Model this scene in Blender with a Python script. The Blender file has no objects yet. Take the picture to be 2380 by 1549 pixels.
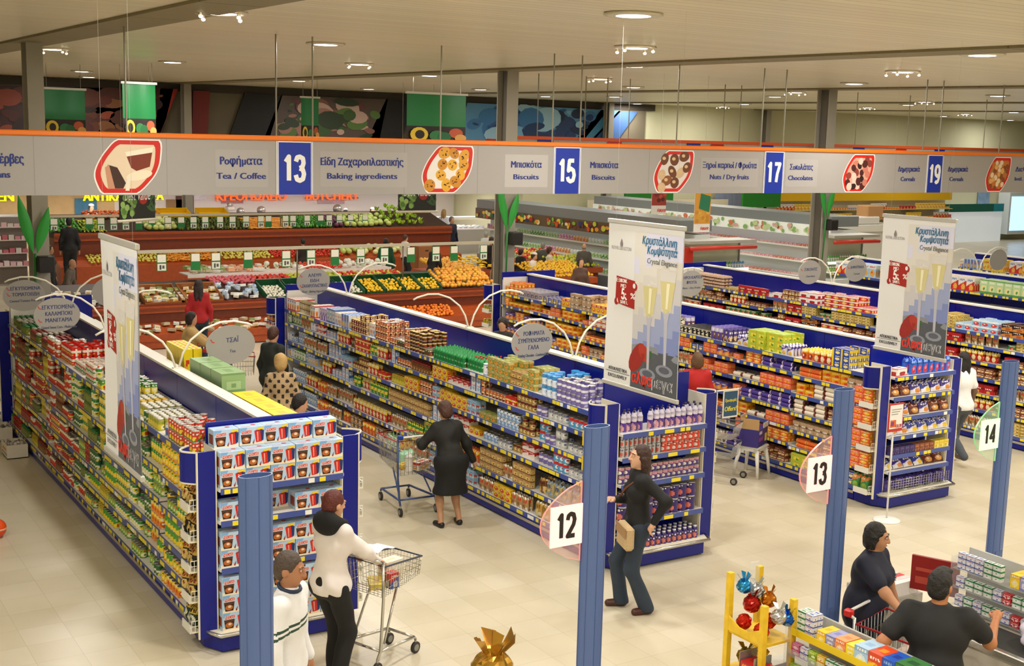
import bpy, math, random
import numpy as np
from mathutils import Vector, Matrix
R = random.Random(7)
SC = bpy.context.scene
COL = SC.collection
PI = math.pi
# ---------------------------------------------------------------- camera, world, exposure, lights
CAMZ, FPX, YAW, PITCH, ROLL = 4.65, 2860.0, math.radians(32.4), math.radians(-8.95), math.radians(1.41)
_f = Vector((math.sin(YAW) * math.cos(PITCH), math.cos(YAW) * math.cos(PITCH), math.sin(PITCH)))
_r = Vector((math.cos(YAW), -math.sin(YAW), 0)); _u = _r.cross(_f)
CR = _r * math.cos(ROLL) + _u * math.sin(ROLL); CU = -_r * math.sin(ROLL) + _u * math.cos(ROLL)
cam = bpy.data.cameras.new('camera'); camo = bpy.data.objects.new('camera', cam); COL.objects.link(camo)
cam.sensor_fit = 'HORIZONTAL'; cam.sensor_width = 36; cam.lens = 36 * FPX / 2380; cam.clip_start = .05; cam.clip_end = 200
mw = Matrix.Identity(4)
for i in range(3):
    mw[i][0], mw[i][1], mw[i][2] = CR[i], CU[i], -_f[i]
mw[2][3] = CAMZ
camo.matrix_world = mw
SC.camera = camo
EYE = Vector((0, 0, CAMZ))

def ray(px, py): return CR * (px - 1190) - CU * (py - 774.5) + _f * FPX
def onz(px, py, z=0.0):
    d = ray(px, py); return EYE + d * ((z - CAMZ) / d.z)
def onx(px, py, x):
    d = ray(px, py); return EYE + d * (x / d.x)
def ony(px, py, y):
    d = ray(px, py); return EYE + d * (y / d.y)

w = bpy.data.worlds.new('world'); SC.world = w; w.use_nodes = True
w.node_tree.nodes['Background'].inputs[0].default_value = (1, .95, .85, 1)
w.node_tree.nodes['Background'].inputs[1].default_value = .05
SC.view_settings.view_transform = 'Standard'; SC.view_settings.look = 'None'
SC.view_settings.exposure = 0.0; SC.view_settings.gamma = 1.0
SC.view_settings.use_curve_mapping = False
SC.cycles.max_bounces = 6; SC.cycles.diffuse_bounces = 4; SC.cycles.glossy_bounces = 2; SC.cycles.transmission_bounces = 4; SC.cycles.transparent_max_bounces = 6
SC.cycles.caustics_reflective = False; SC.cycles.caustics_refractive = False
SC.cycles.sample_clamp_indirect = 4.0
CEIL = 5.95
def cz(y): return 5.95 + .0117 * (y - 15.8)       # the ceiling rises gently to the back
def onceil(px, py):
    d = ray(px, py); t = (cz(0) - .03 - CAMZ) / (d.z - .0117 * d.y); return EYE + d * t
# round lamps in the ceiling: (pixel x, pixel y, kind) back-projected onto the ceiling; kind 1 has a metal frame with studs
LAMPS = [(1472, 38, 0), (513, 33, 1), (757, 105, 0), (1476, 113, 1), (401, 146, 0), (1471, 156, 0), (2283, 130, 0), (998, 177, 0), (2098, 169, 1), (835, 151, 1), (123, 116, 1),
         (190, 167, 0), (206, 180, 0), (695, 189, 0), (857, 208, 0), (1117, 209, 0), (1394, 185, 1), (1268, 225, 0), (1472, 204, 0), (1428, 226, 0), (1481, 242, 0), (1985, 196, 0), (1801, 226, 0),
         (1848, 216, 1), (1730, 243, 0), (1722, 256, 0), (1680, 249, 1), (2111, 245, 0), (2149, 238, 1), (2319, 224, 0), (2016, 251, 1), (2115, 275, 0), (2193, 271, 0), (2243, 266, 1), (2356, 262, 0), (2348, 280, 0)]
LPOS = []
for px, py, k in LAMPS:
    p = onceil(px, py)
    if p.y < 41.2 and p.x < 60: LPOS.append((p.x, p.y, k))
for gx in (-4.5, 0, 4.5, 9.5, 14, 18.5, 23, 28):      # the rows of the same lamps over the checkouts, out of the picture
    for gy in (-1.5, 3.5, 8.5):
        q = Vector((gx, gy, CEIL)) - EYE
        dpt = q.dot(_f)
        if dpt > 0 and abs(q.dot(CR) / dpt) < .43 and abs(q.dot(CU) / dpt) < .29: continue
        LPOS.append((gx, gy, 0))
LAMP_W = 105.0
for i, (x, y, k) in enumerate(LPOS):
    l = bpy.data.lights.new('ceiling_lamp', 'AREA'); l.shape = 'DISK'; l.size = .46; l.energy = LAMP_W; l.color = (1, .965, .895)
    o = bpy.data.objects.new('ceiling_lamp', l); COL.objects.link(o); o.location = (x, y, cz(y) - .075)

# ---------------------------------------------------------------- materials
def lin(c):
    if isinstance(c, str):
        c = c.lstrip('#'); c = [int(c[i:i + 2], 16) / 255 for i in (0, 2, 4)]
    return tuple(x / 12.92 if x <= .04045 else ((x + .055) / 1.055) ** 2.4 for x in c)
_MC = {}
def M(c, rough=.5, metal=0.0, emit=0.0, alpha=1.0, spec=.5, trans=0.0, bump=0.0, bscale=60.0, var=0.0):
    """cached principled material: sRGB hex colour, with optional noise in colour (var) and bump"""
    key = (c, rough, metal, emit, alpha, spec, trans, bump, bscale, var)
    if key in _MC: return _MC[key]
    m = bpy.data.materials.new('mat_' + c.strip('#')); m.use_nodes = True
    nt = m.node_tree; b = nt.nodes['Principled BSDF']
    col = lin(c)
    b.inputs['Base Color'].default_value = (*col, 1); b.inputs['Roughness'].default_value = rough
    b.inputs['Metallic'].default_value = metal; b.inputs['Specular IOR Level'].default_value = spec
    b.inputs['Alpha'].default_value = alpha; b.inputs['Transmission Weight'].default_value = trans
    if emit: b.inputs['Emission Color'].default_value = (*col, 1); b.inputs['Emission Strength'].default_value = emit
    if var or bump:
        tc = nt.nodes.new('ShaderNodeTexCoord'); n = nt.nodes.new('ShaderNodeTexNoise'); n.inputs['Scale'].default_value = bscale; n.inputs['Detail'].default_value = 3
        nt.links.new(tc.outputs['Object'], n.inputs['Vector'])
        if var:
            mx = nt.nodes.new('ShaderNodeMix'); mx.data_type = 'RGBA'
            mx.inputs[6].default_value = (*[x * (1 - var) for x in col], 1); mx.inputs[7].default_value = (*[min(1, x * (1 + var)) for x in col], 1)
            nt.links.new(n.outputs[0], mx.inputs[0]); nt.links.new(mx.outputs[2], b.inputs['Base Color'])
        if bump:
            bp = nt.nodes.new('ShaderNodeBump'); bp.inputs['Strength'].default_value = bump; bp.inputs['Distance'].default_value = .01
            nt.links.new(n.outputs[0], bp.inputs['Height']); nt.links.new(bp.outputs[0], b.inputs['Normal'])
    _MC[key] = m
    return m
def glass(c='eef2f0', alpha=.25, rough=.05): return M(c, rough, 0, 0, alpha)

# ---------------------------------------------------------------- mesh building
class MB:
    def __init__(s): s.v = []; s.f = []; s.m = []; s.s = []; s.mats = []; s.M = Matrix.Identity(4)
    def mi(s, mat):
        if mat not in s.mats: s.mats.append(mat)
        return s.mats.index(mat)
    def at(s, loc=(0, 0, 0), rz=0.0, rx=0.0, ry=0.0, sc=1.0):
        s.M = Matrix.Translation(loc) @ Matrix.Rotation(rz, 4, 'Z') @ Matrix.Rotation(ry, 4, 'Y') @ Matrix.Rotation(rx, 4, 'X') @ Matrix.Scale(sc, 4); return s
    def add(s, vs, fs, mat, smooth=False):
        b = len(s.v); MM = s.M
        s.v.extend([tuple(MM @ Vector(p)) for p in vs])
        if isinstance(mat, list):
            ids = [s.mi(q) for q in mat]
        else:
            ids = [s.mi(mat)] * len(fs)
        for f, i in zip(fs, ids):
            s.f.append(tuple(b + j for j in f)); s.m.append(i); s.s.append(smooth)
        return s
    def box(s, x0, x1, y0, y1, z0, z1, mat, ch=0.0):
        if ch <= 0:
            v = [(x0, y0, z0), (x1, y0, z0), (x1, y1, z0), (x0, y1, z0), (x0, y0, z1), (x1, y0, z1), (x1, y1, z1), (x0, y1, z1)]
            return s.add(v, [(0, 3, 2, 1), (4, 5, 6, 7), (0, 1, 5, 4), (1, 2, 6, 5), (2, 3, 7, 6), (3, 0, 4, 7)], mat)
        pl = lambda k: [(x0 + k, y0), (x1 - k, y0), (x1, y0 + k), (x1, y1 - k), (x1 - k, y1), (x0 + k, y1), (x0, y1 - k), (x0, y0 + k)]
        a = pl(ch); i_ = [(min(max(x, x0 + ch), x1 - ch), min(max(y, y0 + ch), y1 - ch)) for x, y in a]
        v = [(x, y, z0) for x, y in i_] + [(x, y, z0 + ch) for x, y in a] + [(x, y, z1 - ch) for x, y in a] + [(x, y, z1) for x, y in i_]
        f = [tuple(range(7, -1, -1)), tuple(range(24, 32))]
        for k in range(3):
            for j in range(8):
                f.append((k * 8 + j, k * 8 + (j + 1) % 8, k * 8 + 8 + (j + 1) % 8, k * 8 + 8 + j))
        return s.add(v, f, mat)
    def quad(s, pts, mat): return s.add(pts, [tuple(range(len(pts)))], mat)
    def lathe(s, prof, n, mat, c=(0, 0, 0), sx=1.0, sy=1.0, smooth=True, a0=0.0, a1=2 * PI):
        """prof: [(r, z)]; mat: one or a list per profile segment"""
        full = abs(a1 - a0 - 2 * PI) < 1e-6; k = n if full else n + 1
        v = []; f = []; ml = []
        for r, z in prof:
            for j in range(k):
                a = a0 + (a1 - a0) * j / n
                v.append((c[0] + r * sx * math.cos(a), c[1] + r * sy * math.sin(a), c[2] + z))
        for i in range(len(prof) - 1):
            for j in range(n):
                j2 = (j + 1) % k
                f.append((i * k + j, i * k + j2, (i + 1) * k + j2, (i + 1) * k + j)); ml.append(mat[i] if isinstance(mat, list) else mat)
        if full:
            if prof[0][0] > 1e-5: f.append(tuple(range(k - 1, -1, -1))); ml.append(mat[0] if isinstance(mat, list) else mat)
            if prof[-1][0] > 1e-5: f.append(tuple((len(prof) - 1) * k + j for j in range(k))); ml.append(mat[-1] if isinstance(mat, list) else mat)
        return s.add(v, f, ml, smooth)
    def cyl(s, p0, p1, r, mat, n=10, r1=None, caps=True):
        p0 = Vector(p0); p1 = Vector(p1); d = p1 - p0
        if d.length < 1e-6: return s
        q = d.to_track_quat('Z', 'Y').to_matrix(); r1 = r if r1 is None else r1
        v = []
        for p, rr in ((p0, r), (p1, r1)):
            for j in range(n):
                a = 2 * PI * j / n; v.append(tuple(p + q @ Vector((rr * math.cos(a), rr * math.sin(a), 0))))
        f = [(j, (j + 1) % n, n + (j + 1) % n, n + j) for j in range(n)]
        if caps: f += [tuple(range(n - 1, -1, -1)), tuple(range(n, 2 * n))]
        return s.add(v, f, mat, n > 6)
    def tube(s, pts, r, mat, n=6, closed=False):
        pts = [Vector(p) for p in pts]; k = len(pts); v = []
        up = Vector((0, 0, 1)); pn = None
        for i, p in enumerate(pts):
            a = pts[i - 1] if (i or closed) else p; b = pts[(i + 1) % k] if (i < k - 1 or closed) else p
            t = (b - a).normalized()
            if pn is None:
                pn = t.cross(up if abs(t.z) < .9 else Vector((1, 0, 0))).normalized()
            else:
                pn = (pn - t * pn.dot(t)).normalized()
            bn = t.cross(pn); rr = r[i] if isinstance(r, (list, tuple)) else r
            for j in range(n):
                g = 2 * PI * j / n; v.append(tuple(p + (pn * math.cos(g) + bn * math.sin(g)) * rr))
        f = []
        for i in range(k if closed else k - 1):
            i2 = (i + 1) % k
            for j in range(n): f.append((i * n + j, i * n + (j + 1) % n, i2 * n + (j + 1) % n, i2 * n + j))
        if not closed: f += [tuple(range(n - 1, -1, -1)), tuple((k - 1) * n + j for j in range(n))]
        return s.add(v, f, mat, True)
    def prism(s, poly, d0, d1, mat, ax='z', side=None):
        """poly: 2-D outline; extruded d0..d1 along ax. ax='y': poly is (x, z); ax='x': poly is (y, z)"""
        mp = {'z': lambda p, d: (p[0], p[1], d), 'y': lambda p, d: (p[0], d, p[1]), 'x': lambda p, d: (d, p[0], p[1])}[ax]
        n = len(poly)
        v = [mp(p, d0) for p in poly] + [mp(p, d1) for p in poly]
        f = [tuple(range(n - 1, -1, -1)), tuple(range(n, 2 * n))] + [(j, (j + 1) % n, n + (j + 1) % n, n + j) for j in range(n)]
        if ax == 'y': f = [t[::-1] for t in f]
        ml = [mat, mat] + [side or mat] * n
        return s.add(v, f, ml)
    def grid(s, fn, nu, nv, mat, smooth=True, cu=False, flip=False):
        """fn(u, v) -> point; mat: material or mat(u, v)"""
        ku = nu if cu else nu + 1
        v = [fn(i / nu, j / nv) for j in range(nv + 1) for i in range(ku)]
        f = []; ml = []
        for j in range(nv):
            for i in range(nu):
                i2 = (i + 1) % ku; q = (j * ku + i, j * ku + i2, (j + 1) * ku + i2, (j + 1) * ku + i)
                f.append(q[::-1] if flip else q); ml.append(mat((i + .5) / nu, (j + .5) / nv) if callable(mat) else mat)
        return s.add(v, f, ml, smooth)
    def ell(s, c, rx, ry, rz, mat, nu=10, nv=6):
        return s.grid(lambda u, v: (c[0] + rx * math.cos(2 * PI * u) * math.sin(PI * (.001 + v * .998)), c[1] + ry * math.sin(2 * PI * u) * math.sin(PI * (.001 + v * .998)), c[2] - rz * math.cos(PI * v)), nu, nv, mat, True, True)
    def mesh(s, name):
        me = bpy.data.meshes.new(name)
        me.from_pydata(s.v, [], s.f)
        for m in s.mats: me.materials.append(m)
        me.polygons.foreach_set('material_index', s.m); me.polygons.foreach_set('use_smooth', s.s)
        me.update()
        return me
    def obj(s, name, parent=None, loc=None, rz=0.0, **kw):
        return mk(name, s.mesh(name), parent, loc, rz, **kw)

def mk(name, data, parent=None, loc=None, rz=0.0, label=None, cat=None, group=None, kind=None):
    o = bpy.data.objects.new(name, data); COL.objects.link(o)
    if parent is not None: o.parent = parent
    if loc is not None: o.location = loc
    if rz: o.rotation_euler[2] = rz
    if label: o['label'] = label
    if cat: o['category'] = cat
    if group: o['group'] = group
    if kind: o['kind'] = kind
    return o
def thing(name, label, cat, loc=(0, 0, 0), rz=0.0, group=None): return mk(name, None, None, loc, rz, label, cat, group)
def copy_tree(o, parent=None):
    c = o.copy(); COL.objects.link(c)
    if parent is not None: c.parent = parent
    for ch in list(o.children): copy_tree(ch, c)
    return c

# lettering: flat glyph meshes from the built-in font (Greek capitals that equal Latin ones use the Latin glyph), digits as strokes
_SUB = str.maketrans('ΑΒΕΖΗΙΚΜΝΟΡΤΥΧκπο', 'ABEZHIKMNOPTYXкпo')
_TC = {}
def _glyphs(txt, size, italic=0.0):
    key = (txt, round(size, 4), italic)
    if key not in _TC:
        cu = bpy.data.curves.new('tmp', 'FONT'); cu.body = txt.translate(_SUB); cu.size = size; cu.resolution_u = 2; cu.shear = italic; cu.align_x = 'CENTER'
        o = bpy.data.objects.new('tmp', cu); COL.objects.link(o)
        dg = bpy.context.evaluated_depsgraph_get(); dg.update()
        me = bpy.data.meshes.new_from_object(o.evaluated_get(dg))
        _TC[key] = ([tuple(v.co) for v in me.vertices], [tuple(p.vertices) for p in me.polygons])
        bpy.data.objects.remove(o); bpy.data.curves.remove(cu); bpy.data.meshes.remove(me)
    return _TC[key]
def text(mb, txt, size, mat, pos=(0, 0, 0), bold=0.0, italic=0.0, fit=None, align='c', plane='xz', sx=1.0):
    """write txt centred at pos on the local x-z plane (facing -y); fit = wanted width"""
    vs, fs = _glyphs(txt, size, italic)
    if not vs: return
    xs = [v[0] for v in vs]; wd = max(xs) - min(xs); cx = (max(xs) + min(xs)) / 2
    k = sx if fit is None else fit / max(wd, 1e-6)
    off = cx if align == 'c' else (min(xs) if align == 'l' else max(xs))
    for i, d in enumerate([0] if not bold else [-bold, 0, bold]):
        P = [(pos[0] + (v[0] - off) * k + d, pos[1] - i * .0003, pos[2] + v[1]) for v in vs]
        mb.add(P, fs, mat)
_DIG = {'1': [[(.25, .78), (.55, 1), (.55, 0)]], '2': [[(.08, .74), (.16, .93), (.4, 1), (.7, .95), (.82, .74), (.72, .52), (.1, .04), (.88, .04)]],
        '3': [[(.08, .8), (.2, .97), (.45, 1), (.74, .93), (.8, .74), (.68, .57), (.42, .52)], [(.42, .52), (.72, .47), (.84, .28), (.74, .07), (.45, 0), (.18, .05), (.06, .24)]],
        '4': [[(.7, 0), (.7, 1), (.06, .3), (.95, .3)]], '5': [[(.8, 1), (.22, 1), (.13, .52), (.42, .62), (.74, .53), (.85, .3), (.72, .06), (.4, 0), (.12, .08), (.04, .22)]],
        '7': [[(.06, .98), (.86, .98), (.5, .45), (.38, 0)]], '9': [[(.86, .68), (.74, .45), (.45, .38), (.17, .48), (.08, .7), (.18, .93), (.46, 1), (.76, .93), (.86, .68), (.8, .3), (.62, .06), (.36, 0), (.14, .1)]],
        '8': [[(.45, .53), (.16, .64), (.12, .84), (.45, 1), (.78, .84), (.74, .64), (.45, .53), (.1, .4), (.08, .14), (.45, 0), (.82, .14), (.8, .4), (.45, .53)]],
        '0': [[(.45, 1), (.12, .85), (.06, .5), (.12, .15), (.45, 0), (.78, .15), (.84, .5), (.78, .85), (.45, 1)]], '6': [[(.78, .9), (.45, 1), (.15, .8), (.07, .4), (.15, .1), (.45, 0), (.78, .12), (.82, .38), (.6, .56), (.3, .54), (.1, .36)]]}
def stroke(mb, pts, wd, mat, y):
    for i in range(len(pts) - 1):
        a, b = Vector(pts[i]), Vector(pts[i + 1]); t = (b - a).normalized() if (b - a).length else Vector((1, 0)); nn = Vector((-t.y, t.x)) * wd / 2
        mb.add([(q.x, y - .0001 * (i % 3), q.y) for q in (a - nn, b - nn, b + nn, a + nn)], [(0, 1, 2, 3)], mat)
        if i: mb.add([(a.x + wd / 2 * math.cos(k * PI / 5), y - .0004 - .0001 * (i % 3), a.y + wd / 2 * math.sin(k * PI / 5)) for k in range(10)], [tuple(range(10))], mat)
def digits(mb, txt, h, mat, pos, wk=.62, th=.19):
    wd = h * wk; x = pos[0] - wd * len(txt) * .54
    for ch in txt:
        for st in _DIG[ch]: stroke(mb, [(x + p[0] * wd * .96, pos[2] + p[1] * h) for p in st], h * th, mat, pos[1])
        x += wd * 1.08
def ellipse(a, b, n=24, cx=0.0, cz=0.0, rot=0.0):
    return [(cx + a * math.cos(t) * math.cos(rot) - b * math.sin(t) * math.sin(rot), cz + a * math.cos(t) * math.sin(rot) + b * math.sin(t) * math.cos(rot)) for t in [2 * PI * i / n for i in range(n)]]
def flat(mb, poly, y, mat): mb.add([(p[0], y, p[1]) for p in poly], [tuple(range(len(poly)))], mat)
ORD = 'first second third fourth fifth sixth seventh eighth ninth tenth eleventh twelfth thirteenth fourteenth fifteenth sixteenth seventeenth eighteenth nineteenth'.split()
_T1 = 'twent thirt fort fift sixt sevent eight ninet'.split()
def ordinal(n):
    if n > 109: return 'hundred-and-' + ordinal(n - 100)
    if n > 99: return 'hundredth' if n == 100 else 'hundred-and-' + ordinal(n - 100)
    if n < 20: return ORD[n - 1]
    return _T1[n // 10 - 2] + ('ieth' if n % 10 == 0 else 'y-' + ORD[n % 10 - 1])
# ---------------------------------------------------------------- the hall
XL, XR, YF, YB, YR = -9.0, 64.0, -5.0, 42.0, 47.5
def st(name, mb): return mb.obj(name, kind='structure')
def node_mat(name, build):
    m = bpy.data.materials.new(name); m.use_nodes = True; nt = m.node_tree; build(nt, nt.nodes['Principled BSDF'], nt.nodes.new, nt.links.new); return m
def _floor(nt, b, N, L):
    tc = N('ShaderNodeTexCoord'); mp = N('ShaderNodeMapping'); mp.inputs['Location'].default_value = (.02, .1, 0)
    br = N('ShaderNodeTexBrick'); br.offset = 0; br.inputs['Scale'].default_value = 1; br.inputs['Brick Width'].default_value = .405; br.inputs['Row Height'].default_value = .42
    br.inputs['Mortar Size'].default_value = .0022; br.inputs['Mortar Smooth'].default_value = .2; br.inputs['Bias'].default_value = 0
    br.inputs['Color1'].default_value = (*lin('dcd2bc'), 1); br.inputs['Color2'].default_value = (*lin('d3c8ae'), 1); br.inputs['Mortar'].default_value = (*lin('bcb096'), 1)
    n = N('ShaderNodeTexNoise'); n.inputs['Scale'].default_value = .9; n.inputs['Detail'].default_value = 5
    r = N('ShaderNodeValToRGB'); r.color_ramp.elements[0].position = .3; r.color_ramp.elements[0].color = (.86, .85, .82, 1); r.color_ramp.elements[1].position = .7; r.color_ramp.elements[1].color = (1, 1, 1, 1)
    mx = N('ShaderNodeMix'); mx.data_type = 'RGBA'; mx.blend_type = 'MULTIPLY'; mx.inputs[0].default_value = 1
    L(tc.outputs['Object'], mp.inputs[0]); L(mp.outputs[0], br.inputs['Vector']); L(tc.outputs['Object'], n.inputs['Vector']); L(n.outputs[0], r.inputs[0])
    L(br.outputs['Color'], mx.inputs[6]); L(r.outputs[0], mx.inputs[7]); L(mx.outputs[2], b.inputs['Base Color'])
    b.inputs['Roughness'].default_value = .28; b.inputs['Specular IOR Level'].default_value = .42
m = MB(); m.box(XL, XR, YF, YR, -.1, 0, node_mat('floor_tiles', _floor)); st('floor', m)
def _ceil(nt, b, N, L):
    tc = N('ShaderNodeTexCoord'); sp = N('ShaderNodeSeparateXYZ'); L(tc.outputs['Object'], sp.inputs[0])
    md = N('ShaderNodeMath'); md.operation = 'MULTIPLY'; md.inputs[1].default_value = 1 / .2; L(sp.outputs[1], md.inputs[0])
    fr = N('ShaderNodeMath'); fr.operation = 'FRACT'; L(md.outputs[0], fr.inputs[0])
    r = N('ShaderNodeValToRGB'); e = r.color_ramp.elements; e[0].position = 0; e[0].color = (*lin('b4a88e'), 1); e[1].position = .1; e[1].color = (*lin('e0d6bc'), 1)
    k = e.new(.93); k.color = (*lin('e0d6bc'), 1); k = e.new(1.0); k.color = (*lin('b4a88e'), 1)
    L(fr.outputs[0], r.inputs[0])
    fl = N('ShaderNodeMath'); fl.operation = 'FLOOR'; L(md.outputs[0], fl.inputs[0])
    wn = N('ShaderNodeTexWhiteNoise'); wn.noise_dimensions = '1D'; L(fl.outputs[0], wn.inputs['W'])
    mr = N('ShaderNodeMapRange'); mr.inputs[3].default_value = .93; mr.inputs[4].default_value = 1.03; L(wn.outputs[0], mr.inputs[0])
    mx = N('ShaderNodeMix'); mx.data_type = 'RGBA'; mx.blend_type = 'MULTIPLY'; mx.inputs[0].default_value = 1; L(r.outputs[0], mx.inputs[6]); L(mr.outputs[0], mx.inputs[7]); L(mx.outputs[2], b.inputs['Base Color'])
    b.inputs['Roughness'].default_value = .33; b.inputs['Specular IOR Level'].default_value = .45
m = MB(); cm = node_mat('ceiling_strips', _ceil)
m.add([(x, y, cz(y) + d) for d in (0, .15) for x, y in ((XL, YF), (XR, YF), (XR, YB), (XL, YB))], [(0, 1, 2, 3), (7, 6, 5, 4), (0, 4, 5, 1), (1, 5, 6, 2), (2, 6, 7, 3), (3, 7, 4, 0)], cm); st('ceiling', m)
wallm = M('d2cfae', .8, var=.04, bscale=1.2)
def wall(name, *b):
    mm = MB(); mm.box(*b, wallm); st(name, mm)
wall('wall_back', 27, XR, YB, YB + .2, 0, 6.5); wall('wall_1', XL, 27, YB, YB + .2, 2.75, 6.5); wall('wall_2', XL, 27.2, YR, YR + .2, 0, 3); wall('wall_3', 27, 27.2, YB + .2, YR, 0, 3)
mm = MB(); mm.box(XL, 27, YB, YR, 2.75, 2.85, M('cfcab8', .7)); st('ceiling_1', mm); wall('wall_left', XL - .2, XL, YF, YR, 0, 6.5); wall('wall_right', XR, XR + .2, YF, YB, 0, 6.5); wall('wall_front', XL, XR, YF - .2, YF, 0, 6.5)
# flat gutters between the ceiling fields, on the column lines
gut = M('7d7252', .55, var=.06, bscale=2)
for n, gx in enumerate((4.2, 13.05, 22.0, 30.8, 39.6)):
    mm = MB()
    y = YF
    while y < YB - .01:
        q = min(y + 2.4, YB) - .02; mm.add([(a, b, cz(b) + d) for d in (-.035, .01) for a, b in ((gx - .33, y), (gx + .33, y), (gx + .33, q), (gx - .33, q))], [(3, 2, 1, 0), (4, 5, 6, 7), (0, 1, 5, 4), (1, 2, 6, 5), (2, 3, 7, 6), (3, 0, 4, 7)], gut); y += 2.4
    mm.obj('trim_%d' % (n + 1), kind='structure')
colm = M('a39d8f', .5, var=.04, bscale=3)
n = 1
for cx in (4.18, 13.12, 22.0, 30.8, 39.6):
    for cy in ((21.05,) if cx < 25 else (21.05, 41.5)) + ((41.5,) if cx in (13.12, 22.0) else ()):
        mm = MB(); mm.box(cx - .125, cx + .125, cy - .2, cy - .17, 0, cz(cy) - .03, colm); mm.box(cx - .125, cx + .125, cy + .17, cy + .2, 0, cz(cy) - .03, colm); mm.box(cx - .012, cx + .012, cy - .17, cy + .17, 0, cz(cy) - .03, M('6a655c', .5))  # web coloured darker than the flanges: shade of the open recess painted in
        st('column_%d' % n, mm); n += 1
# dark fascia above the butchery and the fresh counters
mm = MB(); mm.box(XL, 33, YB - .12, YB, 4.1, cz(YB) - .02, M('6b6250', .7, var=.1, bscale=.6)); mm.box(XL, 33.5, YB - .16, YB - .12, 5.98, cz(YB) - .02, M('40382e', .7)); st('trim_6', mm)
# ---------------------------------------------------------------- round ceiling lights (frame + diffuser), studs on the metal-framed ones
def lamp_proto(k):
    f = MB(); f.lathe([(.25, 0), (.285, -.004), (.29, -.02), (.262, -.035), (.25, -.03)], 28, M('cfc6b2' if k == 0 else 'e6e0d2', .35, .6 if k else .2))
    if k:
        for a in range(4):
            x, y = .275 * math.cos(a * PI / 2 + .4), .275 * math.sin(a * PI / 2 + .4)
            f.cyl((x, y, 0), (x, y, -.07), .018, M('fff2d8', .25, .9), 8); f.ell((x, y, -.075), .024, .024, .02, M('fff4dd', .2, 0, 3.0), 8, 5)
    d = MB(); d.lathe([(0.001, -.03), (.12, -.034), (.245, -.024), (.252, -.01)], 28, M('f4fbff' if k == 0 else 'fff3df', .4, 0, 7.0))
    return f.mesh('frame'), d.mesh('diffuser')
_lp = [lamp_proto(0), lamp_proto(1)]
_rowname = lambda v, a: ordinal(int(round(v)) + a)
for i, (x, y, k) in enumerate(sorted(LPOS, key=lambda t: t[0] ** 2 + t[1] ** 2)):
    t = thing('ceiling_light', ('metal-framed studded round light' if k else 'plain round white light') + ' recessed in the ceiling, %s nearest to the camera' % ordinal(i + 1), 'light', (x, y, cz(y)), 0, 'round lights in the ceiling')
    mk('frame', _lp[k][0], t); mk('diffuser', _lp[k][1], t)
# ---------------------------------------------------------------- shelf gondolas
BLUE = M('0a1684', .3, spec=.4); BLUE2 = M('2a3fa0', .35); WHITE = M('e9e6dc', .4); CREAM = M('e6dfc8', .45); CHROME = M('c8c6be', .2, .9); STEEL = M('b9b7b0', .3, .7)
TAGY = M('f2dc2e', .5); TAGW = M('f4f2ea', .5); RAILB = M('44559f', .35)
GBAY, GNB = 1.3, 7
# name, centre x, first bay y, spine top, shelf levels, label words
GON = [('can gondola', 4.09, 10.67, 2.03, [.17, .39, .64, .97, 1.28, 1.68], 'mug-box gondola'),
       ('bottle gondola', 8.56, 10.67, 2.05, [.20, .48, .84, 1.12, 1.42, 1.68], 'purple-bottle gondola'),
       ('biscuit gondola', 13.10, 10.95, 2.07, [.20, .46, .70, .95, 1.22, 1.48, 1.72], 'orange-box gondola'),
       ('chocolate gondola', 17.60, 10.95, 2.10, [.20, .46, .72, .98, 1.24, 1.50, 1.74], 'red-chocolate gondola'),
       ('cereal gondola', 22.10, 10.95, 2.14, [.20, .50, .84, 1.16, 1.48, 1.78], 'cereal gondola'),
       ('drinks gondola', 26.6, 10.95, 2.1, [.20, .55, .95, 1.35, 1.75], 'rearmost right gondola')]
HALF, SPN = .70, .06
def price_rail(mb, length, z, seed, dens=.75):
    """tilted ticket rail along local x (facing -y) with yellow and white tickets; the strip itself is blue on its lower half"""
    rr = random.Random(seed)
    mb.box(0, length, -.012, 0, z - .05, z + .004, RAILB)
    x = .03
    while x < length - .08:
        w_ = rr.choice((.055, .06, .065, .13))
        if rr.random() < dens: mb.box(x, x + w_, -.016, -.012, z - .046, z - .004, TAGW if rr.random() < .1 else TAGY)
        x += w_ + rr.choice((.012, .02, .05, .09))
SIDE = {}
def shelf_front(g, k): return (g[1] - HALF + .015) if k == 0 else (g[1] - HALF + .055)
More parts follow.
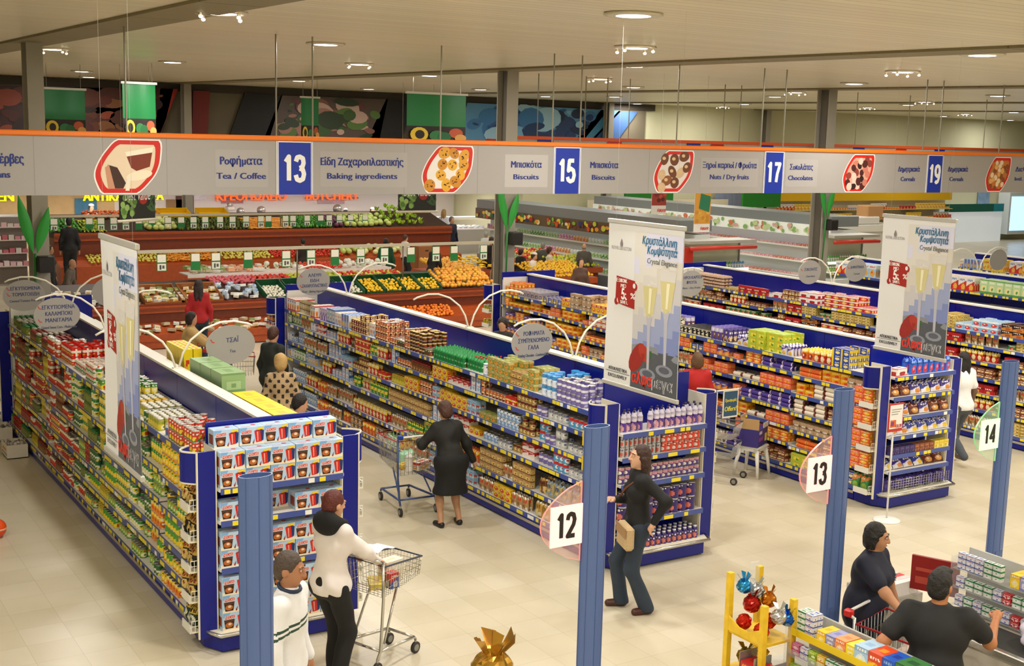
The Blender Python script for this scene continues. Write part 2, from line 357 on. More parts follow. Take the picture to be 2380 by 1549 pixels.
for gi, g in enumerate(GON):
    nm, cx, y0, top, lev, words_ = g
    y1 = y0 + GBAY * GNB
    t = thing('shelf_gondola', 'blue-backed double-sided shelving run, ' + ['left aisle, stacked with tinned food', 'ending in purple bottles', 'ending in blue snacks and orange boxes', 'with red chocolate boxes on its top shelf', 'with cereal boxes, second farthest right', 'with mixed cartons, farthest right of all'][gi], 'shelving', (cx, y0, 0))
    mb = MB(); L = GBAY * GNB
    for b in range(GNB): mb.box(-SPN + .012, SPN - .012, b * GBAY + .003, (b + 1) * GBAY - .003, .17, top - .02, BLUE)
    mb.obj('spine_panel', t)
    mb = MB(); mb.box(-SPN - .012, SPN + .012, 0.004, L - .004, top - .025, top, WHITE); mb.obj('top_cap', t)
    mb = MB(); mb.box(-HALF, HALF, 0, L, 0.02, .15, BLUE); mb.box(-HALF + .03, HALF - .03, 0, L, 0, .02, M('1a1a22', .8)); mb.box(-HALF - .012, -HALF, .0, L, .1, .135, CHROME); mb.obj('plinth', t)
    for b in range(GNB):
        for k, z in enumerate(lev):
            dz = 0 if k in (0, len(lev) - 1) else random.Random(gi * 100 + b * 7).choice((0, 0, .02, -.02, .03))
            SIDE[(gi, b, k)] = z + dz
            dep = HALF - SPN - (.015 if k == 0 else .055)
            mb = MB(); mb.box(-SPN - dep, -SPN, b * GBAY + .004, (b + 1) * GBAY - .004, z + dz - .03, z + dz, WHITE)
            so = mb.obj('shelf', t)
            rl = MB(); rl.at((-SPN - dep, (b + 1) * GBAY - .004, 0), -PI / 2); price_rail(rl, GBAY - .008, z + dz, gi * 1000 + b * 31 + k); rl.obj('ticket_rail', so)
        mb = MB()
        for k, z in enumerate(lev[1:]): mb.box(SPN, HALF - .05, b * GBAY + .004, (b + 1) * GBAY - .004, z - .03, z, WHITE)
        mb.obj('far_side_shelves', t)

def arc_pts(c, r, a0, a1, n): return [(c[0] + r * math.cos(a0 + (a1 - a0) * i / n), c[1] + r * math.sin(a0 + (a1 - a0) * i / n)) for i in range(n + 1)]
def side_tower(t, s, fx, yf, zt, lip, ntray):
    """D-shaped corner unit: blue front board, curved blue header, tray shelves facing outward. s=-1 left, +1 right; fx inner x of the board"""
    W_, D_ = .17, .30
    mb = MB(); xo = fx + s * W_
    mb.box(min(fx, xo), max(fx, xo), yf, yf + .018, .13, zt, BLUE)
    for x in (fx, xo): mb.box(x - .006, x + .006, yf - .004, yf + .022, .13, zt, CREAM)
    tw = mb.obj('side_tower', t)
    pl = [(fx, yf + .018)] + [(fx + s * (W_ - .02 + .12 * math.sin(PI * i / 10)), yf + .018 + D_ * i / 10) for i in range(11)] + [(fx, yf + .018 + D_)]
    mb = MB()
    for z0, z1, mt in ((zt - .30, zt - .285, CREAM), (zt - .285, zt - .015, BLUE), (zt - .015, zt, CREAM)):
        n_ = len(pl)
        for i in range(1, n_ - 2):
            a, b = pl[i], pl[i + 1]
            q = [(a[0], a[1], z0), (b[0], b[1], z0), (b[0], b[1], z1), (a[0], a[1], z1)]
            mb.add(q + [(p[0] - s * .012, p[1], p[2]) for p in q], [(0, 1, 2, 3), (7, 6, 5, 4), (3, 2, 6, 7)], mt)
    q = [(p[0], p[1], zt - .16) for p in pl]; mb.add(q, [tuple(range(len(q)))], CREAM)
    mb.obj('curved_header', tw)
    mb = MB(); mb.box(min(fx - s * .012, fx), max(fx - s * .012, fx), yf + .018, yf + .03 + D_, .13, zt, CREAM); mb.obj('inner_panel', tw)
    out = []
    for k in range(ntray):
        z = .2 + k * (zt - .62) / (ntray - .6)
        mb = MB(); x0, x1 = fx, xo + s * .06
        mb.box(min(x0, x1), max(x0, x1), yf + .03, yf + D_ - .02, z - .012, z, CREAM)
        mb.box(min(x1, x1 + s * .012), max(x1, x1 + s * .012), yf + .05, yf + D_ - .02, z - .02, z + .055, WHITE)
        for i in range(8):
            xx = x0 + (x1 - x0) * i / 7; mb.cyl((xx, yf + .035, z), (xx, yf + .035, z + .1), .003, WHITE, 5)
        mb.cyl((x0, yf + .035, z + .1), (x1, yf + .035, z + .1), .004, WHITE, 5); mb.cyl((x0, yf + .035, z + .05), (x1, yf + .035, z + .05), .003, WHITE, 5)
        mb.obj('basket_tray', tw); out.append((fx + s * .11, yf + .28, z))
    return out
ENDS = {}; TRAYS = {}
def end_unit(gi, yf, levels, label, zt=1.86, ntray=5, near=True):
    nm, cx, y0, top, lev, words_ = GON[gi]
    t = thing('end_display', label, 'display stand', (0, 0, 0))
    xa, xb = cx - .61, cx + .61
    yb = y0 - .02
    mb = MB(); mb.box(xa + .01, xb - .01, yb - .03, yb, .15, top + .02, BLUE); mb.obj('back_board', t)
    mb = MB(); mb.prism([(cx - .74, yb), (cx - .74, yf + .1), (cx - .62, yf - .13), (cx + .62, yf - .13), (cx + .74, yf + .1), (cx + .74, yb)], .16, .2, CREAM); mb.obj('base_tray', t)
    mb = MB(); mb.prism([(cx - .71, yb), (cx - .71, yf + .1), (cx - .6, yf - .1), (cx + .6, yf - .1), (cx + .71, yf + .1), (cx + .71, yb)], .02, .16, BLUE)
    mb.box(cx - .6, cx + .6, yf - .06, yb, 0, .02, M('1a1a22', .8)); mb.obj('plinth', t)
    mb = MB(); mb.tube([(cx - .76, yf + .12, .19), (cx - .64, yf - .15, .19), (cx + .64, yf - .15, .19), (cx + .76, yf + .12, .19)], .018, CHROME, 8); mb.obj('bumper_rail', t)
    for k, z in enumerate(levels):
        dep = .0
        mb = MB(); mb.box(xa + .01, xb - .01, yf - .06, yb - .03, z - .028, z, WHITE); so = mb.obj('shelf', t)
        rl = MB(); rl.at((xa + .02, yf - .06, 0)); price_rail(rl, xb - xa - .04, z, gi * 77 + k, .35); rl.obj('ticket_rail', so)
    TRAYS[gi] = side_tower(t, -1, xa, yf, zt, .2, ntray)
    TRAYS[gi + 20] = side_tower(t, 1, xb, yf, zt, .2, ntray)
    ENDS[gi] = (cx, yf, levels)
end_unit(0, 10.33, [.78, 1.22, 1.52], 'blue end display stacked with coffee mug gift boxes')
end_unit(1, 10.33, [.54, .96, 1.26, 1.53], 'blue end display with purple bottles on its top shelf')
end_unit(2, 10.55, [.48, .70, .95, 1.20, 1.47, 1.74], 'blue end display of blue snack packs beside the round-footed price stand', 1.88, 5)
# far ends of the runs: back board plus the left corner tower
for gi in range(4):
    nm, cx, y0, top, lev, words_ = GON[gi]
    y1 = y0 + GBAY * GNB
    t = thing('end_display', 'blue far-end board with corner basket tower, far end of the ' + words_, 'display stand', (0, 0, 0))
    mb = MB(); mb.box(cx - .61, cx + .61, y1 + .02, y1 + .05, .15, top + .04, BLUE); mb.obj('back_board', t)
    mb = MB(); mb.box(cx - .72, cx + .72, y1 + .05, y1 + .6, 0, .2, BLUE); mb.obj('plinth', t)
    mb = MB(); mb.box(cx - .61, cx - .56, y1 - .02, y1 + .02, .15, top - .1, WHITE); mb.box(cx - .6, cx - .05, y1 - .012, y1 + .018, .15, top - .06, WHITE); mb.obj('end_panel', t)
    TRAYS[gi + 10] = side_tower(t, -1, cx - .61, y1 + .08, 1.86, .2, 5)
# ---------------------------------------------------------------- goods: prototypes
def pat(style, u, v, sd):
    """index into the product's palette for a point of its printed front"""
    e = ((u - .5) / .34) ** 2 + ((v - .36) / .26) ** 2
    def dots(n, r, u0=.12, u1=.88, v0=.06, v1=.5):
        for i in range(n):
            a = (math.sin(i * 12.9 + sd * 3.1) * 43758.5) % 1; b = (math.sin(i * 78.2 + sd * 1.7) * 43758.5) % 1
            if ((u - u0 - (u1 - u0) * a) / r) ** 2 + ((v - v0 - (v1 - v0) * b) / r) ** 2 < 1: return i + 1
        return 0
    word = lambda a, b, c, d: a < u < b and c < v < d and (math.sin(u * 61 + sd * 5) + .45 * math.sin(u * 23 + v * 30)) > -.35
    if style == 'a':
        if word(.16, .84, .77, .92): return 3
        if v > .7: return 1
        if e < 1: return 3 if ((u - .42) / .12) ** 2 + ((v - .42) / .09) ** 2 < 1 else 2
        return 0
    if style == 'b':
        if v > .55 + .4 * (u - .5): return 3 if word(.14, .74, .72, .86) else 0
        return 2 if ((u - .62) / .26) ** 2 + ((v - .26) / .22) ** 2 < 1 else 1
    if style == 'c':
        if u < .22: return 1
        if word(.34, .92, .66, .82): return 3
        return 2 if ((u - .62) / .26) ** 2 + ((v - .32) / .22) ** 2 < 1 else 0
    if style == 'd':
        if v < .12 or v > .92: return 1
        if word(.16, .84, .70, .84): return 3
        return (1 if ((u - .55) / .13) ** 2 + ((v - .34) / .1) ** 2 < 1 else 2) if e < .9 else 0
    if style == 'e':
        if v < .52:
            k = dots(7, .15); return 0 if not k else (2 if k % 2 else 1)
        return 3 if word(.14, .86, .64, .82) else 0
    if style == 'f':
        if .42 < v < .66: return 3 if word(.18, .82, .47, .61) else 1
        return 2 if ((u - .5) / .2) ** 2 + ((v - .2) / .14) ** 2 < 1 else 0
    return 0
def pal(p, rough=.38): return [M(c, rough) for c in p]
SILV = M('cfcdc6', .25, .85)
def p_can(r, h, p, style, sd=0, n=26, lid=None, rim=True, nv=12):
    P = pal(p); m = MB(); top = lid or SILV
    m.grid(lambda u, v: (r * math.cos(-PI / 2 + 2 * PI * (u - .5)), r * math.sin(-PI / 2 + 2 * PI * (u - .5)), h * (.05 + .9 * v)), n, nv, lambda u, v: P[pat(style, (u * 2) % 1, v, sd)], True, True)
    m.lathe([(r * .97, 0), (r * 1.02, h * .02), (r, h * .05)], n, SILV); m.lathe([(r, h * .95), (r * 1.03, h * .97), (r * 1.0, h), (r * .9, h * .985), (.0005, h * .985)], n, [SILV, top, top, top])
    return m.mesh('can'), (2 * r, 2 * r, h)
def p_jar(r, h, p, style, lid, sd=0, n=22):
    P = pal(p, .15); m = MB(); lm = M(lid, .35, .3)
    m.grid(lambda u, v: (r * math.cos(-PI / 2 + 2 * PI * (u - .5)), r * math.sin(-PI / 2 + 2 * PI * (u - .5)), h * .72 * v), n, 10, lambda u, v: P[1] if v < .15 or v > .85 else P[pat(style, (u * 1.6) % 1, v, sd)], True, True)
    m.lathe([(r, h * .72), (r * .97, h * .78), (r * .8, h * .84)], n, P[1])
    m.lathe([(r * .84, h * .83), (r * .86, h * .98), (r * .8, h), (.0005, h)], n, lm)
    return m.mesh('jar'), (2 * r, 2 * r, h)
def p_box(w, d, h, p, style, sd=0, nx=15, ny=14, topc=None):
    P = pal(p); m = MB(); x0, y0 = -w / 2, -d / 2
    m.grid(lambda u, v: (x0 + w * u, y0, h * v), nx, ny, lambda u, v: P[pat(style, u, v, sd)], False)
    m.grid(lambda u, v: (x0, -y0 - d * u, h * v), 5, 9, lambda u, v: P[pat(style, .05 if v > .5 else u, v, sd)], False)
    m.grid(lambda u, v: (-x0, y0 + d * u, h * v), 5, 9, lambda u, v: P[pat(style, .05 if v > .5 else u, v, sd)], False)
    m.grid(lambda u, v: (x0 + w * u, y0 + d * v, h), 4, 3, (lambda u, v: P[topc] if topc is not None else P[1] if .2 < u < .8 and .3 < v < .7 else P[0]), False)
    m.quad([(-x0, -y0, 0), (x0, -y0, 0), (x0, -y0, h), (-x0, -y0, h)], P[0]); m.quad([(x0, y0, 0), (x0, -y0, 0), (-x0, -y0, 0), (-x0, y0, 0)], P[0])
    return m.mesh('box'), (w, d, h)
def p_bag(w, d, h, p, style, sd=0, rough=.3, metal=0.0):
    """pillow bag standing on its bottom seam, crimped top"""
    P = [M(c, rough, metal) for c in p]; m = MB(); rr = random.Random(sd); ph = [rr.uniform(0, 6) for _ in range(4)]
    def f(sgn):
        def g(u, v):
            e = (1 - abs(2 * u - 1) ** 3) ** .6 * min(1, (1 - v) * 5) ** .6 * min(1, .35 + v * 3)
            wr = 1 + .16 * math.sin(11 * u + ph[0]) * math.sin(9 * v + ph[1])
            ww = w * (1 - .1 * math.sin(PI * v))
            return (ww * (u - .5), sgn * d / 2 * e * wr, h * v + .01 * math.sin(14 * u + ph[2]) * (v > .9))
        return g
    m.grid(f(-1), 14, 13, lambda u, v: P[1] if v > .93 else P[pat(style, u, v, sd)], True); m.grid(f(1), 9, 8, lambda u, v: P[1] if v > .9 else P[0], True, flip=True)
    return m.mesh('bag'), (w, d, h)
def p_bottle(r, h, p, cap, style='d', sd=0, n=20, shoulder=.62, neck=.35, rough=.15):
    P = pal(p, rough); m = MB(); hs = h * shoulder
    m.grid(lambda u, v: (r * (1 - .06 * math.sin(PI * v) ** 2) * math.cos(-PI / 2 + 2 * PI * (u - .5)), r * (1 - .06 * math.sin(PI * v) ** 2) * math.sin(-PI / 2 + 2 * PI * (u - .5)), hs * v), n, 11, lambda u, v: P[1] if v < .08 else P[pat(style, (u * 1.7) % 1, v, sd)], True, True)
    m.lathe([(r, hs), (r * .95, hs + .08 * h), (r * .6, hs + .17 * h), (r * neck, hs + .24 * h), (r * neck, h * .92)], n, P[1])
    c = MB(); c.lathe([(r * neck * 1.15, h * .9), (r * neck * 1.15, h), (.0005, h)], n, M(cap, .35)); b = m.mesh('bottle')
    return b, (2 * r, 2 * r, h), [('cap', c.mesh('cap'))]
def p_pack(w, d, h, p, sd=0):
    """shrink-wrapped pack of six cylinders"""
    m = MB(); P = pal(p, .2)
    for i in range(3):
        for j in range(2):
            cx, cy = w * (i - 1) / 3, d * (j - .5) / 2; rr = min(w / 6, d / 4) * .98
            m.grid(lambda u, v: (cx + rr * math.cos(-PI / 2 + 2 * PI * (u - .5)), cy + rr * math.sin(-PI / 2 + 2 * PI * (u - .5)), h * v), 14, 7, lambda u, v: P[pat('f', u, v, sd)], True, True)
            m.lathe([(rr, h), (rr * .9, h + .004), (.0005, h + .002)], 10, P[3])
    m.box(-w / 2 + rr * .3, w / 2 - rr * .3, -d / 4, d / 4, .002, h * .9, P[1])
    return m.mesh('pack'), (w, d, h)
def p_eggs(w, d, h, c):
    m = MB(); mt = M(c, .8); 
    for k in range(2):
        z = k * h / 2
        m.box(-w / 2, w / 2, -d / 2, d / 2, z + .012, z + h * .2, mt, .006)
        for i in range(5):
            for j in range(3): m.ell((-w / 2 + w * (i + .5) / 5, -d / 2 + d * (j + .5) / 3, z + h * .24), w / 11, d / 7, h * .22, mt, 6, 4)
    return m.mesh('tray'), (w, d, h)
# kind -> (noun, category, [ (look, proto) ])
KIND = {}
def kind(k, noun, cat, variants): KIND[k] = (noun, cat, variants)
V = lambda look, pr: (look, pr)
Y_, W_ = 'f2cf1c', 'f3f0e6'
kind('vegetable_can', 'food can', 'can', [V('yellow green', p_can(.037, .108, ('f0d21e', '2c8a2e', 'f6e9a0', W_), 'a', 1)), V('light green', p_can(.037, .108, ('8fb83a', '2c7a2e', 'e9e6c0', 'd23a22'), 'd', 2)),
    V('white green', p_can(.037, .108, ('eeeede', '3c9440', 'f0d428', '2c6f30'), 'a', 3)), V('dark green', p_can(.037, .108, ('2f6b38', 'd9d24a', 'e8e4d0', '234f2c'), 'e', 4)), V('green yellow', p_can(.042, .115, ('4c9a32', 'f4d930', 'd84a20', W_), 'b', 5))])
kind('fruit_can', 'fruit can', 'can', [V('orange', p_can(.042, .115, ('ee8a1e', 'f7d23c', 'c8541a', W_), 'a', 6)), V('yellow', p_can(.042, .115, ('f5cb1a', 'e98a1c', 'f9e890', '2f8b34'), 'd', 7)), V('yellow blue', p_can(.042, .115, ('f3cf2a', '2f76c4', 'ee9a2a', W_), 'e', 8)), V('blue', p_can(.042, .115, ('3c78c8', 'dfe8ee', 'd2362a', W_), 'a', 9))])
kind('tomato_can', 'tomato can', 'can', [V('red', p_can(.037, .108, ('c4251c', 'eee6cc', 'e0582a', W_), 'a', 10)), V('dark red', p_can(.037, .108, ('9e1e1c', 'f0cf3a', 'd23a24', W_), 'd', 11)), V('red green', p_can(.037, .108, ('d2412a', '2c7a36', 'f3d640', W_), 'e', 12)), V('red white', p_can(.037, .108, ('e8e2d2', 'c8281e', 'd23a22', 'b01c1a'), 'b', 13)), V('red yellow', p_can(.03, .1, ('d8381e', 'f4cc2a', 'f0e8c8', W_), 'f', 14))])
kind('food_jar', 'glass jar', 'jar', [V('yellow-lidded', p_jar(.036, .125, ('d8c43a', 'b8a52c', 'eee6b8', '4c8a34'), 'a', 'cfa93a', 1)), V('green-lidded', p_jar(.036, .13, ('7a8436', '66702a', 'e2dcb4', '2f6b38'), 'd', '2f7a40', 2)), V('brown', p_jar(.036, .13, ('8a5a2a', '6b401e', 'e6d2a0', 'b8321f'), 'a', '8c2a20', 3)), V('red-lidded', p_jar(.038, .13, ('b0402a', '8e2c20', 'efe3c0', '3c7a38'), 'f', 'c4281e', 4)), V('olive', p_jar(.036, .14, ('5f6a2c', '4c5622', 'd9d0a0', 'c9b03c'), 'd', 'b8b4a4', 5)), V('silver-lidded', p_jar(.036, .125, ('dcca3c', 'a8a83a', 'f4eec8', '2f8b34'), 'a', 'd8d4c8', 6))])
kind('juice_carton', 'tall carton', 'carton', [V('pale blue', p_box(.09, .065, .2, ('b9c8e0', '4a72b8', 'e8b84a', W_), 'a', 1)), V('white red', p_box(.09, .065, .2, ('ece8e2', 'd2473a', 'e89a3c', '3c6ab4'), 'd', 2)), V('white orange', p_box(.09, .065, .2, ('f0ebe0', 'e8823c', '5a8ac8', 'd8432c'), 'e', 3)), V('lilac', p_box(.09, .065, .2, ('c8b8d8', '7a5aa8', 'f0d8c8', W_), 'b', 4)), V('blue', p_box(.09, .065, .22, ('5a84c8', 'dfe6ee', 'e8b84a', 'd2473a'), 'c', 5)), V('grey blue', p_box(.1, .07, .23, ('a8b4c4', '3c5fa8', 'e0d8c4', W_), 'd', 6))])
kind('coffee_tin', 'small tin', 'tin', [V('dark red', p_can(.037, .095, ('6e1d1c', 'c8a04a', 'e0c88a', W_), 'd', 1, lid=M('d8b860', .3, .6))), V('gold', p_can(.037, .095, ('b08a3c', '5a2c1c', 'e4d09a', '8c1c1c'), 'a', 2, lid=M('d8b860', .3, .6))), V('brown gold', p_can(.037, .095, ('4c2a1c', 'd0a848', 'a83224', W_), 'f', 3, lid=M('e0c070', .3, .6))), V('dark green', p_can(.037, .1, ('3a4a2c', 'c8a848', '9a2a20', W_), 'd', 4)), V('orange', p_can(.037, .095, ('c8642a', '5a2418', 'ecd8a0', W_), 'e', 5))])
kind('milk_tin', 'milk tin', 'tin', [V('white', p_can(.052, .15, ('eeeef0', '8aa0c8', 'd8d4ec', '5a74b8'), 'd', 1, lid=M('f2f2f2', .4))), V('blue-lidded', p_can(.05, .13, ('e4eaf0', '4a9ad8', 'c8d8ea', '3c78b8'), 'a', 2, lid=M('1f8fd8', .35))), V('purple', p_can(.045, .125, ('7668a8', 'e4e0ec', 'b8b0d8', W_), 'f', 3)), V('silver', p_can(.045, .115, ('c8c8c6', '8a8a88', 'e8e6de', '4a5a9a'), 'a', 4)), V('white yellow', p_can(.045, .125, ('ecebe4', 'f0d028', 'f4d83a', '8aa0c8'), 'd', 5)), V('blue white', p_can(.04, .1, ('86a8d4', 'eef0f2', 'd0dcec', '3c68b0'), 'a', 6)), V('red blue', p_can(.045, .115, ('4a9fd0', 'd22c2c', 'e8eef2', 'c02424'), 'a', 7))])
kind('tea_box', 'small box', 'box', [V('green tan', p_box(.13, .07, .085, ('8a9a4a', 'd8c07a', 'e89a3c', '5a6a2a'), 'a', 1)), V('tan', p_box(.13, .07, .085, ('c8a868', '8a5a2c', 'e8c878', 'a83a24'), 'd', 2)), V('red white', p_box(.13, .07, .085, ('c42a24', 'ece6dc', 'f0dcd0', W_), 'b', 3)), V('pale blue', p_box(.12, .07, .09, ('9cc4e0', 'dfe9ef', 'd8403a', '3c78b0'), 'e', 4)), V('yellow', p_box(.13, .07, .085, ('f2cf1c', 'e0a018', 'd8402a', W_), 'a', 5)), V('dark brown', p_box(.13, .07, .09, ('5a3424', 'c89a5a', 'e4c890', W_), 'd', 6)), V('red yellow', p_box(.12, .08, .1, ('d22c20', 'f2cc28', 'f0e0a0', W_), 'f', 7)), V('white blue', p_box(.12, .07, .1, ('eae9ea', '3c6ab8', '9ac0e0', 'd23a32'), 'c', 8))])
kind('snack_bag', 'packet', 'packet', [V('red', p_bag(.11, .06, .16, ('c4281f', 'e8c84a', 'f0d8a0', W_), 'a', 1)), V('yellow', p_bag(.11, .06, .16, ('f2c81c', 'd8541e', 'e88a28', W_), 'b', 2)), V('orange', p_bag(.12, .06, .15, ('e8741c', 'f4d040', 'a8281c', W_), 'a', 3)), V('clear brown', p_bag(.12, .06, .16, ('b08a58', 'e8e2d2', '8a5a30', 'c8321f'), 'e', 4)), V('white green', p_bag(.11, .055, .16, ('e6e6da', '5a9a48', 'c8d8a0', '2f7a3c'), 'd', 5)), V('purple', p_bag(.12, .06, .15, ('4a3494', 'e4e0ec', 'e8b83a', W_), 'b', 6)), V('green', p_bag(.11, .06, .15, ('3c8a3c', 'e8e04a', 'e8d8a0', 'd2402a'), 'f', 7))])
kind('candy_bag', 'bag of wrapped sweets', 'bag', [V('gold', p_bag(.16, .1, .19, ('c8a050', 'd8d0b8', 'f0d890', '8a6a2a'), 'e', 1, .22, .45)), V('gold blue', p_bag(.16, .1, .19, ('b8a878', '9ab0c8', 'e8d490', '4a6a9a'), 'e', 2, .22, .45)), V('brown gold', p_bag(.16, .1, .18, ('7a4a28', 'd8b060', 'e8c880', '5a2a18'), 'e', 3, .25, .3))])
kind('biscuit_box', 'biscuit box', 'box', [V('orange', p_box(.15, .07, .075, ('e8602c', 'f4a428', 'f8c83c', W_), 'a', 1)), V('orange pink', p_box(.15, .07, .075, ('ec7a5a', 'e8481f', 'f6a82c', 'f4d8cc'), 'd', 2)), V('yellow', p_box(.16, .08, .075, ('f0b818', 'e88a14', 'd2401c', W_), 'b', 3)), V('grey', p_box(.13, .09, .14, ('9a94a0', 'c8c4c8', '6a4a5a', 'd8a8a0'), 'd', 4)), V('yellow red', p_box(.13, .09, .14, ('f0c020', 'c8281c', 'e8822a', W_), 'a', 5)), V('brown', p_box(.15, .08, .08, ('7a3c22', 'd89a4a', 'f0d8a8', W_), 'e', 6)), V('purple', p_box(.13, .08, .12, ('54489a', 'e88a3c', 'f0b860', W_), 'b', 7)), V('green yellow', p_box(.16, .08, .09, ('b8c83a', '3c8a3c', 'f0d840', 'e88a2a'), 'e', 8)), V('blue yellow', p_box(.15, .08, .085, ('2c4aa0', 'f0cc28', 'f4e29a', W_), 'c', 9)), V('white red', p_box(.14, .08, .09, ('ece4d8', 'c42a24', 'e8a85a', '8a3a24'), 'd', 10)), V('pale brown', p_box(.13, .09, .13, ('b89a78', '7a5a44', 'd8c8a8', W_), 'f', 11))])
kind('biscuit_roll', 'biscuit roll', 'packet', [V('brown white', (lambda m: (m.lathe([(.0005, -.1), (.03, -.1), (.032, -.08), (.032, .08), (.03, .1), (.0005, .1)], 10, [M('6a2f1c'), M('8c3a22'), M('ece0cc'), M('6a2f1c'), M('5a2818')]), m)[1])(MB())), V('orange', (lambda m: (m.lathe([(.0005, -.1), (.03, -.1), (.032, -.08), (.032, .08), (.03, .1), (.0005, .1)], 10, [M('c8481c'), M('f0a030'), M('e8681f'), M('f0a030'), M('c8481c')]), m)[1])(MB())), V('purple', (lambda m: (m.lathe([(.0005, -.1), (.03, -.1), (.032, -.08), (.032, .08), (.03, .1), (.0005, .1)], 10, [M('3a2a7a'), M('e8d8ec'), M('4a3494'), M('e8d8ec'), M('3a2a7a')]), m)[1])(MB()))])
def _roll(mb, ax):      # rolls lie with their round end to the aisle
    q = MB(); q.v = [((z, y, x + .032) if ax == 'x' else (x, z, y + .032)) for x, y, z in mb.v]; q.f = [t[::-1] for t in mb.f] if ax == 'x' else mb.f; q.m, q.s, q.mats = mb.m, mb.s, mb.mats
    return q.mesh('roll'), ((.2, .066, .064) if ax == 'x' else (.066, .2, .064))
KIND['biscuit_roll'] = ('biscuit roll', 'packet', [(a, _roll(b, 'x')) for a, b in KIND['biscuit_roll'][2]])
kind('biscuit_canister', 'canister', 'tin', [V('purple brown', p_can(.042, .2, ('54408a', '6a3a24', 'e8d0a0', W_), 'e', 1, lid=M('4a3c8c', .4))), V('black', p_can(.045, .12, ('1c1c20', 'e8dcb8', 'f0e4c0', W_), 'd', 2, lid=M('26262a', .4))), V('purple', p_can(.042, .2, ('5a4a9a', 'd8d0e8', '8a5a34', W_), 'a', 3, lid=M('7a6ab8', .4)))])
kind('chocolate_box', 'chocolate box', 'box', [V('red', p_box(.2, .05, .14, ('c01f22', '8e1418', 'e0b050', W_), 'f', 1)), V('dark blue', p_box(.07, .1, .17, ('1e2a6a', 'd8d8e4', '3c4a9a', W_), 'c', 2)), V('red white', p_box(.18, .07, .08, ('c4242a', 'ece6e0', 'e8b84a', W_), 'a', 3)), V('green', p_box(.14, .08, .08, ('2f7a3c', 'e0d8a0', 'c8282a', W_), 'd', 4)), V('brown gold', p_box(.16, .08, .09, ('7a4422', 'd8a850', 'f0dca8', W_), 'e', 5)), V('gold', p_box(.18, .1, .05, ('c8a850', 'e8d890', '8a6a2a', W_), 'e', 6)), V('white', p_box(.22, .12, .1, ('eceae4', 'c8242a', 'a01c22', W_), 'd', 7)), V('dark brown', p_box(.2, .08, .1, ('33211c', 'c8823c', 'a8541e', W_), 'b', 8)), V('light blue', p_box(.16, .08, .1, ('8ab8dc', 'e8eef2', 'd83a30', W_), 'a', 9))])
kind('cereal_box', 'cereal box', 'box', [V('pale blue', p_box(.19, .07, .28, ('a8cbe4', 'e0ecf2', 'e8a83c', 'd8402c'), 'a', 1)), V('yellow', p_box(.19, .07, .28, ('f0cf50', 'e8922a', 'f4e4a0', 'c8301f'), 'e', 2)), V('white red', p_box(.19, .07, .28, ('eae6dc', 'd2302a', 'e8b04a', '3c6ab4'), 'b', 3)), V('pale green', p_box(.19, .07, .28, ('bcd8a0', '5a9a4a', 'f0e0a0', W_), 'd', 4)), V('blue orange', p_box(.19, .07, .28, ('3c78c0', 'f0a030', 'f4e0a0', W_), 'a', 5)), V('brown', p_bag(.2, .1, .26, ('9a5a2c', 'e0b050', 'c88a3c', W_), 'e', 6))])
kind('soda_bottle', 'plastic bottle', 'bottle', [V('white red-capped', p_bottle(.04, .27, ('eceae2', 'f2f0ea', 'd84a3a', 'd8302a'), 'd02a22', 'f', 1)), V('clear green', p_bottle(.04, .27, ('4fc05a', '2fb048', 'd8e8c0', W_), 'f0f0ec', 'f', 2)), V('small green', p_bottle(.034, .19, ('1f7a3c', '2a9a50', 'c8302a', W_), 'c82822', 'f', 3))])
kind('refill_pack', 'refill pouch', 'pouch', [V('blue', p_bag(.16, .1, .28, ('2458b8', 'e8eef2', 'cfe0ec', '8ac04a'), 'd', 1)), V('blue white', p_bag(.16, .1, .26, ('3c7ad0', 'dfe8f0', 'e8f0f4', '2c4aa0'), 'e', 2))])
kind('carton_pack', 'shrink-wrapped six-pack', 'pack', [V('red', p_pack(.2, .13, .11, ('c8281f', 'f0e4d0', 'e8a83c', 'd8d4c8'))), V('white red', p_pack(.2, .13, .11, ('e8e0d0', 'd2362a', '3c8a3c', 'd8d4c8'), 2)), V('silver gold', p_pack(.2, .13, .1, ('c8b888', '8a5a2c', 'e8d8a8', 'd8d4c8'), 3))])
kind('egg_tray', 'stacked egg trays', 'tray', [V('white', p_eggs(.28, .28, .13, 'd8d6cc')), V('pale brown', p_eggs(.28, .28, .13, 'd8b8a0'))])
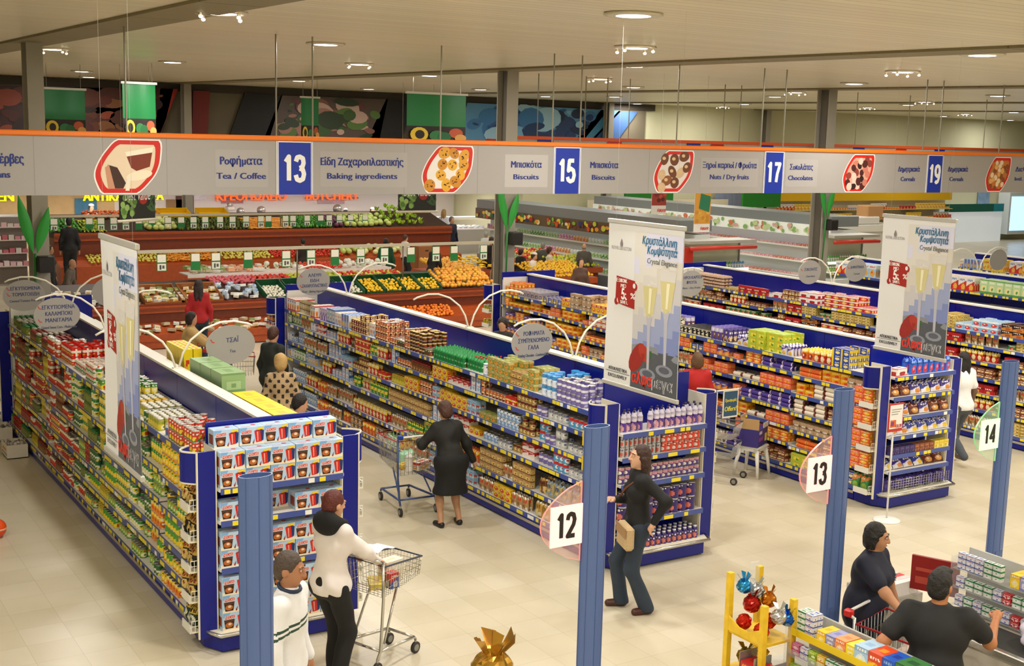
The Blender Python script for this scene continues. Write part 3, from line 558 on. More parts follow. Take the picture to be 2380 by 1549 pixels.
# ---------------------------------------------------------------- goods: laying them out. REC collects every single item; they become objects at the end of the script
REC = []
def put(kd, var, loc, rz=0.0, label=None, group=None, rx=0.0, where=''):
    noun, cat, vs = KIND[kd]; look, pr = vs[var % len(vs)]
    REC.append(dict(kind=kd, noun=noun, cat=cat, look=look, pr=pr, loc=Vector(loc), rz=rz, rx=rx, label=label, group=group, where=where))
def lev_word(k, n): return 'top shelf' if k == n - 1 else 'bottom shelf' if k == 0 else ordinal(n - k) + ' shelf'
CNT = {}
def fill_shelf(rr, x_edge, face, ya, yb, z, clear, depth, choices, gname, lword, endname='front', rows=2, gappy=.04, start_n=None):
    """lay runs of goods along +y from ya to yb on a left-facing shelf edge at x_edge"""
    y = ya + .01; n = 0
    while y < yb - .05:
        kd, var = rr.choice(choices)
        noun, cat, vs = KIND[kd]; look, pr = vs[var % len(vs)]; wd, dp, ht = pr[1]
        if ht > clear - .015:
            n += 1
            if n > 20: break
            continue
        n = 0
        run = rr.randint(2, 6) if wd < .1 else rr.randint(2, 4)
        mx = max(1, min(4, int((clear - .02) / ht)))
        st_ = mx if rr.random() < .55 else rr.randint(1, mx)
        nr = max(1, min(rows, int(depth / (dp + .004))))
        if rr.random() < .12: nr = 1
        setback = rr.choice((0, 0, 0, .02, .05))
        for i in range(run):
            yy = y + wd / 2
            if yy + wd / 2 > yb - .005: y = yb; break
            key = (gname, lword); CNT[key] = CNT.get(key, 0) + 1; o_ = CNT[key]
            for r_ in range(nr):
                s2 = st_ if (r_ == 0 and rr.random() < .85) or st_ == 1 else max(1, st_ - (rr.random() < .3))
                for s_ in range(s2):
                    lay = '' if s2 == 1 else (('lower', 'upper') if s2 == 2 else ('bottom', 'middle', 'upper') if s2 == 3 else ('bottom', 'lower', 'upper', 'topmost'))[s_] + ' '
                    rw = '' if nr == 1 else ('front row', 'second row', 'third row', 'fourth row', 'fifth row')[r_] + ' '
                    put(kd, var, (x_edge + dp / 2 + .012 + setback + r_ * (dp + .004), yy, z + s_ * ht), -PI / 2 + rr.uniform(-.06, .06),
                        None, '%ss on the %s of the %s' % (noun, lword, gname), 0, '%s from the %s, %s%s%s, %s' % (ordinal(o_), endname, lay, rw, lword, gname))
            y += wd + .005
        if rr.random() < gappy * 3: y += rr.uniform(.01, gappy * 3)
def ch(**kw): return [(k, v) for k, vs in kw.items() for v in vs]
rr = random.Random(11)
# choices per gondola and bay (bay 0 is nearest to the camera); the top shelf has its own
A_FR = ch(fruit_can=(0, 1, 2, 0, 1), vegetable_can=(0, 4)); A_VG = ch(vegetable_can=(0, 1, 2, 3, 4)); A_TM = ch(tomato_can=(0, 1, 2, 3, 4, 0)); A_JR = ch(food_jar=(0, 1, 2, 3, 4))
CAN = {0: A_FR + A_VG[:2], 1: A_VG + ch(fruit_can=(0,)), 2: A_VG + ch(food_jar=(0,)), 3: A_VG + A_TM[:2] + ch(food_jar=(3, 1)), 4: A_TM + ch(food_jar=(2,)), 5: A_TM + A_JR, 6: A_JR + ch(tomato_can=(0,))}
CANTOP = {0: ch(vegetable_can=(3, 4), tomato_can=(2,), fruit_can=(3,)), 1: ch(food_jar=(0, 5, 5), vegetable_can=(3,)), 2: ch(vegetable_can=(0, 2, 4)), 3: ch(tomato_can=(3, 2), carton_pack=(0, 1)), 4: ch(carton_pack=(1, 0), tomato_can=(0,)), 5: ch(food_jar=(4, 2), tomato_can=(1,)), 6: ch(food_jar=(1, 4))}
B_ALL = ch(tea_box=(0, 1, 2, 3, 4, 5, 6, 7), coffee_tin=(0, 1, 3), milk_tin=(5, 6), snack_bag=(0, 3, 4))
BOT = {0: ch(milk_tin=(2, 3, 5, 6, 3)), 1: ch(milk_tin=(5, 3), tea_box=(2, 6, 0), coffee_tin=(4, 1)), 2: ch(tea_box=(2, 3, 7, 6, 4)), 3: ch(tea_box=(3, 4, 7, 1), food_jar=(0, 2), coffee_tin=(4,)), 4: ch(coffee_tin=(0, 1, 2, 3), tea_box=(6, 5), snack_bag=(0, 6)), 5: ch(tea_box=(7, 3, 2), snack_bag=(4, 3, 0), coffee_tin=(1, 0)), 6: ch(milk_tin=(0, 5), juice_carton=(0, 1), snack_bag=(3, 4))}
BOTLOW = {0: ch(candy_bag=(0, 1, 2)), 1: ch(candy_bag=(2,), tea_box=(4, 1), snack_bag=(1, 3)), 2: ch(snack_bag=(1, 2, 3), tea_box=(3, 4)), 3: ch(snack_bag=(3, 4, 6), tea_box=(4,)), 4: ch(snack_bag=(1, 0, 3), tea_box=(1, 5)), 5: ch(snack_bag=(0, 1, 3)), 6: ch(snack_bag=(0, 4), milk_tin=(5,))}
BOTTOP = {0: ch(milk_tin=(0, 1, 1, 2, 4)), 1: ch(tea_box=(1, 0), milk_tin=(0,)), 2: ch(soda_bottle=(0, 1, 2)), 3: ch(coffee_tin=(0, 1, 2, 3, 4)), 4: ch(coffee_tin=(0, 4, 2), juice_carton=(2, 4)), 5: ch(juice_carton=(0, 1, 2, 3, 4, 5)), 6: ch(juice_carton=(1, 4, 5), carton_pack=(2,))}
C_ = lambda *a: ch(biscuit_box=a)
BIS = {0: C_(2, 8, 7, 10, 5) + ch(biscuit_roll=(0, 1)), 1: C_(0, 1, 5, 2) + ch(biscuit_roll=(0, 0, 2)), 2: C_(0, 1, 8, 6, 9) + ch(snack_bag=(5, 3)), 3: C_(0, 2, 6, 9, 10), 4: C_(0, 1, 2, 10, 9), 5: C_(0, 1, 2, 6), 6: C_(6, 0, 2, 10)}
BISTOP = {0: ch(snack_bag=(0, 2, 5), biscuit_box=(7, 8)), 1: ch(biscuit_canister=(0,), snack_bag=(2, 1, 5), biscuit_box=(7,)), 2: ch(biscuit_canister=(1, 2, 0), snack_bag=(2,)), 3: ch(biscuit_canister=(0, 2, 2)), 4: C_(9, 10, 4), 5: C_(3, 4, 8, 10), 6: C_(0, 6, 3)}
D_ = lambda *a: ch(chocolate_box=a)
CHO = {b: D_(2, 3, 4, 5, 7, 0) + ch(snack_bag=(0, 3), biscuit_box=(5,)) for b in range(7)}
CHOTOP = {0: D_(0, 7, 1), 1: D_(0, 7, 5, 8), 2: D_(0, 2, 7), 3: D_(1, 2, 3, 0), 4: D_(2, 3, 6, 4), 5: D_(0, 0, 5), 6: ch(egg_tray=(0, 1), chocolate_box=(0,))}
CER = {b: ch(cereal_box=(0, 1, 2, 3, 4, 5)) for b in range(7)}
for gi, (tab, tops, low, nrow) in enumerate(((CAN, CANTOP, None, 2), (BOT, BOTTOP, BOTLOW, 2), (BIS, BISTOP, None, 2), (CHO, CHOTOP, None, 2), (CER, CER, None, 1), (CER, {b: ch(cereal_box=(1, 2), juice_carton=(2, 4), biscuit_box=(2, 3)) for b in range(7)}, None, 1))):
    nm, cx, y0, top, lev, gname = GON[gi]; nl = len(lev)
    for k in range(nl):
        for b in range(GNB):
            z = SIDE[(gi, b, k)]; cl = (SIDE[(gi, b, k + 1)] - .03 - z) if k < nl - 1 else .36
            if k == nl - 1: cl = {0: .26, 1: .31, 2: .3, 3: .3, 4: .3, 5: .32}[gi]
            x = shelf_front(GON[gi], k); dep = cx - SPN - x - .02
            cs = tops[b] if k == nl - 1 else (low[b] if low and k <= 1 else tab[b])
            fill_shelf(rr, x, -1, y0 + b * GBAY + (.28 if b == 0 and k == nl - 1 and gi < 3 else .02), y0 + (b + 1) * GBAY - .02, z, cl, dep, cs, gname, lev_word(k, nl), 'front', (5 if k == nl - 1 else nrow))
# blue refill pouches low on the far part of the purple-bottle gondola
for i in range(12):
    for k in (1, 2):
        pass
# ---------------------------------------------------------------- end displays
def gift_box():
    w_, d_, h_ = .232, .15, .165
    lb, sky, red, yel, nav, brn, crm = M('b9d3ec', .35), M('7fb0e2', .35), M('cf2418', .3), M('f2cf28', .4), M('1f2f66', .35), M('6a3018', .35), M('efe3c8', .4)
    m = MB(); m.box(-w_ / 2, w_ / 2, -d_ / 2, d_ / 2, 0, h_, lb); y = -d_ / 2 - .001
    flat(m, [(-.116, 0), (.116, 0), (.116, .03), (.02, .022), (-.05, .035), (-.116, .03)], y, crm)
    flat(m, [(-.112, .165), (-.04, .165), (-.06, .13), (-.112, .12)], y, sky)
    flat(m, [(-.098, .102), (.0, .108), (.0, .142), (-.098, .136)], y - .0006, M('f3ece6')); flat(m, [(-.095, .106), (-.003, .111), (-.003, .139), (-.095, .134)], y - .001, red)
    text(m, 'NESCAFÉ', .03, M('f7f2ec'), (-.049, y - .0016, .112), fit=.084)
    flat(m, [(-.104, .1), (-.004, .1), (-.016, .016), (-.09, .016)], y - .0006, M('33190f', .3)); flat(m, ellipse(.036, .026, 16, -.055, .05), y - .001, M('b86428')); flat(m, ellipse(.016, .012, 10, -.05, .058), y - .0014, M('e8d0b0')); flat(m, [(-.1, .094), (-.01, .094), (-.012, .08), (-.098, .08)], y - .001, M('5a3420'))
    flat(m, [(.022, .128), (.1, .138), (.092, .026), (.04, .02)], y - .0006, red); flat(m, [(.078, .134), (.114, .13), (.108, .04), (.088, .026)], y - .001, nav); flat(m, [(.046, .118), (.058, .12), (.06, .034), (.052, .03)], y - .0014, M('f0a090')); flat(m, [(.022, .128), (.06, .14), (.1, .138), (.06, .126)], y - .0013, M('8c1810'))
    flat(m, [(.045, .152), (.112, .162), (.11, .142), (.05, .134)], y - .0014, yel); flat(m, [(.004, .016), (.026, .056), (.018, .008)], y - .001, M('8c1c18'))
    t = h_ + .0008
    m.quad([(-.09, -.05, t), (-.0, -.05, t), (-.0, -.02, t), (-.09, -.02, t)], M('c8a8b8')); m.quad([(.03, -.03, t), (.09, -.03, t), (.09, .05, t), (.03, .05, t)], M('a8c4e4')); m.quad([(.02, .0, t + .0004), (.06, .0, t + .0004), (.06, .03, t + .0004), (.02, .03, t + .0004)], red)
    x = w_ / 2 + .0008; m.quad([(-x, .05, .03), (-x, -.05, .03), (-x, -.05, .12), (-x, .05, .12)], M('8c4030')); m.quad([(x, -.05, .03), (x, .05, .03), (x, .05, .12), (x, -.05, .12)], M('8c4030'))
    return m.mesh('gift_box'), (w_, d_, h_)
kind('coffee_mug_gift_box', 'coffee mug box', 'box', [V('pale blue', gift_box())])
def stack_row(kd, var, xs, y, z, ns, where, grp, rz=0.0, lays=('lower', 'upper', 'topmost', 'highest', 'uppermost')):
    for i, x in enumerate(xs):
        h = KIND[kd][2][var][1][1][2]; n_ = ns[i] if isinstance(ns, (list, tuple)) else ns
        for s in range(n_):
            lay = '' if n_ == 1 else (lays[s] if n_ < 4 else ('lower', 'upper', 'topmost', 'highest', 'uppermost')[s]) + ', '
            put(kd, var, (x + rr.uniform(-.003, .003), y + rr.uniform(-.006, .006), z + s * h), rz + rr.uniform(-.03, .03), None, grp, 0, '%s from the left, %s%s' % (ordinal(i + 1), lay, where))
cx, yf, lv = ENDS[0]
X5 = [cx - .475 + i * .238 for i in range(5)]
stack_row('coffee_mug_gift_box', 0, X5, yf + .02, lv[2], 2, 'front row, top end shelf', 'mug boxes on the end display'); stack_row('coffee_mug_gift_box', 0, X5, yf + .18, lv[2], 3, 'back row, top end shelf', 'mug boxes on the end display')
stack_row('coffee_mug_gift_box', 0, X5[:2] + X5[3:], yf + .03, lv[1], [1, 1, 1, 1], 'second end shelf, front', 'mug boxes on the end display'); stack_row('coffee_mug_gift_box', 0, X5[2:], yf + .19, lv[1], 1, 'second end shelf, back', 'mug boxes on the end display')
stack_row('coffee_mug_gift_box', 0, X5, yf + .03, lv[0], 2, 'third end shelf', 'mug boxes on the end display')
stack_row('coffee_mug_gift_box', 0, X5, yf + .0, .2, 3, 'bottom of the end display', 'mug boxes on the end display')
cx, yf, lv = ENDS[1]
kind('juice_bottle', 'juice bottle', 'bottle', [V('purple', p_bottle(.034, .235, ('5a3a9a', 'cfc8dc', 'd8a0a8', 'ece4ee'), '2c2050', 'a', 1, 14, .66, .36))])
kind('slim_can', 'slim drink can', 'can', [V('silver', p_can(.027, .115, ('bdbcc0', '8a8a90', 'd8604a', '6a5a6a'), 'c', 3, lid=SILV)), V('red', p_can(.038, .1, ('d8402c', 'c8301f', 'f0ece4', 'f4e4d8'), 'a', 4, lid=SILV)), V('purple', p_can(.036, .095, ('4a3480', 'c88a98', 'f0ece8', 'd8b0b8'), 'a', 5, lid=SILV)), V('dark purple', p_can(.058, .165, ('34246e', '34246e', 'd8786a', 'f0ece8'), 'a', 6, lid=SILV))])
kind('squash_bottle', 'short purple bottle', 'bottle', [V('white-capped', p_bottle(.034, .14, ('3c2c7a', '3c2c7a', 'd87868', 'e8e0ea'), 'f0f0f0', 'a', 2, 12, .74, .55))])
for i in range(15):
    for r_ in range(2 if i not in (5, 11) else 1):
        if i in (4,) and r_ == 0: continue
        put('juice_bottle', 0, (cx - .55 + i * .078 + rr.uniform(-.012, .012), yf + .02 + r_ * .085 + rr.uniform(-.01, .01), lv[3]), rr.uniform(-.6, .6), None, 'purple bottles on the end display', 0, '%s from the left, %s row, top shelf, blue end display' % (ordinal(i + 1), ('front', 'back')[r_]))
wh = '%s shelf, purple end display'
stack_row('slim_can', 0, [cx - .55 + i * .062 for i in range(9)], yf, lv[2], 2, wh % 'second', 'drink cans on the end display')
stack_row('slim_can', 1, [cx + .03 + i * .079 for i in range(7)], yf, lv[2], 2, wh % 'second', 'drink cans on the end display')
stack_row('slim_can', 2, [cx - .55 + i * .0755 for i in range(15)], yf, lv[1], 2, wh % 'third', 'drink cans on the end display')
stack_row('slim_can', 3, [cx - .53 + i * .121 for i in range(9)], yf, lv[0], 2, wh % 'fourth', 'drink cans on the end display')
for r_ in range(3):
    for i in range(15): put('squash_bottle', 0, (cx - .54 + i * .076, yf - .02 + r_ * .085, .2), rr.uniform(-.1, .1), None, 'short bottles at the base of the end display', 0, '%s from the left, %s row, base of the purple end display' % (ordinal(i + 1), ORD[r_]))
cx, yf, lv = ENDS[2]
kind('snack_pack', 'snack pack', 'packet', [V('blue', p_bag(.12, .07, .2, ('2f6ad8', '1f4ab0', 'd83048', '8ab0ec'), 'a', 1, .2)), V('purple white', p_bag(.2, .06, .14, ('3c2a9a', 'e8e4f0', 'd88a3c', 'f0ecec'), 'b', 2, .2)), V('blue yellow', p_bag(.2, .06, .14, ('3440b0', 'ece8f0', 'f0c838', 'e8e0d0'), 'b', 3, .2)), V('brown', p_bag(.19, .06, .13, ('6a2c20', '8c3a2a', 'd89a4a', 'e8d8c8'), 'a', 4, .2)), V('dark purple', p_bag(.24, .14, .17, ('2a1c66', '3a2a80', '4a3a9a', '6a5ab0'), 'e', 5, .15))])
kind('snack_bar_pile', 'pile of snack bars', 'bars', [V('purple', p_box(.09, .1, .1, ('3a2c66', '57488a', '2c2050', '6a5a9a'), 'e', 1)), V('brown', p_box(.09, .1, .1, ('8a4a30', 'b06a48', '6a3420', 'c88a60'), 'e', 2)), V('yellow', p_box(.09, .1, .1, ('e8d048', 'c8a82c', 'f0e080', 'b8902a'), 'e', 3))])
wh = '%s shelf, blue snack end display'
for i in range(7):
    for r_ in range(2): put('snack_pack', 0, (cx - .2 + i * .112, yf + .0 + r_ * .12, lv[5]), rr.uniform(-.2, .2), None, 'blue packs on the end display', 0, '%s from the left, %s row, ' % (ordinal(i + 1), ('front', 'back')[r_]) + wh % 'top')
put('chocolate_box', 6, (cx - .42, yf + .04, lv[5]), .15, 'silver white box at the left of the top shelf, blue snack end display')
for k, vs_ in ((4, (3, 3, 1, 2, 1, 1)), (3, (1, 1, 3, 1, 3, 3)), (2, (1, 1, 2, 2, 2, 2))):
    for i in range(6):
        for r_ in range(2): put('snack_pack', vs_[i], (cx - .5 + i * .2, yf + .0 + r_ * .11, lv[k] + .005), rr.uniform(-.08, .08), None, 'snack packs on the end display', -.35, '%s from the left, %s row, ' % (ordinal(i + 1), ('front', 'back')[r_]) + wh % ordinal(6 - k))
for i in range(12): put('snack_bar_pile', 0 if i < 5 else 1 if i < 9 else 2, (cx - .53 + i * .097, yf + .0, lv[1]), 0, None, 'snack bar piles on the end display', 0, '%s from the left, ' % ordinal(i + 1) + wh % 'fifth')
for i in range(6): put('snack_pack', (2, 1, 1, 2, 3, 3)[i], (cx - .5 + i * .2, yf + .02, lv[0] + .004), rr.uniform(-.1, .1), None, 'snack packs on the end display', -.7, '%s from the left, ' % ordinal(i + 1) + wh % 'sixth')
for i in range(6): put('snack_pack', 4, (cx - .5 + i * .2, yf + .02, .205), rr.uniform(-.3, .3), None, 'dark packs in the wire basket', -.2, '%s from the left, wire basket under the blue snack end display' % ordinal(i + 1))
mb = MB()
for k in range(5): mb.tube([(cx - .6, yf - .08, .22 + k * .035), (cx + .6, yf - .08, .22 + k * .035)], .003, CHROME, 4)
for i in range(25): mb.cyl((cx - .6 + i * .05, yf - .08, .2), (cx - .6 + i * .05, yf - .08, .37), .0025, CHROME, 4)
mb.obj('wire_basket', label='low chrome wire basket front holding dark purple packs', cat='basket')
# corner towers
kind('coffee_bag', 'coffee bag', 'bag', [V('black gold', p_bag(.13, .08, .17, ('1c1610', 'c8a050', 'e0c070', '8a2a1c'), 'a', 1, .18, .3)), V('dark red gold', p_bag(.13, .08, .17, ('5a1c14', 'c89a40', 'e8d8c0', '2a1610'), 'e', 2, .18, .3)), V('green gold', p_bag(.13, .08, .17, ('16301c', 'c8a84a', 'e0e0d0', '0f1c12'), 'a', 3, .18, .3))])
kind('salad_bag', 'green topped bag', 'bag', [V('green orange', p_bag(.16, .12, .2, ('d8803a', '3c8a48', '8ab04a', 'e0c8a0'), 'b', 4, .2))])
for gi, (x, y, z) in [(g, p) for g in (0, 1, 2, 11, 12, 13, 20, 21) for p in TRAYS[g]]:
    k = TRAYS[gi].index((x, y, z)); nt_ = len(TRAYS[gi]); gname = GON[gi % 10][5]; endn = 'near' if gi < 10 else 'right near' if gi >= 20 else 'far'
    tr = ('lowest', 'second', 'third', 'fourth', 'top')[k] + ' basket, ' + endn + ' tower, ' + gname
    if gi == 0:
        for i in range(5): put('coffee_bag', (2 if k == 0 else i % 2), (x - .05 + (i % 2) * .07, y - .1 + i * .05, z), -PI / 2 + rr.uniform(-.5, .5), None, 'coffee bags in the corner tower', rr.uniform(-.5, -.1), ORD[i] + ' from the front, ' + tr)
    elif gi >= 20:
        for i in range(2): put('biscuit_box', (5, 2)[gi - 20], (x + .02, y - .1 + i * .17, z), PI / 2, None, 'boxes in the right corner tower', 0, ('front ', 'back ')[i] + 'in the ' + tr)
    elif gi in (1,):
        for i in range(4): put('biscuit_box', 8, (x - .02, y - .1 + (i % 2) * .17, z + (i // 2) * .085), -PI / 2, None, 'blue packs in the corner tower', 0, ('lower ', 'upper ')[i // 2] + ('front ', 'back ')[i % 2] + 'in the ' + tr)
    elif gi == 2 and k == 0:
        for i in range(2): put('salad_bag', 0, (x - .02, y - .1 + i * .15, z), -PI / 2, None, 'bags in the corner tower', -.2, ('front', 'back')[i] + ' in the ' + tr)
    elif gi == 2:
        for i in range(6): put('biscuit_box', i % 2, (x - .04 + (i // 6) * .08, y - .09 + (i % 2) * .155, z + (i // 2) * .075), -PI / 2, None, 'orange boxes in the corner tower', 0, ('lower ', 'middle ', 'upper ')[i // 2] + ('front ', 'back ')[i % 2] + 'in the ' + tr)
    elif gi == 11:
        for i in range(4): put('biscuit_box', 6, (x - .03, y - .1 + (i % 2) * .14, z + (i // 2) * .12), -PI / 2, None, 'purple boxes in the far corner tower', 0, ('lower ', 'upper ')[i // 2] + ('front ', 'back ')[i % 2] + 'in the ' + tr)
    else:
        for i in range(4): put('food_jar', (0 if k < 4 else 5), (x - .06 + (i // 2) * .08, y - .1 + (i % 2) * .1, z), -PI / 2, None, 'jars in the far corner tower', 0, ('outer ', 'inner ')[i // 2] + ('front ', 'back ')[i % 2] + 'in the ' + tr)
# ---------------------------------------------------------------- hanging aisle banner
GREY = M('a39e9a', .5); ORNG = M('ee7a1c', .4); NAVY = M('1d2d78', .5); BWHITE = M('f2f0ec', .45)
YBN = 15.8
ZB0, ZB1 = 3.835, 4.555
LEAF = [(.36, 1), (.98, 1), (1.0, .7), (.95, .45), (.84, .24), (.62, .0), (.12, 0), (.02, .2), (0, .38), (.06, .58), (.18, .8)]
def _smooth(P, k=4):
    out = []; n = len(P)
    for i in range(n):
        a, b, c, d = P[i - 1], P[i], P[(i + 1) % n], P[(i + 2) % n]
        for j in range(k):
            t = j / k; out.append(tuple(.5 * (2 * b[q] + (c[q] - a[q]) * t + (2 * a[q] - 5 * b[q] + 4 * c[q] - d[q]) * t * t + (3 * b[q] - a[q] - 3 * c[q] + d[q]) * t ** 3) for q in (0, 1)))
    return [(x, min(1, max(0, y))) for x, y in out]
LEAF = _smooth([(.36, 1), (.68, 1), (.98, 1), (1.0, .7), (.95, .45), (.84, .24), (.62, .0), (.36, 0), (.12, 0), (.02, .2), (0, .38), (.06, .58), (.18, .8)])
def leaf_picture(parent, x0, x1, content, y, name='picture'):
    w_ = x1 - x0; h_ = ZB1 - ZB0 - .03
    P = lambda k: [(x0 + w_ * (.5 + (u - .5) * k), ZB0 + .012 + h_ * (.5 + (v - .5) * k)) for u, v in LEAF]
    m = MB(); flat(m, P(1.0), y - .002, BWHITE); flat(m, P(.955), y - .003, M('cf1f14', .4)); flat(m, P(.80), y - .004, M({'coffee': 'e8d2b4', 'cookies': 'e9e2dc', 'nuts': 'dcd2cc', 'choc': 'd8a08c', 'flakes': 'b8743a'}[content], .45))
    r2 = random.Random(content); cx, cz = (x0 + x1) / 2, (ZB0 + ZB1) / 2
    el = lambda u, v, a, b, c, d, rot=0: flat(m, ellipse(a * w_, b * w_, 14, x0 + w_ * u, ZB0 + h_ * v, rot), y - .004 - d, M(c, .45))
    if content == 'coffee':
        flat(m, [(x0 + w_ * u, ZB0 + h_ * v) for u, v in ((.48, .70), (.86, .78), (.82, .52), (.62, .44), (.54, .5))], y - .005, M('7c2a10', .4)); flat(m, [(x0 + w_ * u, ZB0 + h_ * v) for u, v in ((.46, .78), (.88, .88), (.86, .78), (.48, .70))], y - .005, M('f6ead2', .4))
        el(.66, .36, .2, .07, 'f4e4c8', .0012, .2); flat(m, [(x0 + w_ * u, ZB0 + h_ * v) for u, v in ((.2, .55), (.34, .5), (.46, .22), (.42, .12), (.28, .12), (.22, .3))], y - .0052, M('3c1c10', .4)); flat(m, [(x0 + w_ * u, ZB0 + h_ * v) for u, v in ((.48, .32), (.53, .36), (.51, .08), (.45, .08))], y - .0058, M('f0e4d0', .4)); flat(m, [(x0 + w_ * u, ZB0 + h_ * v) for u, v in ((.16, .5), (.22, .55), (.3, .12), (.2, .12))], y - .0056, M('c89070', .4))
    else:
        cols = {'cookies': ('e0a52c', 'c8861c', 'd89a28'), 'nuts': ('8a4f26', 'b88a58', '6a3818', 'd0b08a'), 'choc': ('4a1c1a', 'c87864', 'e8c4b4', '8a3a30', '2a1210'), 'flakes': ('c8742c', 'e0a860', '8a4a1c', 'e8d0b0')}[content]
        n = {'cookies': 11, 'nuts': 10, 'choc': 22, 'flakes': 26}[content]; k = 0; pts = []
        while len(pts) < n and k < 900:
            k += 1; u, v = r2.uniform(.14, .86), r2.uniform(.12, .88)
            if u < .5 - .42 * v + .1 and v > .5 or u > .5 + .42 * v + .1 or (u < .25 and v > .5): continue
            if all((u - a) ** 2 + (v - b) ** 2 > {'cookies': .032, 'nuts': .03, 'choc': .014, 'flakes': .011}[content] for a, b in pts): pts.append((u, v))
        for i, (u, v) in enumerate(pts):
            s = {'cookies': .105, 'nuts': .11, 'choc': .08, 'flakes': .07}[content]
            el(u, v, s * r2.uniform(.8, 1.1), s * r2.uniform(.9, 1.25), r2.choice(cols), .0008 + i * .00004, r2.uniform(0, 3))
            if content == 'cookies':
                for q in range(6): el(u + r2.uniform(-.06, .06), v + r2.uniform(-.06, .06), .014, .012, '6a3a14', .0018)
            if content == 'nuts': el(u - .02, v + .02, s * .4, s * .3, 'd8b488', .0018)
    m.obj('picture_oval', parent)
ban = thing('aisle_banner', 'long grey hanging banner with orange top rail and blue aisle number boards', 'sign', (0, 0, 0))
XB0, XB1 = -4.0, 36.0
m = MB(); x = XB0
JN = [ony(p, 400, YBN).x for p in (80, 240, 388, 940, 1110, 1508, 2080, 2207)]
m.box(XB0, XB1, YBN, YBN + .05, ZB0, ZB1, GREY)
for xj in JN: m.box(xj - .003, xj + .003, YBN - .0012, YBN, ZB0, ZB1, M('8f8a86', .5))
m.obj('panel', ban)
m = MB(); m.box(XB0, XB1, YBN - .03, YBN + .08, ZB1, ZB1 + .065, ORNG, .012); m.obj('top_rail', ban)
bx_ = lambda px: ony(px, 400, YBN).x
zz_ = lambda px, py: ony(px, py, YBN).z
for p0, p1, num, zs in ((648, 721, '13', (422, 365)), (1290, 1344, '15', None), (1778, 1817, '17', None), (2156, 2187, '19', None)):
    a, b = bx_(p0), bx_(p1)
    m = MB(); m.box(a - .035, b + .035, YBN - .012, YBN - .002, ZB0, ZB1 - .005, BWHITE); m.box(a - .022, a - .016, YBN - .0135, YBN - .012, ZB0, ZB1 - .005, M('2f50b0')); m.box(b + .016, b + .022, YBN - .0135, YBN - .012, ZB0, ZB1 - .005, M('2f50b0')); m.box(a - .004, b + .004, YBN - .016, YBN - .002, ZB0, ZB1 - .02, M('0f2fa0', .4))
    nb = m.obj('number_board', ban)
    m = MB(); digits(m, num, .32, BWHITE, ((a + b) / 2, YBN - .0175, (ZB0 + ZB1) / 2 - .17), .5, .2); m.obj('number', nb)
for p0, p1, c in ((218, 376, 'coffee'), (980, 1099, 'cookies'), (1519, 1611, 'nuts'), (1959, 2031, 'choc'), (2292, 2348, 'flakes')): leaf_picture(ban, bx_(p0), bx_(p1), c, YBN)
patch = MB()
for a, b, c, d in ((1173, 1273, 367, 424), (500, 623, 358, 423), (744, 946, 358, 423), (1628, 1762, 370, 424), (1826, 1900, 374, 425)):
    x0, x1 = bx_(a), bx_(b); patch.box(x0, x1, YBN - .0018, YBN, ZB0 + .1, ZB1 - .13, M('a9a4a1' if a != 1173 else 'b5b0ad', .5))
patch.obj('lettering_patch', ban)
m = MB()
for t, px, py, w_, sz, it in (('Ροφήματα', 561, 383, 97, .15, 0), ('Tea / Coffee', 561, 416, 114, .115, 0), ('Είδη Ζαχαροπλαστικής', 843, 385, 191, .15, 0), ('Baking ingredients', 843, 416, 162, .115, 0), ('Μπισκότα', 1223, 390, 70, .14, 0), ('Biscuits', 1223, 417, 58, .11, 0), ('Μπισκότα', 1404, 391, 64, .14, 0), ('Biscuits', 1403, 418, 53, .11, 0),
        ('Ξηροί καρποί / Φρούτα', 1696, 391, 124, .14, 0), ('Nuts / Dry fruits', 1696, 417, 90, .115, 0), ('Σοκολάτες', 1862, 395, 53, .14, 0), ('Chocolates', 1861, 419, 57, .115, 0), ('Δημητριακά', 2112, 399, 50, .13, 0), ('Cereals', 2111, 421, 33, .11, 0), ('Δημητριακά', 2226, 399, 46, .13, 0), ('Cereals', 2224, 421, 32, .11, 0), ('Κονσέρβες', 4, 380, 104, .16, 0), ('Cans', 0, 413, 46, .115, 0), ('Διεθνή', 2378, 399, 36, .13, 0), ('Intl. cuisine', 2388, 420, 56, .1, 0)):
    x = bx_(px); fw = bx_(px + w_ / 2) - bx_(px - w_ / 2)
    text(m, t, sz, NAVY, (x, YBN - .003, zz_(px, py)), .006, it, fw)
m.obj('lettering', ban)
m = MB()
for px in (293, 643, 728, 1027, 1289, 1354, 1580, 1778, 1830, 2158, 2196, 2337):
    x = ony(px, 200, YBN).x; m.cyl((x, YBN + .025, ZB1 + .06), (x, YBN + .025, cz(YBN)), .012, M('8d8878', .4, .5), 6)
m.obj('hanging_rods', ban)
# the same banner repeated one cross-aisle farther on
b2 = thing('aisle_banner', 'second grey banner with orange rail, peeping above the nearer one', 'sign', (0, 0, 0))
Y2 = 21.9; o2 = 13.6
m = MB(); m.box(o2, 46, Y2, Y2 + .05, 3.95, 4.66, GREY); m.obj('panel', b2)
m = MB(); m.box(o2, 46, Y2 - .03, Y2 + .08, 4.66, 4.725, M('d8541c', .4)); m.obj('top_rail', b2)
for px in (1267, 1612, 1783, 1997, 2185):
    x = ony(px, 330, Y2).x; m = MB(); m.box(x - .2, x + .2, Y2 - .015, Y2, 3.95, 4.655, M('1a2a90', .4)); m.obj('number_board', b2)
for px in (1140, 1420, 1660, 2090):
    x = ony(px, 330, Y2).x; m = MB(); flat(m, [(x - .3 + .6 * u, 3.96 + .69 * v) for u, v in LEAF], Y2 - .004, M('b81f16', .4)); m.obj('picture_oval', b2)
m = MB()
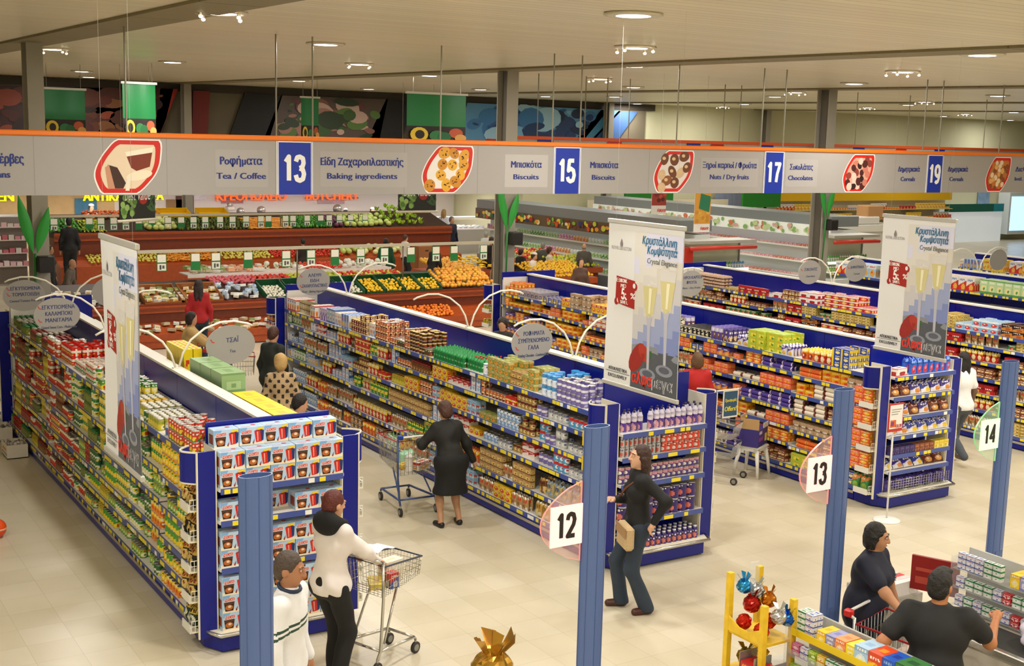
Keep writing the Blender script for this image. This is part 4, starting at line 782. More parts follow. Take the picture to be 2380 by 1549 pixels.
for px in (1250, 1360, 1410, 1462, 1682, 1720, 1990, 2150, 2112, 2290):
    x = ony(px, 300, Y2).x; m.cyl((x, Y2 + .02, 4.72), (x, Y2 + .02, cz(Y2)), .012, M('8d8878', .4, .5), 5)
m.obj('hanging_rods', b2)
# ---------------------------------------------------------------- hanging posters (they face the left aisle)
def poster(x, yl, yr, zt, zb, label):
    W_ = yl - yr; H_ = zt - zb; t = thing('hanging_poster', label, 'poster', (x, (yl + yr) / 2, zb), -PI / 2, 'hanging glass posters')
    PW = M('e4e3e2', .45)
    def fn(u, v): return (W_ * (u - .5), .012 * math.sin(u * 5 + v * 2.2) * math.sin(PI * v), H_ * v)
    m = MB(); m.grid(fn, 10, 12, PW); q = len(m.f); m.grid(lambda u, v: (fn(u, v)[0], fn(u, v)[1] + .004, fn(u, v)[2]), 10, 12, PW, True, False, True); sh = m.obj('sheet', t)
    for z in (0, H_): 
        m = MB(); m.box(-W_ / 2 - .015, W_ / 2 + .015, -.014, .018, z - .022, z + .022, M('c9c6bf', .35, .3), .006); m.obj('rail', t)
    def A(u, v, d=.0): p = fn(u, v); return (p[0], p[1] - .003 - d, p[2])
    def reg(m, u0, u1, v0, v1, c, d, nu=6, nv=8): m.grid(lambda u, v: A(u0 + (u1 - u0) * u, v0 + (v1 - v0) * v, d), nu, nv, c if callable(c) else M(c, .45))
    def shp(m, pts, c, d): m.add([A(u, v, d) for u, v in pts], [tuple(range(len(pts)))], M(c, .45))
    m = MB()
    sky = [M(c, .45) for c in ('d8d8ec', 'dcd8d2', 'd6cfc4', 'c9c6c8', '9aa3c8', '7f8cc0')]
    def skyf(u, v):
        k = .75 - v + .35 * (u - .4); h = math.sin(u * 23 + v * 31) * .06
        return sky[max(0, min(5, int(1.2 + (k + h) * 5.2)))] if v < .8 else sky[0 if u > .3 else 1]
    reg(m, .38, .995, .26, .95, lambda u, v: skyf(u, v), .0006, 8, 14)
    reg(m, .38, .995, .012, .27, '55585f', .0008, 4, 4)
    shp(m, [(.38, .22), (.38, .27), (.5, .29), (.7, .285), (.995, .26), (.995, .22), (.7, .25), (.5, .255)], '8a8d94', .0012)
    shp(m, ellipse(.13, .07, 14, .46, .20, .6), '9a2a22', .0016); shp(m, ellipse(.09, .045, 12, .56, .235, -.4), 'b03a2a', .0018); shp(m, [(.6, .25), (.66, .26), (.64, .2), (.58, .21)], '3a6a30', .002)
    for gx, gz, s in ((.62, .0, 1.0), (.84, .045, 1.0)):
        shp(m, [(gx - .11, .70 + gz), (gx + .09, .70 + gz), (gx + .05, .47 + gz), (gx - .02, .43 + gz), (gx - .07, .47 + gz)], 'd6d2ce', .0022); shp(m, [(gx - .10, .64 + gz), (gx + .085, .64 + gz), (gx + .045, .48 + gz), (gx - .02, .45 + gz), (gx - .065, .48 + gz)], 'd2c890', .0026)
        shp(m, [(gx - .02, .63 + gz), (gx + .02, .63 + gz), (gx + .005, .48 + gz), (gx - .02, .48 + gz)], 'ebe6c4', .003); shp(m, [(gx - .05, .47 + gz), (gx + .03, .47 + gz), (gx + .012, .4 + gz), (gx + .008, .12 + gz), (gx - .022, .12 + gz), (gx - .03, .4 + gz)], 'b9b9c6', .0024); shp(m, ellipse(.11, .035, 16, gx - .01, .115 + gz), '8c909c', .0026); shp(m, ellipse(.07, .02, 12, gx - .01, .118 + gz), '5c606c', .003)
    shp(m, [(.12, .505), (.40, .485), (.40, .655), (.13, .67)], 'a3241c', .0022)
    shp(m, ellipse(.028, .022, 12, .135, .513), 'a3241c', .003); shp(m, ellipse(.022, .017, 10, .165, .522), 'e4e3e2', .0034); shp(m, ellipse(.03, .024, 12, .405, .62), 'a3241c', .003); shp(m, ellipse(.02, .016, 10, .39, .625), 'e4e3e2', .0034)
    m.obj('print', sh)
    m = MB()
    def T(txt, sz, c, u, v, w_, b=0.0, it=0.0):
        p = A(u, v, .004); text(m, txt, sz, M(c, .5), p, b, it, w_ * W_)
    T('ROYAL DOULTON', .05, '8b8686', .19, .83, .27); shp(m, ellipse(.02, .016, 10, .19, .865), '8b8080', .003); shp(m, [(.175, .875), (.19, .9), (.205, .875)], '8b8080', .003)
    T('Κρυστάλλινη', .115, '2f6f96', .7, .885, .44, .003, .18); T('Κομψότητα', .115, '2f6f96', .74, .83, .38, .003, .18); T('Crystal Elegance', .075, '55606a', .745, .775, .38, .001, .15)
    T('ΕΞΟΙΚΟΝΟΜΗΣΤΕ', .055, 'efe6e0', .265, .634, .25, .003); T('ΜΕΧΡΙ', .055, 'efe6e0', .26, .603, .12, .003); T('SAVE UP TO', .05, 'efe6e0', .29, .505, .18, .003)
    p = A(.275, .535, .0042); digits(m, '55', .1, M('f4eeea', .5), (p[0] - .015, p[1], p[2]), .55, .2); T('%', .085, 'f4eeea', .375, .545, .065, .003)
    T('ΑΠΟΚΛΕΙΣΤΙΚΑ', .05, '33333a', .2, .085, .26, .002); T('EXCLUSIVELY', .05, '33333a', .2, .042, .26, .002); reg(m, .03, .37, .075, .078, '55555c', .003, 2, 1)
    q = A(.62, .045, .0046); text(m, 'αλφα', .17, M('d83a30', .5), (q[0] - .08 * W_, q[1], q[2]), .006, 0, .27 * W_); text(m, 'μεγα', .17, M('dcdce0', .5), (q[0] + .19 * W_, q[1], q[2]), .006, 0, .26 * W_); text(m, 'μεγα', .17, M('55585f', .5), (q[0] + .19 * W_, q[1] - .001, q[2]), 0, 0, .25 * W_)
    m.obj('lettering', sh)
    m = MB()
    for s in (-1, 1): m.cyl((s * W_ * .4, 0, H_ + .02), (s * W_ * .4, 0, cz(9) - zb), .0007, M('b8b4a8', .4, .5), 4)
    m.obj('hanging_wire', t)
poster(7.64, 10.22, 9.02, 3.85, 2.165, 'white hanging poster of two champagne glasses above the purple bottle display'); poster(11.8, 10.25, 9.2, 3.85, 2.23, 'white hanging poster of two champagne glasses above the blue snack display'); poster(2.35, 9.58, 8.58, 3.85, 2.19, 'narrow-looking hanging poster of two glasses at far left, beside the mug boxes')
# ---------------------------------------------------------------- arched shelf-top signs
def arch(gi, y, left, right, lab):
    cx, top = GON[gi][1], GON[gi][3]
    t = thing('arch_sign', lab, 'sign', (cx, y, top), 0, 'arched signs on the shelf tops')
    m = MB(); m.box(-.05, .05, -.03, .03, 0, .012, WHITE)
    AP = [(0, 0), (.05, .16), (.14, .3), (.3, .42), (.48, .48), (.64, .485), (.8, .45), (.86, .42)]
    for s in (-1, 1): m.tube([(s * (.02 + x), 0, .01 + z) for x, z in AP], .013, M('efe9d8', .4), 7)
    m.obj('arch', t)
    for s, tx in ((-1, left), (1, right)):
        if tx is None: continue
        cxs, cz = s * .62, .225
        m = MB(); P = ellipse(.29, .225, 36, cxs, cz); m.prism(P, -.006, .006, M('9c9894', .45), 'y', M('c8c4be', .4))
        for dx in (-.07, .07): m.cyl((cxs + dx, 0, cz + .2), (cxs + dx, 0, .5), .004, CHROME, 5)
        pl = m.obj('sign_plate', t)
        if tx:
            m = MB(); n = len(tx); z0 = cz + (.1 if n > 2 else .05)
            for i, (s_, small) in enumerate(tx):
                z = z0 - i * (.085 if n > 2 else .12); sz = .05 if small else .075
                text(m, s_, sz, M('35406f' if not small else '4a4f66', .5), (cxs + .02, -.0075, z - .02), .0015, .12 if small else 0, min(.44, len(s_) * (.023 if small else .037)))
                if not small and i in (0, n - 2 if n > 2 else 0): stroke(m, [(cxs - .235, z + .025), (cxs - .215, z - .01), (cxs - .19, z - .015)], .012, M('c8402c'), -.0076)
            m.obj('lettering', pl)
S, T_ = (lambda s: (s, False)), (lambda s: (s, True))
yB = onx(133, 745, GON[0][1] - .62).y
arch(0, 18.6, [S('ΕΓΚΥΤΙΟΜΕΝΑ'), S('ΤΟΜΑΤΟΕΙΔΗ'), T_('Canned Tomato Products')], [], 'arched sign pair farthest back on the can gondola, canned tomato plate on its left')
arch(0, yB, [S('ΕΓΚΥΤΙΟΜΕΝΑ'), S('ΚΑΛΑΜΠΟΚΙ'), S('ΜΑΝΙΤΑΡΙΑ'), T_('Canned Sweet Corn - Mushrooms')], None, 'arched sign with canned sweet corn plate, middle of the can gondola')
arch(0, 13.41, None, [S('ΤΣΑΪ'), T_('Tea')], 'arched sign with the tea plate, nearest on the can gondola')
arch(1, 18.6, [S('ΑΛΕΥΡΙ'), S('ΕΙΔΗ'), S('ΖΑΧΑΡΟΠΛΑΣΤΙΚΗΣ'), T_('Flour - Baking Ingredients')], None, 'arched sign with the flour and baking plate, far end of the bottle gondola')
arch(1, 14.6, None, None, 'bare white arch without plates, middle of the bottle gondola')
arch(1, 12.06, [S('ΡΟΦΗΜΑΤΑ'), S('ΣΥΜΠΥΚΝΟΜΕΝΟ'), S('ΓΑΛΑ'), T_('Drinking Chocolate - Condensed Milk')], None, 'arched sign with the drinks and condensed milk plate, nearest on the bottle gondola')
arch(2, onx(1605, 655, GON[2][1] + .62).y, None, [S('ΞΗΡΟΙ ΚΑΡΠΟΙ'), S('ΦΡΟΥΤΑ'), T_('Nuts - Dry Fruits')], 'arched sign with dried fruit and nut plate, just right of the middle poster')
arch(3, 16.41, [S('ΣΟΚΟΛΑΤΕΣ'), T_('Chocolates')], [S('ΔΗΜΗΤΡΙΑΚΑ'), T_('Cereals')], 'arched sign pair with chocolate plate on the red-chocolate gondola')
arch(4, 16.56, None, [], 'arched sign with unreadable plate at the far right, on the cereal gondola')
# ---------------------------------------------------------------- checkout lane poles with lit lane numbers
PBL = M('52699f', .38, spec=.5)
PZ = 2.75
POLES = [(2.39, 6.42, '11', 'nearest blue lane pole, far left in front of the mug boxes', None), (4.85, 6.54, '12', 'second blue lane pole, carrying the pink number 12', 'f7c8c4'), (7.39, 6.69, '13', 'third blue lane pole, carrying the pink number 13', 'f7c8c4'), (9.83, 6.94, '14', 'fourth blue lane pole at right, carrying the green-white number 14', 'cfe8c4')]
for x, y, num, lab, c in POLES:
    t = thing('lane_pole', lab, 'pole', (x, y, 0), 0, 'checkout lane poles')
    P = [(.1 * math.cos(a), .055 * math.sin(a)) for a in [2 * PI * i / 32 for i in range(32)]]
    m = MB(); k = len(P)
    for j in range(k):
        a, b = P[j], P[(j + 1) % k]; m.add([(a[0], a[1], .012), (b[0], b[1], .012), (b[0], b[1], PZ), (a[0], a[1], PZ)], [(0, 1, 2, 3)], PBL, True); m.add([(a[0] * .93, a[1] * .9, .9), (b[0] * .93, b[1] * .9, .9), (b[0] * .93, b[1] * .9, PZ), (a[0] * .93, a[1] * .9, PZ)], [(3, 2, 1, 0)], PBL, False); m.add([(a[0], a[1], PZ), (b[0], b[1], PZ), (b[0] * .93, b[1] * .9, PZ), (a[0] * .93, a[1] * .9, PZ)], [(0, 1, 2, 3)], M('8fa0c8', .35))
    for p in P[::4]: m.box(p[0] - .002, p[0] + .002, p[1] * 1.01 - .0015, p[1] * 1.01 + .0015, .02, PZ - .002, M('40568a', .4))
    m.obj('shaft', t)
    m = MB(); m.lathe([(.14, 0), (.14, .012), (.1, .016)], 20, M('50545e', .4, .5), sy=.7); m.obj('base_plate', t)
    m = MB(); m.box(-.05, .05, -.0565, -.04, .15, .95, M('4d6499', .4)); m.obj('hatch', t)
    if c:
        z0 = 2.03
        pl = [(-.11, z0 - .21)] + [(-.11 - .33 * math.sin(PI * i / 14) ** .7, z0 - .21 + .56 * i / 14) for i in range(1, 14)] + [(-.11, z0 + .35)]
        m = MB(); m.prism(pl, -.008, .008, glass('e8c0bc' if c[0] == 'f' else 'c8e4c4', .22, .1), 'y', M('f08a80' if c[0] == 'f' else '8ac88a', .3, 0, .5)); sg = m.obj('lane_plate', t)
        m = MB(); m.box(-.37, -.11, -.022, -.012, z0 - .08, z0 + .2, M(c, .5, 0, .75)); m.obj('lit_square', sg)
        m = MB(); digits(m, num, .16, M('1c1414', .5), (-.24, -.0235, z0 - .02), .5, .2); m.obj('number', sg)
# ---------------------------------------------------------------- fruit and vegetable department
WOOD = M('a84a20', .35, var=.25, bscale=9); WOOD2 = M('7a3216', .4, var=.2, bscale=12); GCR = M('1f5a36', .45); YCR = M('e6b818', .45)
def p_ball(rx, ry, rz, c, top=None, n=9, var=.08):
    m = MB(); mt = M(c, .4, var=var, bscale=25); m.ell((0, 0, rz), rx, ry, rz, mt, n, 6)
    if top: m.ell((0, 0, 2 * rz - .004), rx * .22, ry * .22, .006, M(top, .5), 6, 3)
    return m.mesh('fruit'), (2 * rx, 2 * ry, 2 * rz)
def p_tuft(r, h, cols, sd):
    m = MB(); r2 = random.Random(sd); P = [M(c, .55) for c in cols]
    for i in range(14):
        a = r2.uniform(0, 6.28); q = r2.uniform(.3, 1) * r; z = h * r2.uniform(.5, 1); w_ = r * .35
        ca, sa = math.cos(a), math.sin(a)
        m.add([(0, 0, 0), (ca * q * .6 - sa * w_, sa * q * .6 + ca * w_, z * .6), (ca * q, sa * q, z), (ca * q * .6 + sa * w_, sa * q * .6 - ca * w_, z * .6)], [(0, 1, 2, 3)], P[i % len(P)])
    m.ell((0, 0, h * .3), r * .55, r * .55, h * .3, P[0], 7, 4)
    return m.mesh('leafy'), (2 * r, 2 * r, h)
def p_long(r, l, c, tip):
    m = MB(); m.tube([(-l / 2, 0, r), (-l / 4, .01, r), (l / 4, .01, r), (l / 2, 0, r)], [r * .4, r, r * .8, r * .25], M(c, .45), 7); m.ell((l / 2, 0, r), r * .6, r * .5, r * .5, M(tip, .5), 5, 3)
    return m.mesh('long'), (l, 2 * r, 2 * r)
kind('lemon', 'lemon', 'fruit', [V('yellow', p_ball(.043, .035, .034, 'f2c818', 'd8b020')), V('deep yellow', p_ball(.044, .037, .035, 'f0b81c', 'd8a020'))])
kind('grapefruit', 'grapefruit', 'fruit', [V('orange yellow', p_ball(.055, .055, .052, 'f0a83a', 'e89a30')), V('yellow', p_ball(.056, .056, .053, 'f2bc3c', 'e0a830'))])
kind('orange', 'orange', 'fruit', [V('orange', p_ball(.042, .042, .04, 'ee8a1e', 'd87818')), V('deep orange', p_ball(.042, .042, .04, 'e6761c', 'd06818'))])
kind('apple', 'apple', 'fruit', [V('green', p_ball(.042, .042, .04, 'b8c828', '8a9a20')), V('red', p_ball(.042, .042, .04, 'd8341c', '8a2a18')), V('pink', p_ball(.042, .042, .04, 'd8606a', 'a84450')), V('yellow green', p_ball(.042, .042, .04, 'd8d04a', 'a8a030'))])
kind('tomato', 'tomato', 'vegetable', [V('red', p_ball(.042, .042, .036, 'd0281a', '2f7a30')), V('orange red', p_ball(.042, .042, .036, 'e0482a', '3c8a38'))])
kind('cabbage', 'cabbage', 'vegetable', [V('pale green', p_ball(.1, .1, .09, 'c0d070', 'a0b850')), V('pale yellow', p_ball(.095, .095, .085, 'e4e0a0', 'c8c880')), V('purple', p_ball(.09, .09, .08, '6a3050', '8a4a6a'))])
kind('artichoke', 'artichoke', 'vegetable', [V('green', p_tuft(.06, .1, ('8a9a4a', '6f823a', 'a8b060'), 3)), V('dark green', p_tuft(.06, .1, ('5f7a30', '7a9040', '4c6828'), 4))])
kind('lettuce', 'lettuce', 'vegetable', [V('bright green', p_tuft(.12, .17, ('a8cc30', 'c0dc48', '88b428'), 5)), V('light green', p_tuft(.12, .17, ('b8d84a', '98c838', 'd0e068'), 6))])
kind('pepper', 'pepper', 'vegetable', [V('green', p_ball(.045, .045, .05, '2f7a24', '4c8a30')), V('light green', p_ball(.045, .045, .05, '5aa02c', '3c7a28'))])
kind('carrot', 'carrot', 'vegetable', [V('orange', p_long(.022, .2, 'f0921e', '5a8a2a')), V('light orange', p_long(.022, .2, 'f4a83c', '6a9a34'))])
kind('sweet_potato', 'root vegetable', 'vegetable', [V('orange brown', p_ball(.075, .05, .045, 'd8682c', None)), V('reddish', p_ball(.07, .048, .045, 'c85a2a', None))])
kind('leek', 'leek', 'vegetable', [V('yellow green', p_long(.025, .42, 'c8cc50', '5a8a2a')), V('green', p_long(.025, .42, '8aa838', '3c6a20'))])
kind('potato', 'potato', 'vegetable', [V('yellow', p_ball(.05, .036, .034, 'd8cc4a', None)), V('pale yellow', p_ball(.05, .036, .034, 'e0d868', None))])
kind('cauliflower', 'cauliflower', 'vegetable', [V('white', p_tuft(.075, .1, ('ece8d4', 'e4e0c4', '7a9a4a'), 8)), V('wrapped white', p_ball(.07, .07, .06, 'e8e6da', '8ab060'))])
kind('banana_bunch', 'bunch of bananas', 'fruit', [V('yellow', (lambda m: ([m.tube([(-.1, k * .03, .02), (-.04, k * .035, .05), (.04, k * .035, .055), (.1, k * .025, .03)], [.008, .018, .018, .008], M('f0c81c', .45), 6) for k in (-1.5, -.5, .5, 1.5)], (m.mesh('bananas'), (.22, .14, .08)))[1])(MB()))])
kind('produce_pack', 'produce tray', 'pack', [V('white yellow', p_box(.15, .12, .06, ('e8e4d4', 'f0d040', 'd8a83c', W_), 'd', 1)), V('white', p_box(.15, .12, .06, ('ecebe4', 'd8d4c0', 'c8bca0', W_), 'e', 2)), V('pale blue', p_bag(.18, .1, .13, ('c8d4e0', '6a94c8', 'e4e8ec', W_), 'e', 3)), V('brown white', p_box(.15, .12, .06, ('c8b898', 'e8e0c8', '8a6a4a', 'f0d040'), 'e', 4)), V('green white', p_box(.15, .12, .07, ('8aa05a', 'e4e0d0', 'c8c89a', 'e8c83c'), 'e', 5)), V('orange white', p_box(.16, .12, .08, ('e8b088', 'ece4d8', 'd86a34', W_), 'e', 6))])
kind('garlic_bulb', 'white bulb', 'vegetable', [V('white', p_ball(.035, .035, .03, 'e8e2d0', 'c8c0a0')), V('cream', p_ball(.032, .032, .028, 'e0d8c0', None))])
def heap(kd, vs_, x0, x1, y0, z0, y1, z1, sp, where, grp, lay=1, jit=.35, rz=None):
    i = 0; dy = y1 - y0; dz = z1 - z0; L = math.hypot(dy, dz); ny = max(1, int(L / sp)); nx = max(1, int((x1 - x0) / sp))
    for l in range(lay):
        for b in range(l, ny - (l > 0)):
            for a in range(l, nx - l):
                i += 1; t = (b + .5 + rr.uniform(-jit, jit)) / ny
                x = x0 + (a + .5 + rr.uniform(-jit, jit)) * (x1 - x0) / nx
                put(kd, rr.choice(vs_), (x, y0 + dy * t, z0 + dz * t + l * sp * .75 + rr.uniform(0, .012)), rr.uniform(0, 6.28) if rz is None else rz + rr.uniform(-.3, .3), None, grp, rr.uniform(-.2, .2), '%s from the left in row %s, %s' % (ordinal(a + 1), ('one', 'two', 'three', 'four', 'five', 'six', 'seven', 'eight', 'nine', 'ten', 'eleven', 'twelve', 'thirteen', 'fourteen', 'fifteen')[min(14, b + l)] + (' top layer' if l else ''), where))
def crate(x0, x1, y0, z0, y1, z1, mat, lab, grp, h=.13):
    d = Vector((0, y1 - y0, z1 - z0)); L = d.length; a = math.atan2(z1 - z0, y1 - y0)
    m = MB(); W_2 = x1 - x0; t = .012
    m.box(0, W_2, 0, L, -.012, 0, mat); m.box(0, W_2, 0, t, 0, h * .6, mat); m.box(0, W_2, L - t, L, 0, h, mat); m.box(0, t, t, L - t, 0, h, mat); m.box(W_2 - t, W_2, t, L - t, 0, h, mat); m.box(-.012, W_2 + .012, L - t - .012, L + .012, h, h + .015, mat)
    o = m.obj('produce_crate', None, (x0, y0, z0), label=lab, cat='crate', group=grp); o.rotation_euler[0] = a
# front stand
X0, X1, YA = 5.3, 16.6, 26.3
t = thing('produce_stand', 'long cherry-wood fruit and vegetable stand behind the gondolas, nearer of two', 'display stand', (0, 0, 0))
m = MB(); m.box(X0, X1, YA + .3, YA + 2.6, 0, .9, WOOD2); m.obj('body', t)
m = MB(); m.prism([(YA - .25, .02), (YA + .3, .02), (YA + .3, .5), (YA - .25, .27)], X0, X1, WOOD, 'x'); m.obj('lower_tray', t)
m = MB(); m.box(X0, X1, YA - .28, YA - .25, .18, .33, WOOD); m.box(X0, X1, YA + .2, YA + .3, .72, .86, WOOD); m.box(X0, X1, YA + .18, YA + .2, .78, .83, WOOD2); m.obj('front_lip', t)
m = MB(); m.prism([(YA + .3, .7), (YA + 2.0, .7), (YA + 2.0, 1.2), (YA + 1.2, 1.12), (YA + .3, .84)], X0, X1, M('3a2418', .6), 'x'); m.obj('sloped_top', t)
m = MB(); m.box(8.9, 14.2, YA + 1.95, YA + 2.6, 1.30, 1.33, M('e8ddd4', .4)); m.box(8.9, 14.2, YA + 1.93, YA + 1.95, 1.25, 1.34, M('ece2da', .4)); m.obj('white_shelf', t)
g = 'mushroom trays on the front produce stand'
crate(7.45, 8.25, YA + .34, .87, YA + 1.1, 1.12, M('a86a3a', .5), 'open wooden tray of mushroom packs left on the stand', g); crate(8.35, 9.2, YA + .34, .87, YA + 1.1, 1.12, M('a86a3a', .5), 'open wooden tray of mushroom packs right on the stand', g)
heap('produce_pack', (0, 1, 3), 5.4, 7.4, YA + .36, .88, YA + 1.15, 1.12, .18, 'left end of the nearer stand', g); heap('produce_pack', (0, 1, 4), 7.5, 9.2, YA + .38, .9, YA + 1.08, 1.14, .17, 'wooden trays, nearer stand', g); heap('produce_pack', (2, 2, 1), 9.25, 10.2, YA + .38, .9, YA + 1.08, 1.14, .18, 'beside the green crates', g)
heap('produce_pack', (4, 0, 3, 1), 5.4, 11.6, YA - .2, .3, YA + .22, .48, .19, 'lower tray of the nearer stand', 'packs in the lower tray', 1)
xs = [10.22, 10.85, 11.5, 12.12]
for i, x in enumerate(xs):
    crate(x, x + .58, YA + .34, .87, YA + 1.12, 1.13, GCR, '%s green plastic crate of white bulbs from the left' % ORD[i], 'green crates on the front stand'); heap('garlic_bulb', (0, 1), x + .04, x + .54, YA + .38, .89, YA + .95, 1.08, .066, ORD[i] + ' white bulb crate', 'white bulbs in the green crates')
for i in range(4):
    x = 12.75 + i * .52; crate(x, x + .5, YA + .34, .87, YA + 1.12, 1.13, GCR, '%s green plastic crate of lemons from the left' % ORD[i], 'green crates on the front stand'); heap('lemon', (0, 1), x + .03, x + .47, YA + .38, .9, YA + (1.05, .9, 1.05, .8)[i], 1.12, .078, ORD[i] + ' lemon crate', 'lemons in the green crates', 1)
heap('grapefruit', (0, 0, 1), 14.85, 16.4, YA + .36, .92, YA + 1.25, 1.25, .108, 'grapefruit heap of the nearer stand', 'grapefruit heap', 2, .2)
heap('orange', (0, 1), 12.9, 14.9, YA - .22, .3, YA + .26, .5, .082, 'lower tray of the nearer stand', 'oranges in the lower tray', 1)
for k, (v, a, b) in enumerate((((2,), 9.3, 10.4), ((1,), 10.4, 11.3), ((0, 3), 11.3, 12.6), ((1, 3), 12.6, 14.3))): heap('apple', v, a, b, YA + 1.25, 1.13, YA + 1.95, 1.21, .098, ('pink', 'first red', 'green', 'right red')[k] + ' apple bay, nearer stand', 'apples behind the crates')
for k, (kd, v, a, b) in enumerate((('produce_pack', (4, 3, 1), 9.0, 9.9), ('produce_pack', (5, 1), 9.9, 10.9), ('cauliflower', (0, 1), 10.9, 11.9), ('tomato', (0, 1), 11.9, 12.9), ('cauliflower', (1, 1), 12.9, 14.1))): heap(kd, v, a, b, YA + 2.0, 1.34, YA + 2.55, 1.42, .17 if kd != 'tomato' else .088, 'white shelf of the nearer stand', 'packs on the white shelf')
def price_rail_high(x0, x1, y, z, n, lab, posts, seed):
    t = thing('price_card_rail', lab, 'sign rail', (0, 0, 0)); m = MB(); m.box(x0, x1, y - .03, y + .03, z - .035, z + .035, M('c8bea8', .4, .2)); m.obj('rail', t)
    for x in posts: m = MB(); m.cyl((x, y, .5), (x, y, z), .018, M('6a5a48', .4, .4), 7); m.obj('post', t)
    r2 = random.Random(seed)
    for i in range(n):
        x = x0 + (x1 - x0) * (i + .5 + r2.uniform(-.25, .25)) / n; full = r2.random() < .3
        m = MB(); m.box(x - .11, x + .11, y - .05, y - .04, z - .44, z - .06, M('1f7a3c', .45)); m.box(x - .095, x + .095, y - .055, y - .05, z - .24, z - .07, M('f0ecde', .5))
        if not full:
            m.box(x - .095, x + .095, y - .055, y - .05, z - .425, z - .27, M('e8e8da', .5)); m.box(x - .05, x - .01, y - .057, y - .055, z - .4, z - .3, M('4a4a4a')); m.box(x + .01, x + .06, y - .057, y - .055, z - .38, z - .31, M('5a5a5a'))
        m.obj('price_card', t)
price_rail_high(7.0, 17.2, 27.2, 2.0, 15, 'long rail of green and white price cards over the nearer produce stand', (11.2, 14.0, 16.6), 3)
# back stand
YC = 37.6
t = thing('produce_stand', 'cherry-wood produce stand with two tiers, farther back before the butchery', 'display stand', (0, 0, 0))
XA, XC = 8.0, 21.5
m = MB(); m.box(XA, XC, YC + .5, YC + 2.4, 0, 1.4, WOOD2); m.obj('body', t); m = MB(); m.prism([(YC - .3, .02), (YC + .5, .02), (YC + .5, .85), (YC - .3, .62)], XA, XC, WOOD, 'x'); m.obj('lower_tray', t)
m = MB(); m.box(XA, XC, YC + .4, YC + .5, 1.32, 1.56, WOOD); m.box(XA, XC, YC + .38, YC + .4, 1.4, 1.48, WOOD2); m.obj('front_lip', t); m = MB(); m.prism([(YC + .5, 1.4), (YC + 2.3, 1.4), (YC + 2.3, 2.0), (YC + .5, 1.54)], XA, XC, M('3a2418', .6), 'x'); m.obj('sloped_top', t)
Xp = lambda px: ony(px, 520, YC + 1.2).x
q = 'farther produce stand'
for kd, v, a, b, s, rz_ in (('pepper', (0, 0, 1), 92, 180, .1, None), ('leek', (0, 0, 1), 182, 236, .09, PI / 2), ('cabbage', (0, 1, 1), 326, 400, .19, None), ('artichoke', (0, 1, 0), 398, 566, .12, None), ('carrot', (0, 1), 566, 664, .075, .3), ('pepper', (0, 1), 662, 752, .1, None), ('cabbage', (2,), 752, 786, .18, None), ('cabbage', (0, 0), 784, 892, .2, None)):
    heap(kd, v, Xp(a), Xp(b), YC + .55, 1.56, YC + 1.7, 1.84, s, q, kd + 's on the farther stand', 1, .3, rz_)
heap('sweet_potato', (0, 1), Xp(205), Xp(390), YC + 1.7, 1.86, YC + 2.3, 2.05, .12, q, 'root vegetables on the farther stand'); heap('lettuce', (0, 1), Xp(888), Xp(968), YC + .6, 1.6, YC + 1.9, 2.1, .22, q, 'lettuces on the farther stand', 2)
heap('potato', (0, 1), Xp(180), Xp(345), YC - .22, .68, YC + .45, .86, .1, 'lower tier, ' + q, 'potatoes in the lower tier'); heap('carrot', (0, 1), Xp(350), Xp(480), YC - .2, .68, YC + .4, .86, .085, 'lower tier, ' + q, 'carrots in the lower tier')
heap('potato', (0, 1), Xp(485), Xp(600), YC - .2, .68, YC + .4, .86, .1, 'lower tier right, ' + q, 'potatoes in the lower tier'); heap('tomato', (0, 1), Xp(600), Xp(760), YC - .2, .68, YC + .4, .86, .095, 'lower tier, ' + q, 'tomatoes in the lower tier'); heap('cabbage', (1, 0), Xp(760), Xp(900), YC - .2, .68, YC + .4, .86, .2, 'lower tier, ' + q, 'cabbages in the lower tier')
for i, px in enumerate((420, 510)): x = Xp(px); crate(x - .5, x + .5, YC + 1.7, 1.9, YC + 2.2, 2.04, YCR, ('left', 'right')[i] + ' yellow crate standing behind the artichokes', 'yellow crates')
price_rail_high(7.5, 18.4, 38.3, 2.05, 26, 'long rail of price cards over the farther produce stand', (11.5, 15.2, 18.0), 8)
# fruit islands behind the biscuit gondola
def island(name, lab, x0, x1, y0, y1, h):
    t = thing('fruit_table', lab, 'table', (0, 0, 0)); m = MB(); m.box(x0, x1, y0, y1, h - .16, h, WOOD); m.obj('table_top', t); m = MB(); m.box(x0 + .1, x1 - .1, y0 + .1, y1 - .1, 0, h - .16, WOOD2); m.obj('base', t)
island('', 'cherry-wood table of lemons behind the biscuit gondola', 18.6, 20.6, 28.0, 29.6, .85); heap('lemon', (0, 1), 18.65, 20.5, 28.05, .87, 29.4, 1.12, .1, 'lemon table behind the biscuits', 'lemons on the table', 2, .25)
island('', 'cherry-wood table of bananas and mangoes under clear film', 16.9, 19.0, 30.6, 32.2, .8); heap('banana_bunch', (0,), 18.2, 18.95, 30.7, .84, 32.0, 1.1, .2, 'banana table', 'bananas on the table'); heap('grapefruit', (1, 0), 16.95, 18.2, 30.7, .82, 32.0, 1.05, .12, 'banana table', 'mangoes on the table')
island('', 'cherry-wood table of red and yellow apples before the vegetable chiller', 20.9, 22.4, 30.2, 33.6, .85); heap('apple', (3, 1), 20.95, 22.3, 31.6, .87, 33.5, 1.1, .105, 'apple table, back half', 'apples on the table'); heap('apple', (3, 0), 20.95, 22.3, 30.25, .87, 31.5, 1.08, .105, 'apple table, front half', 'apples on the table')
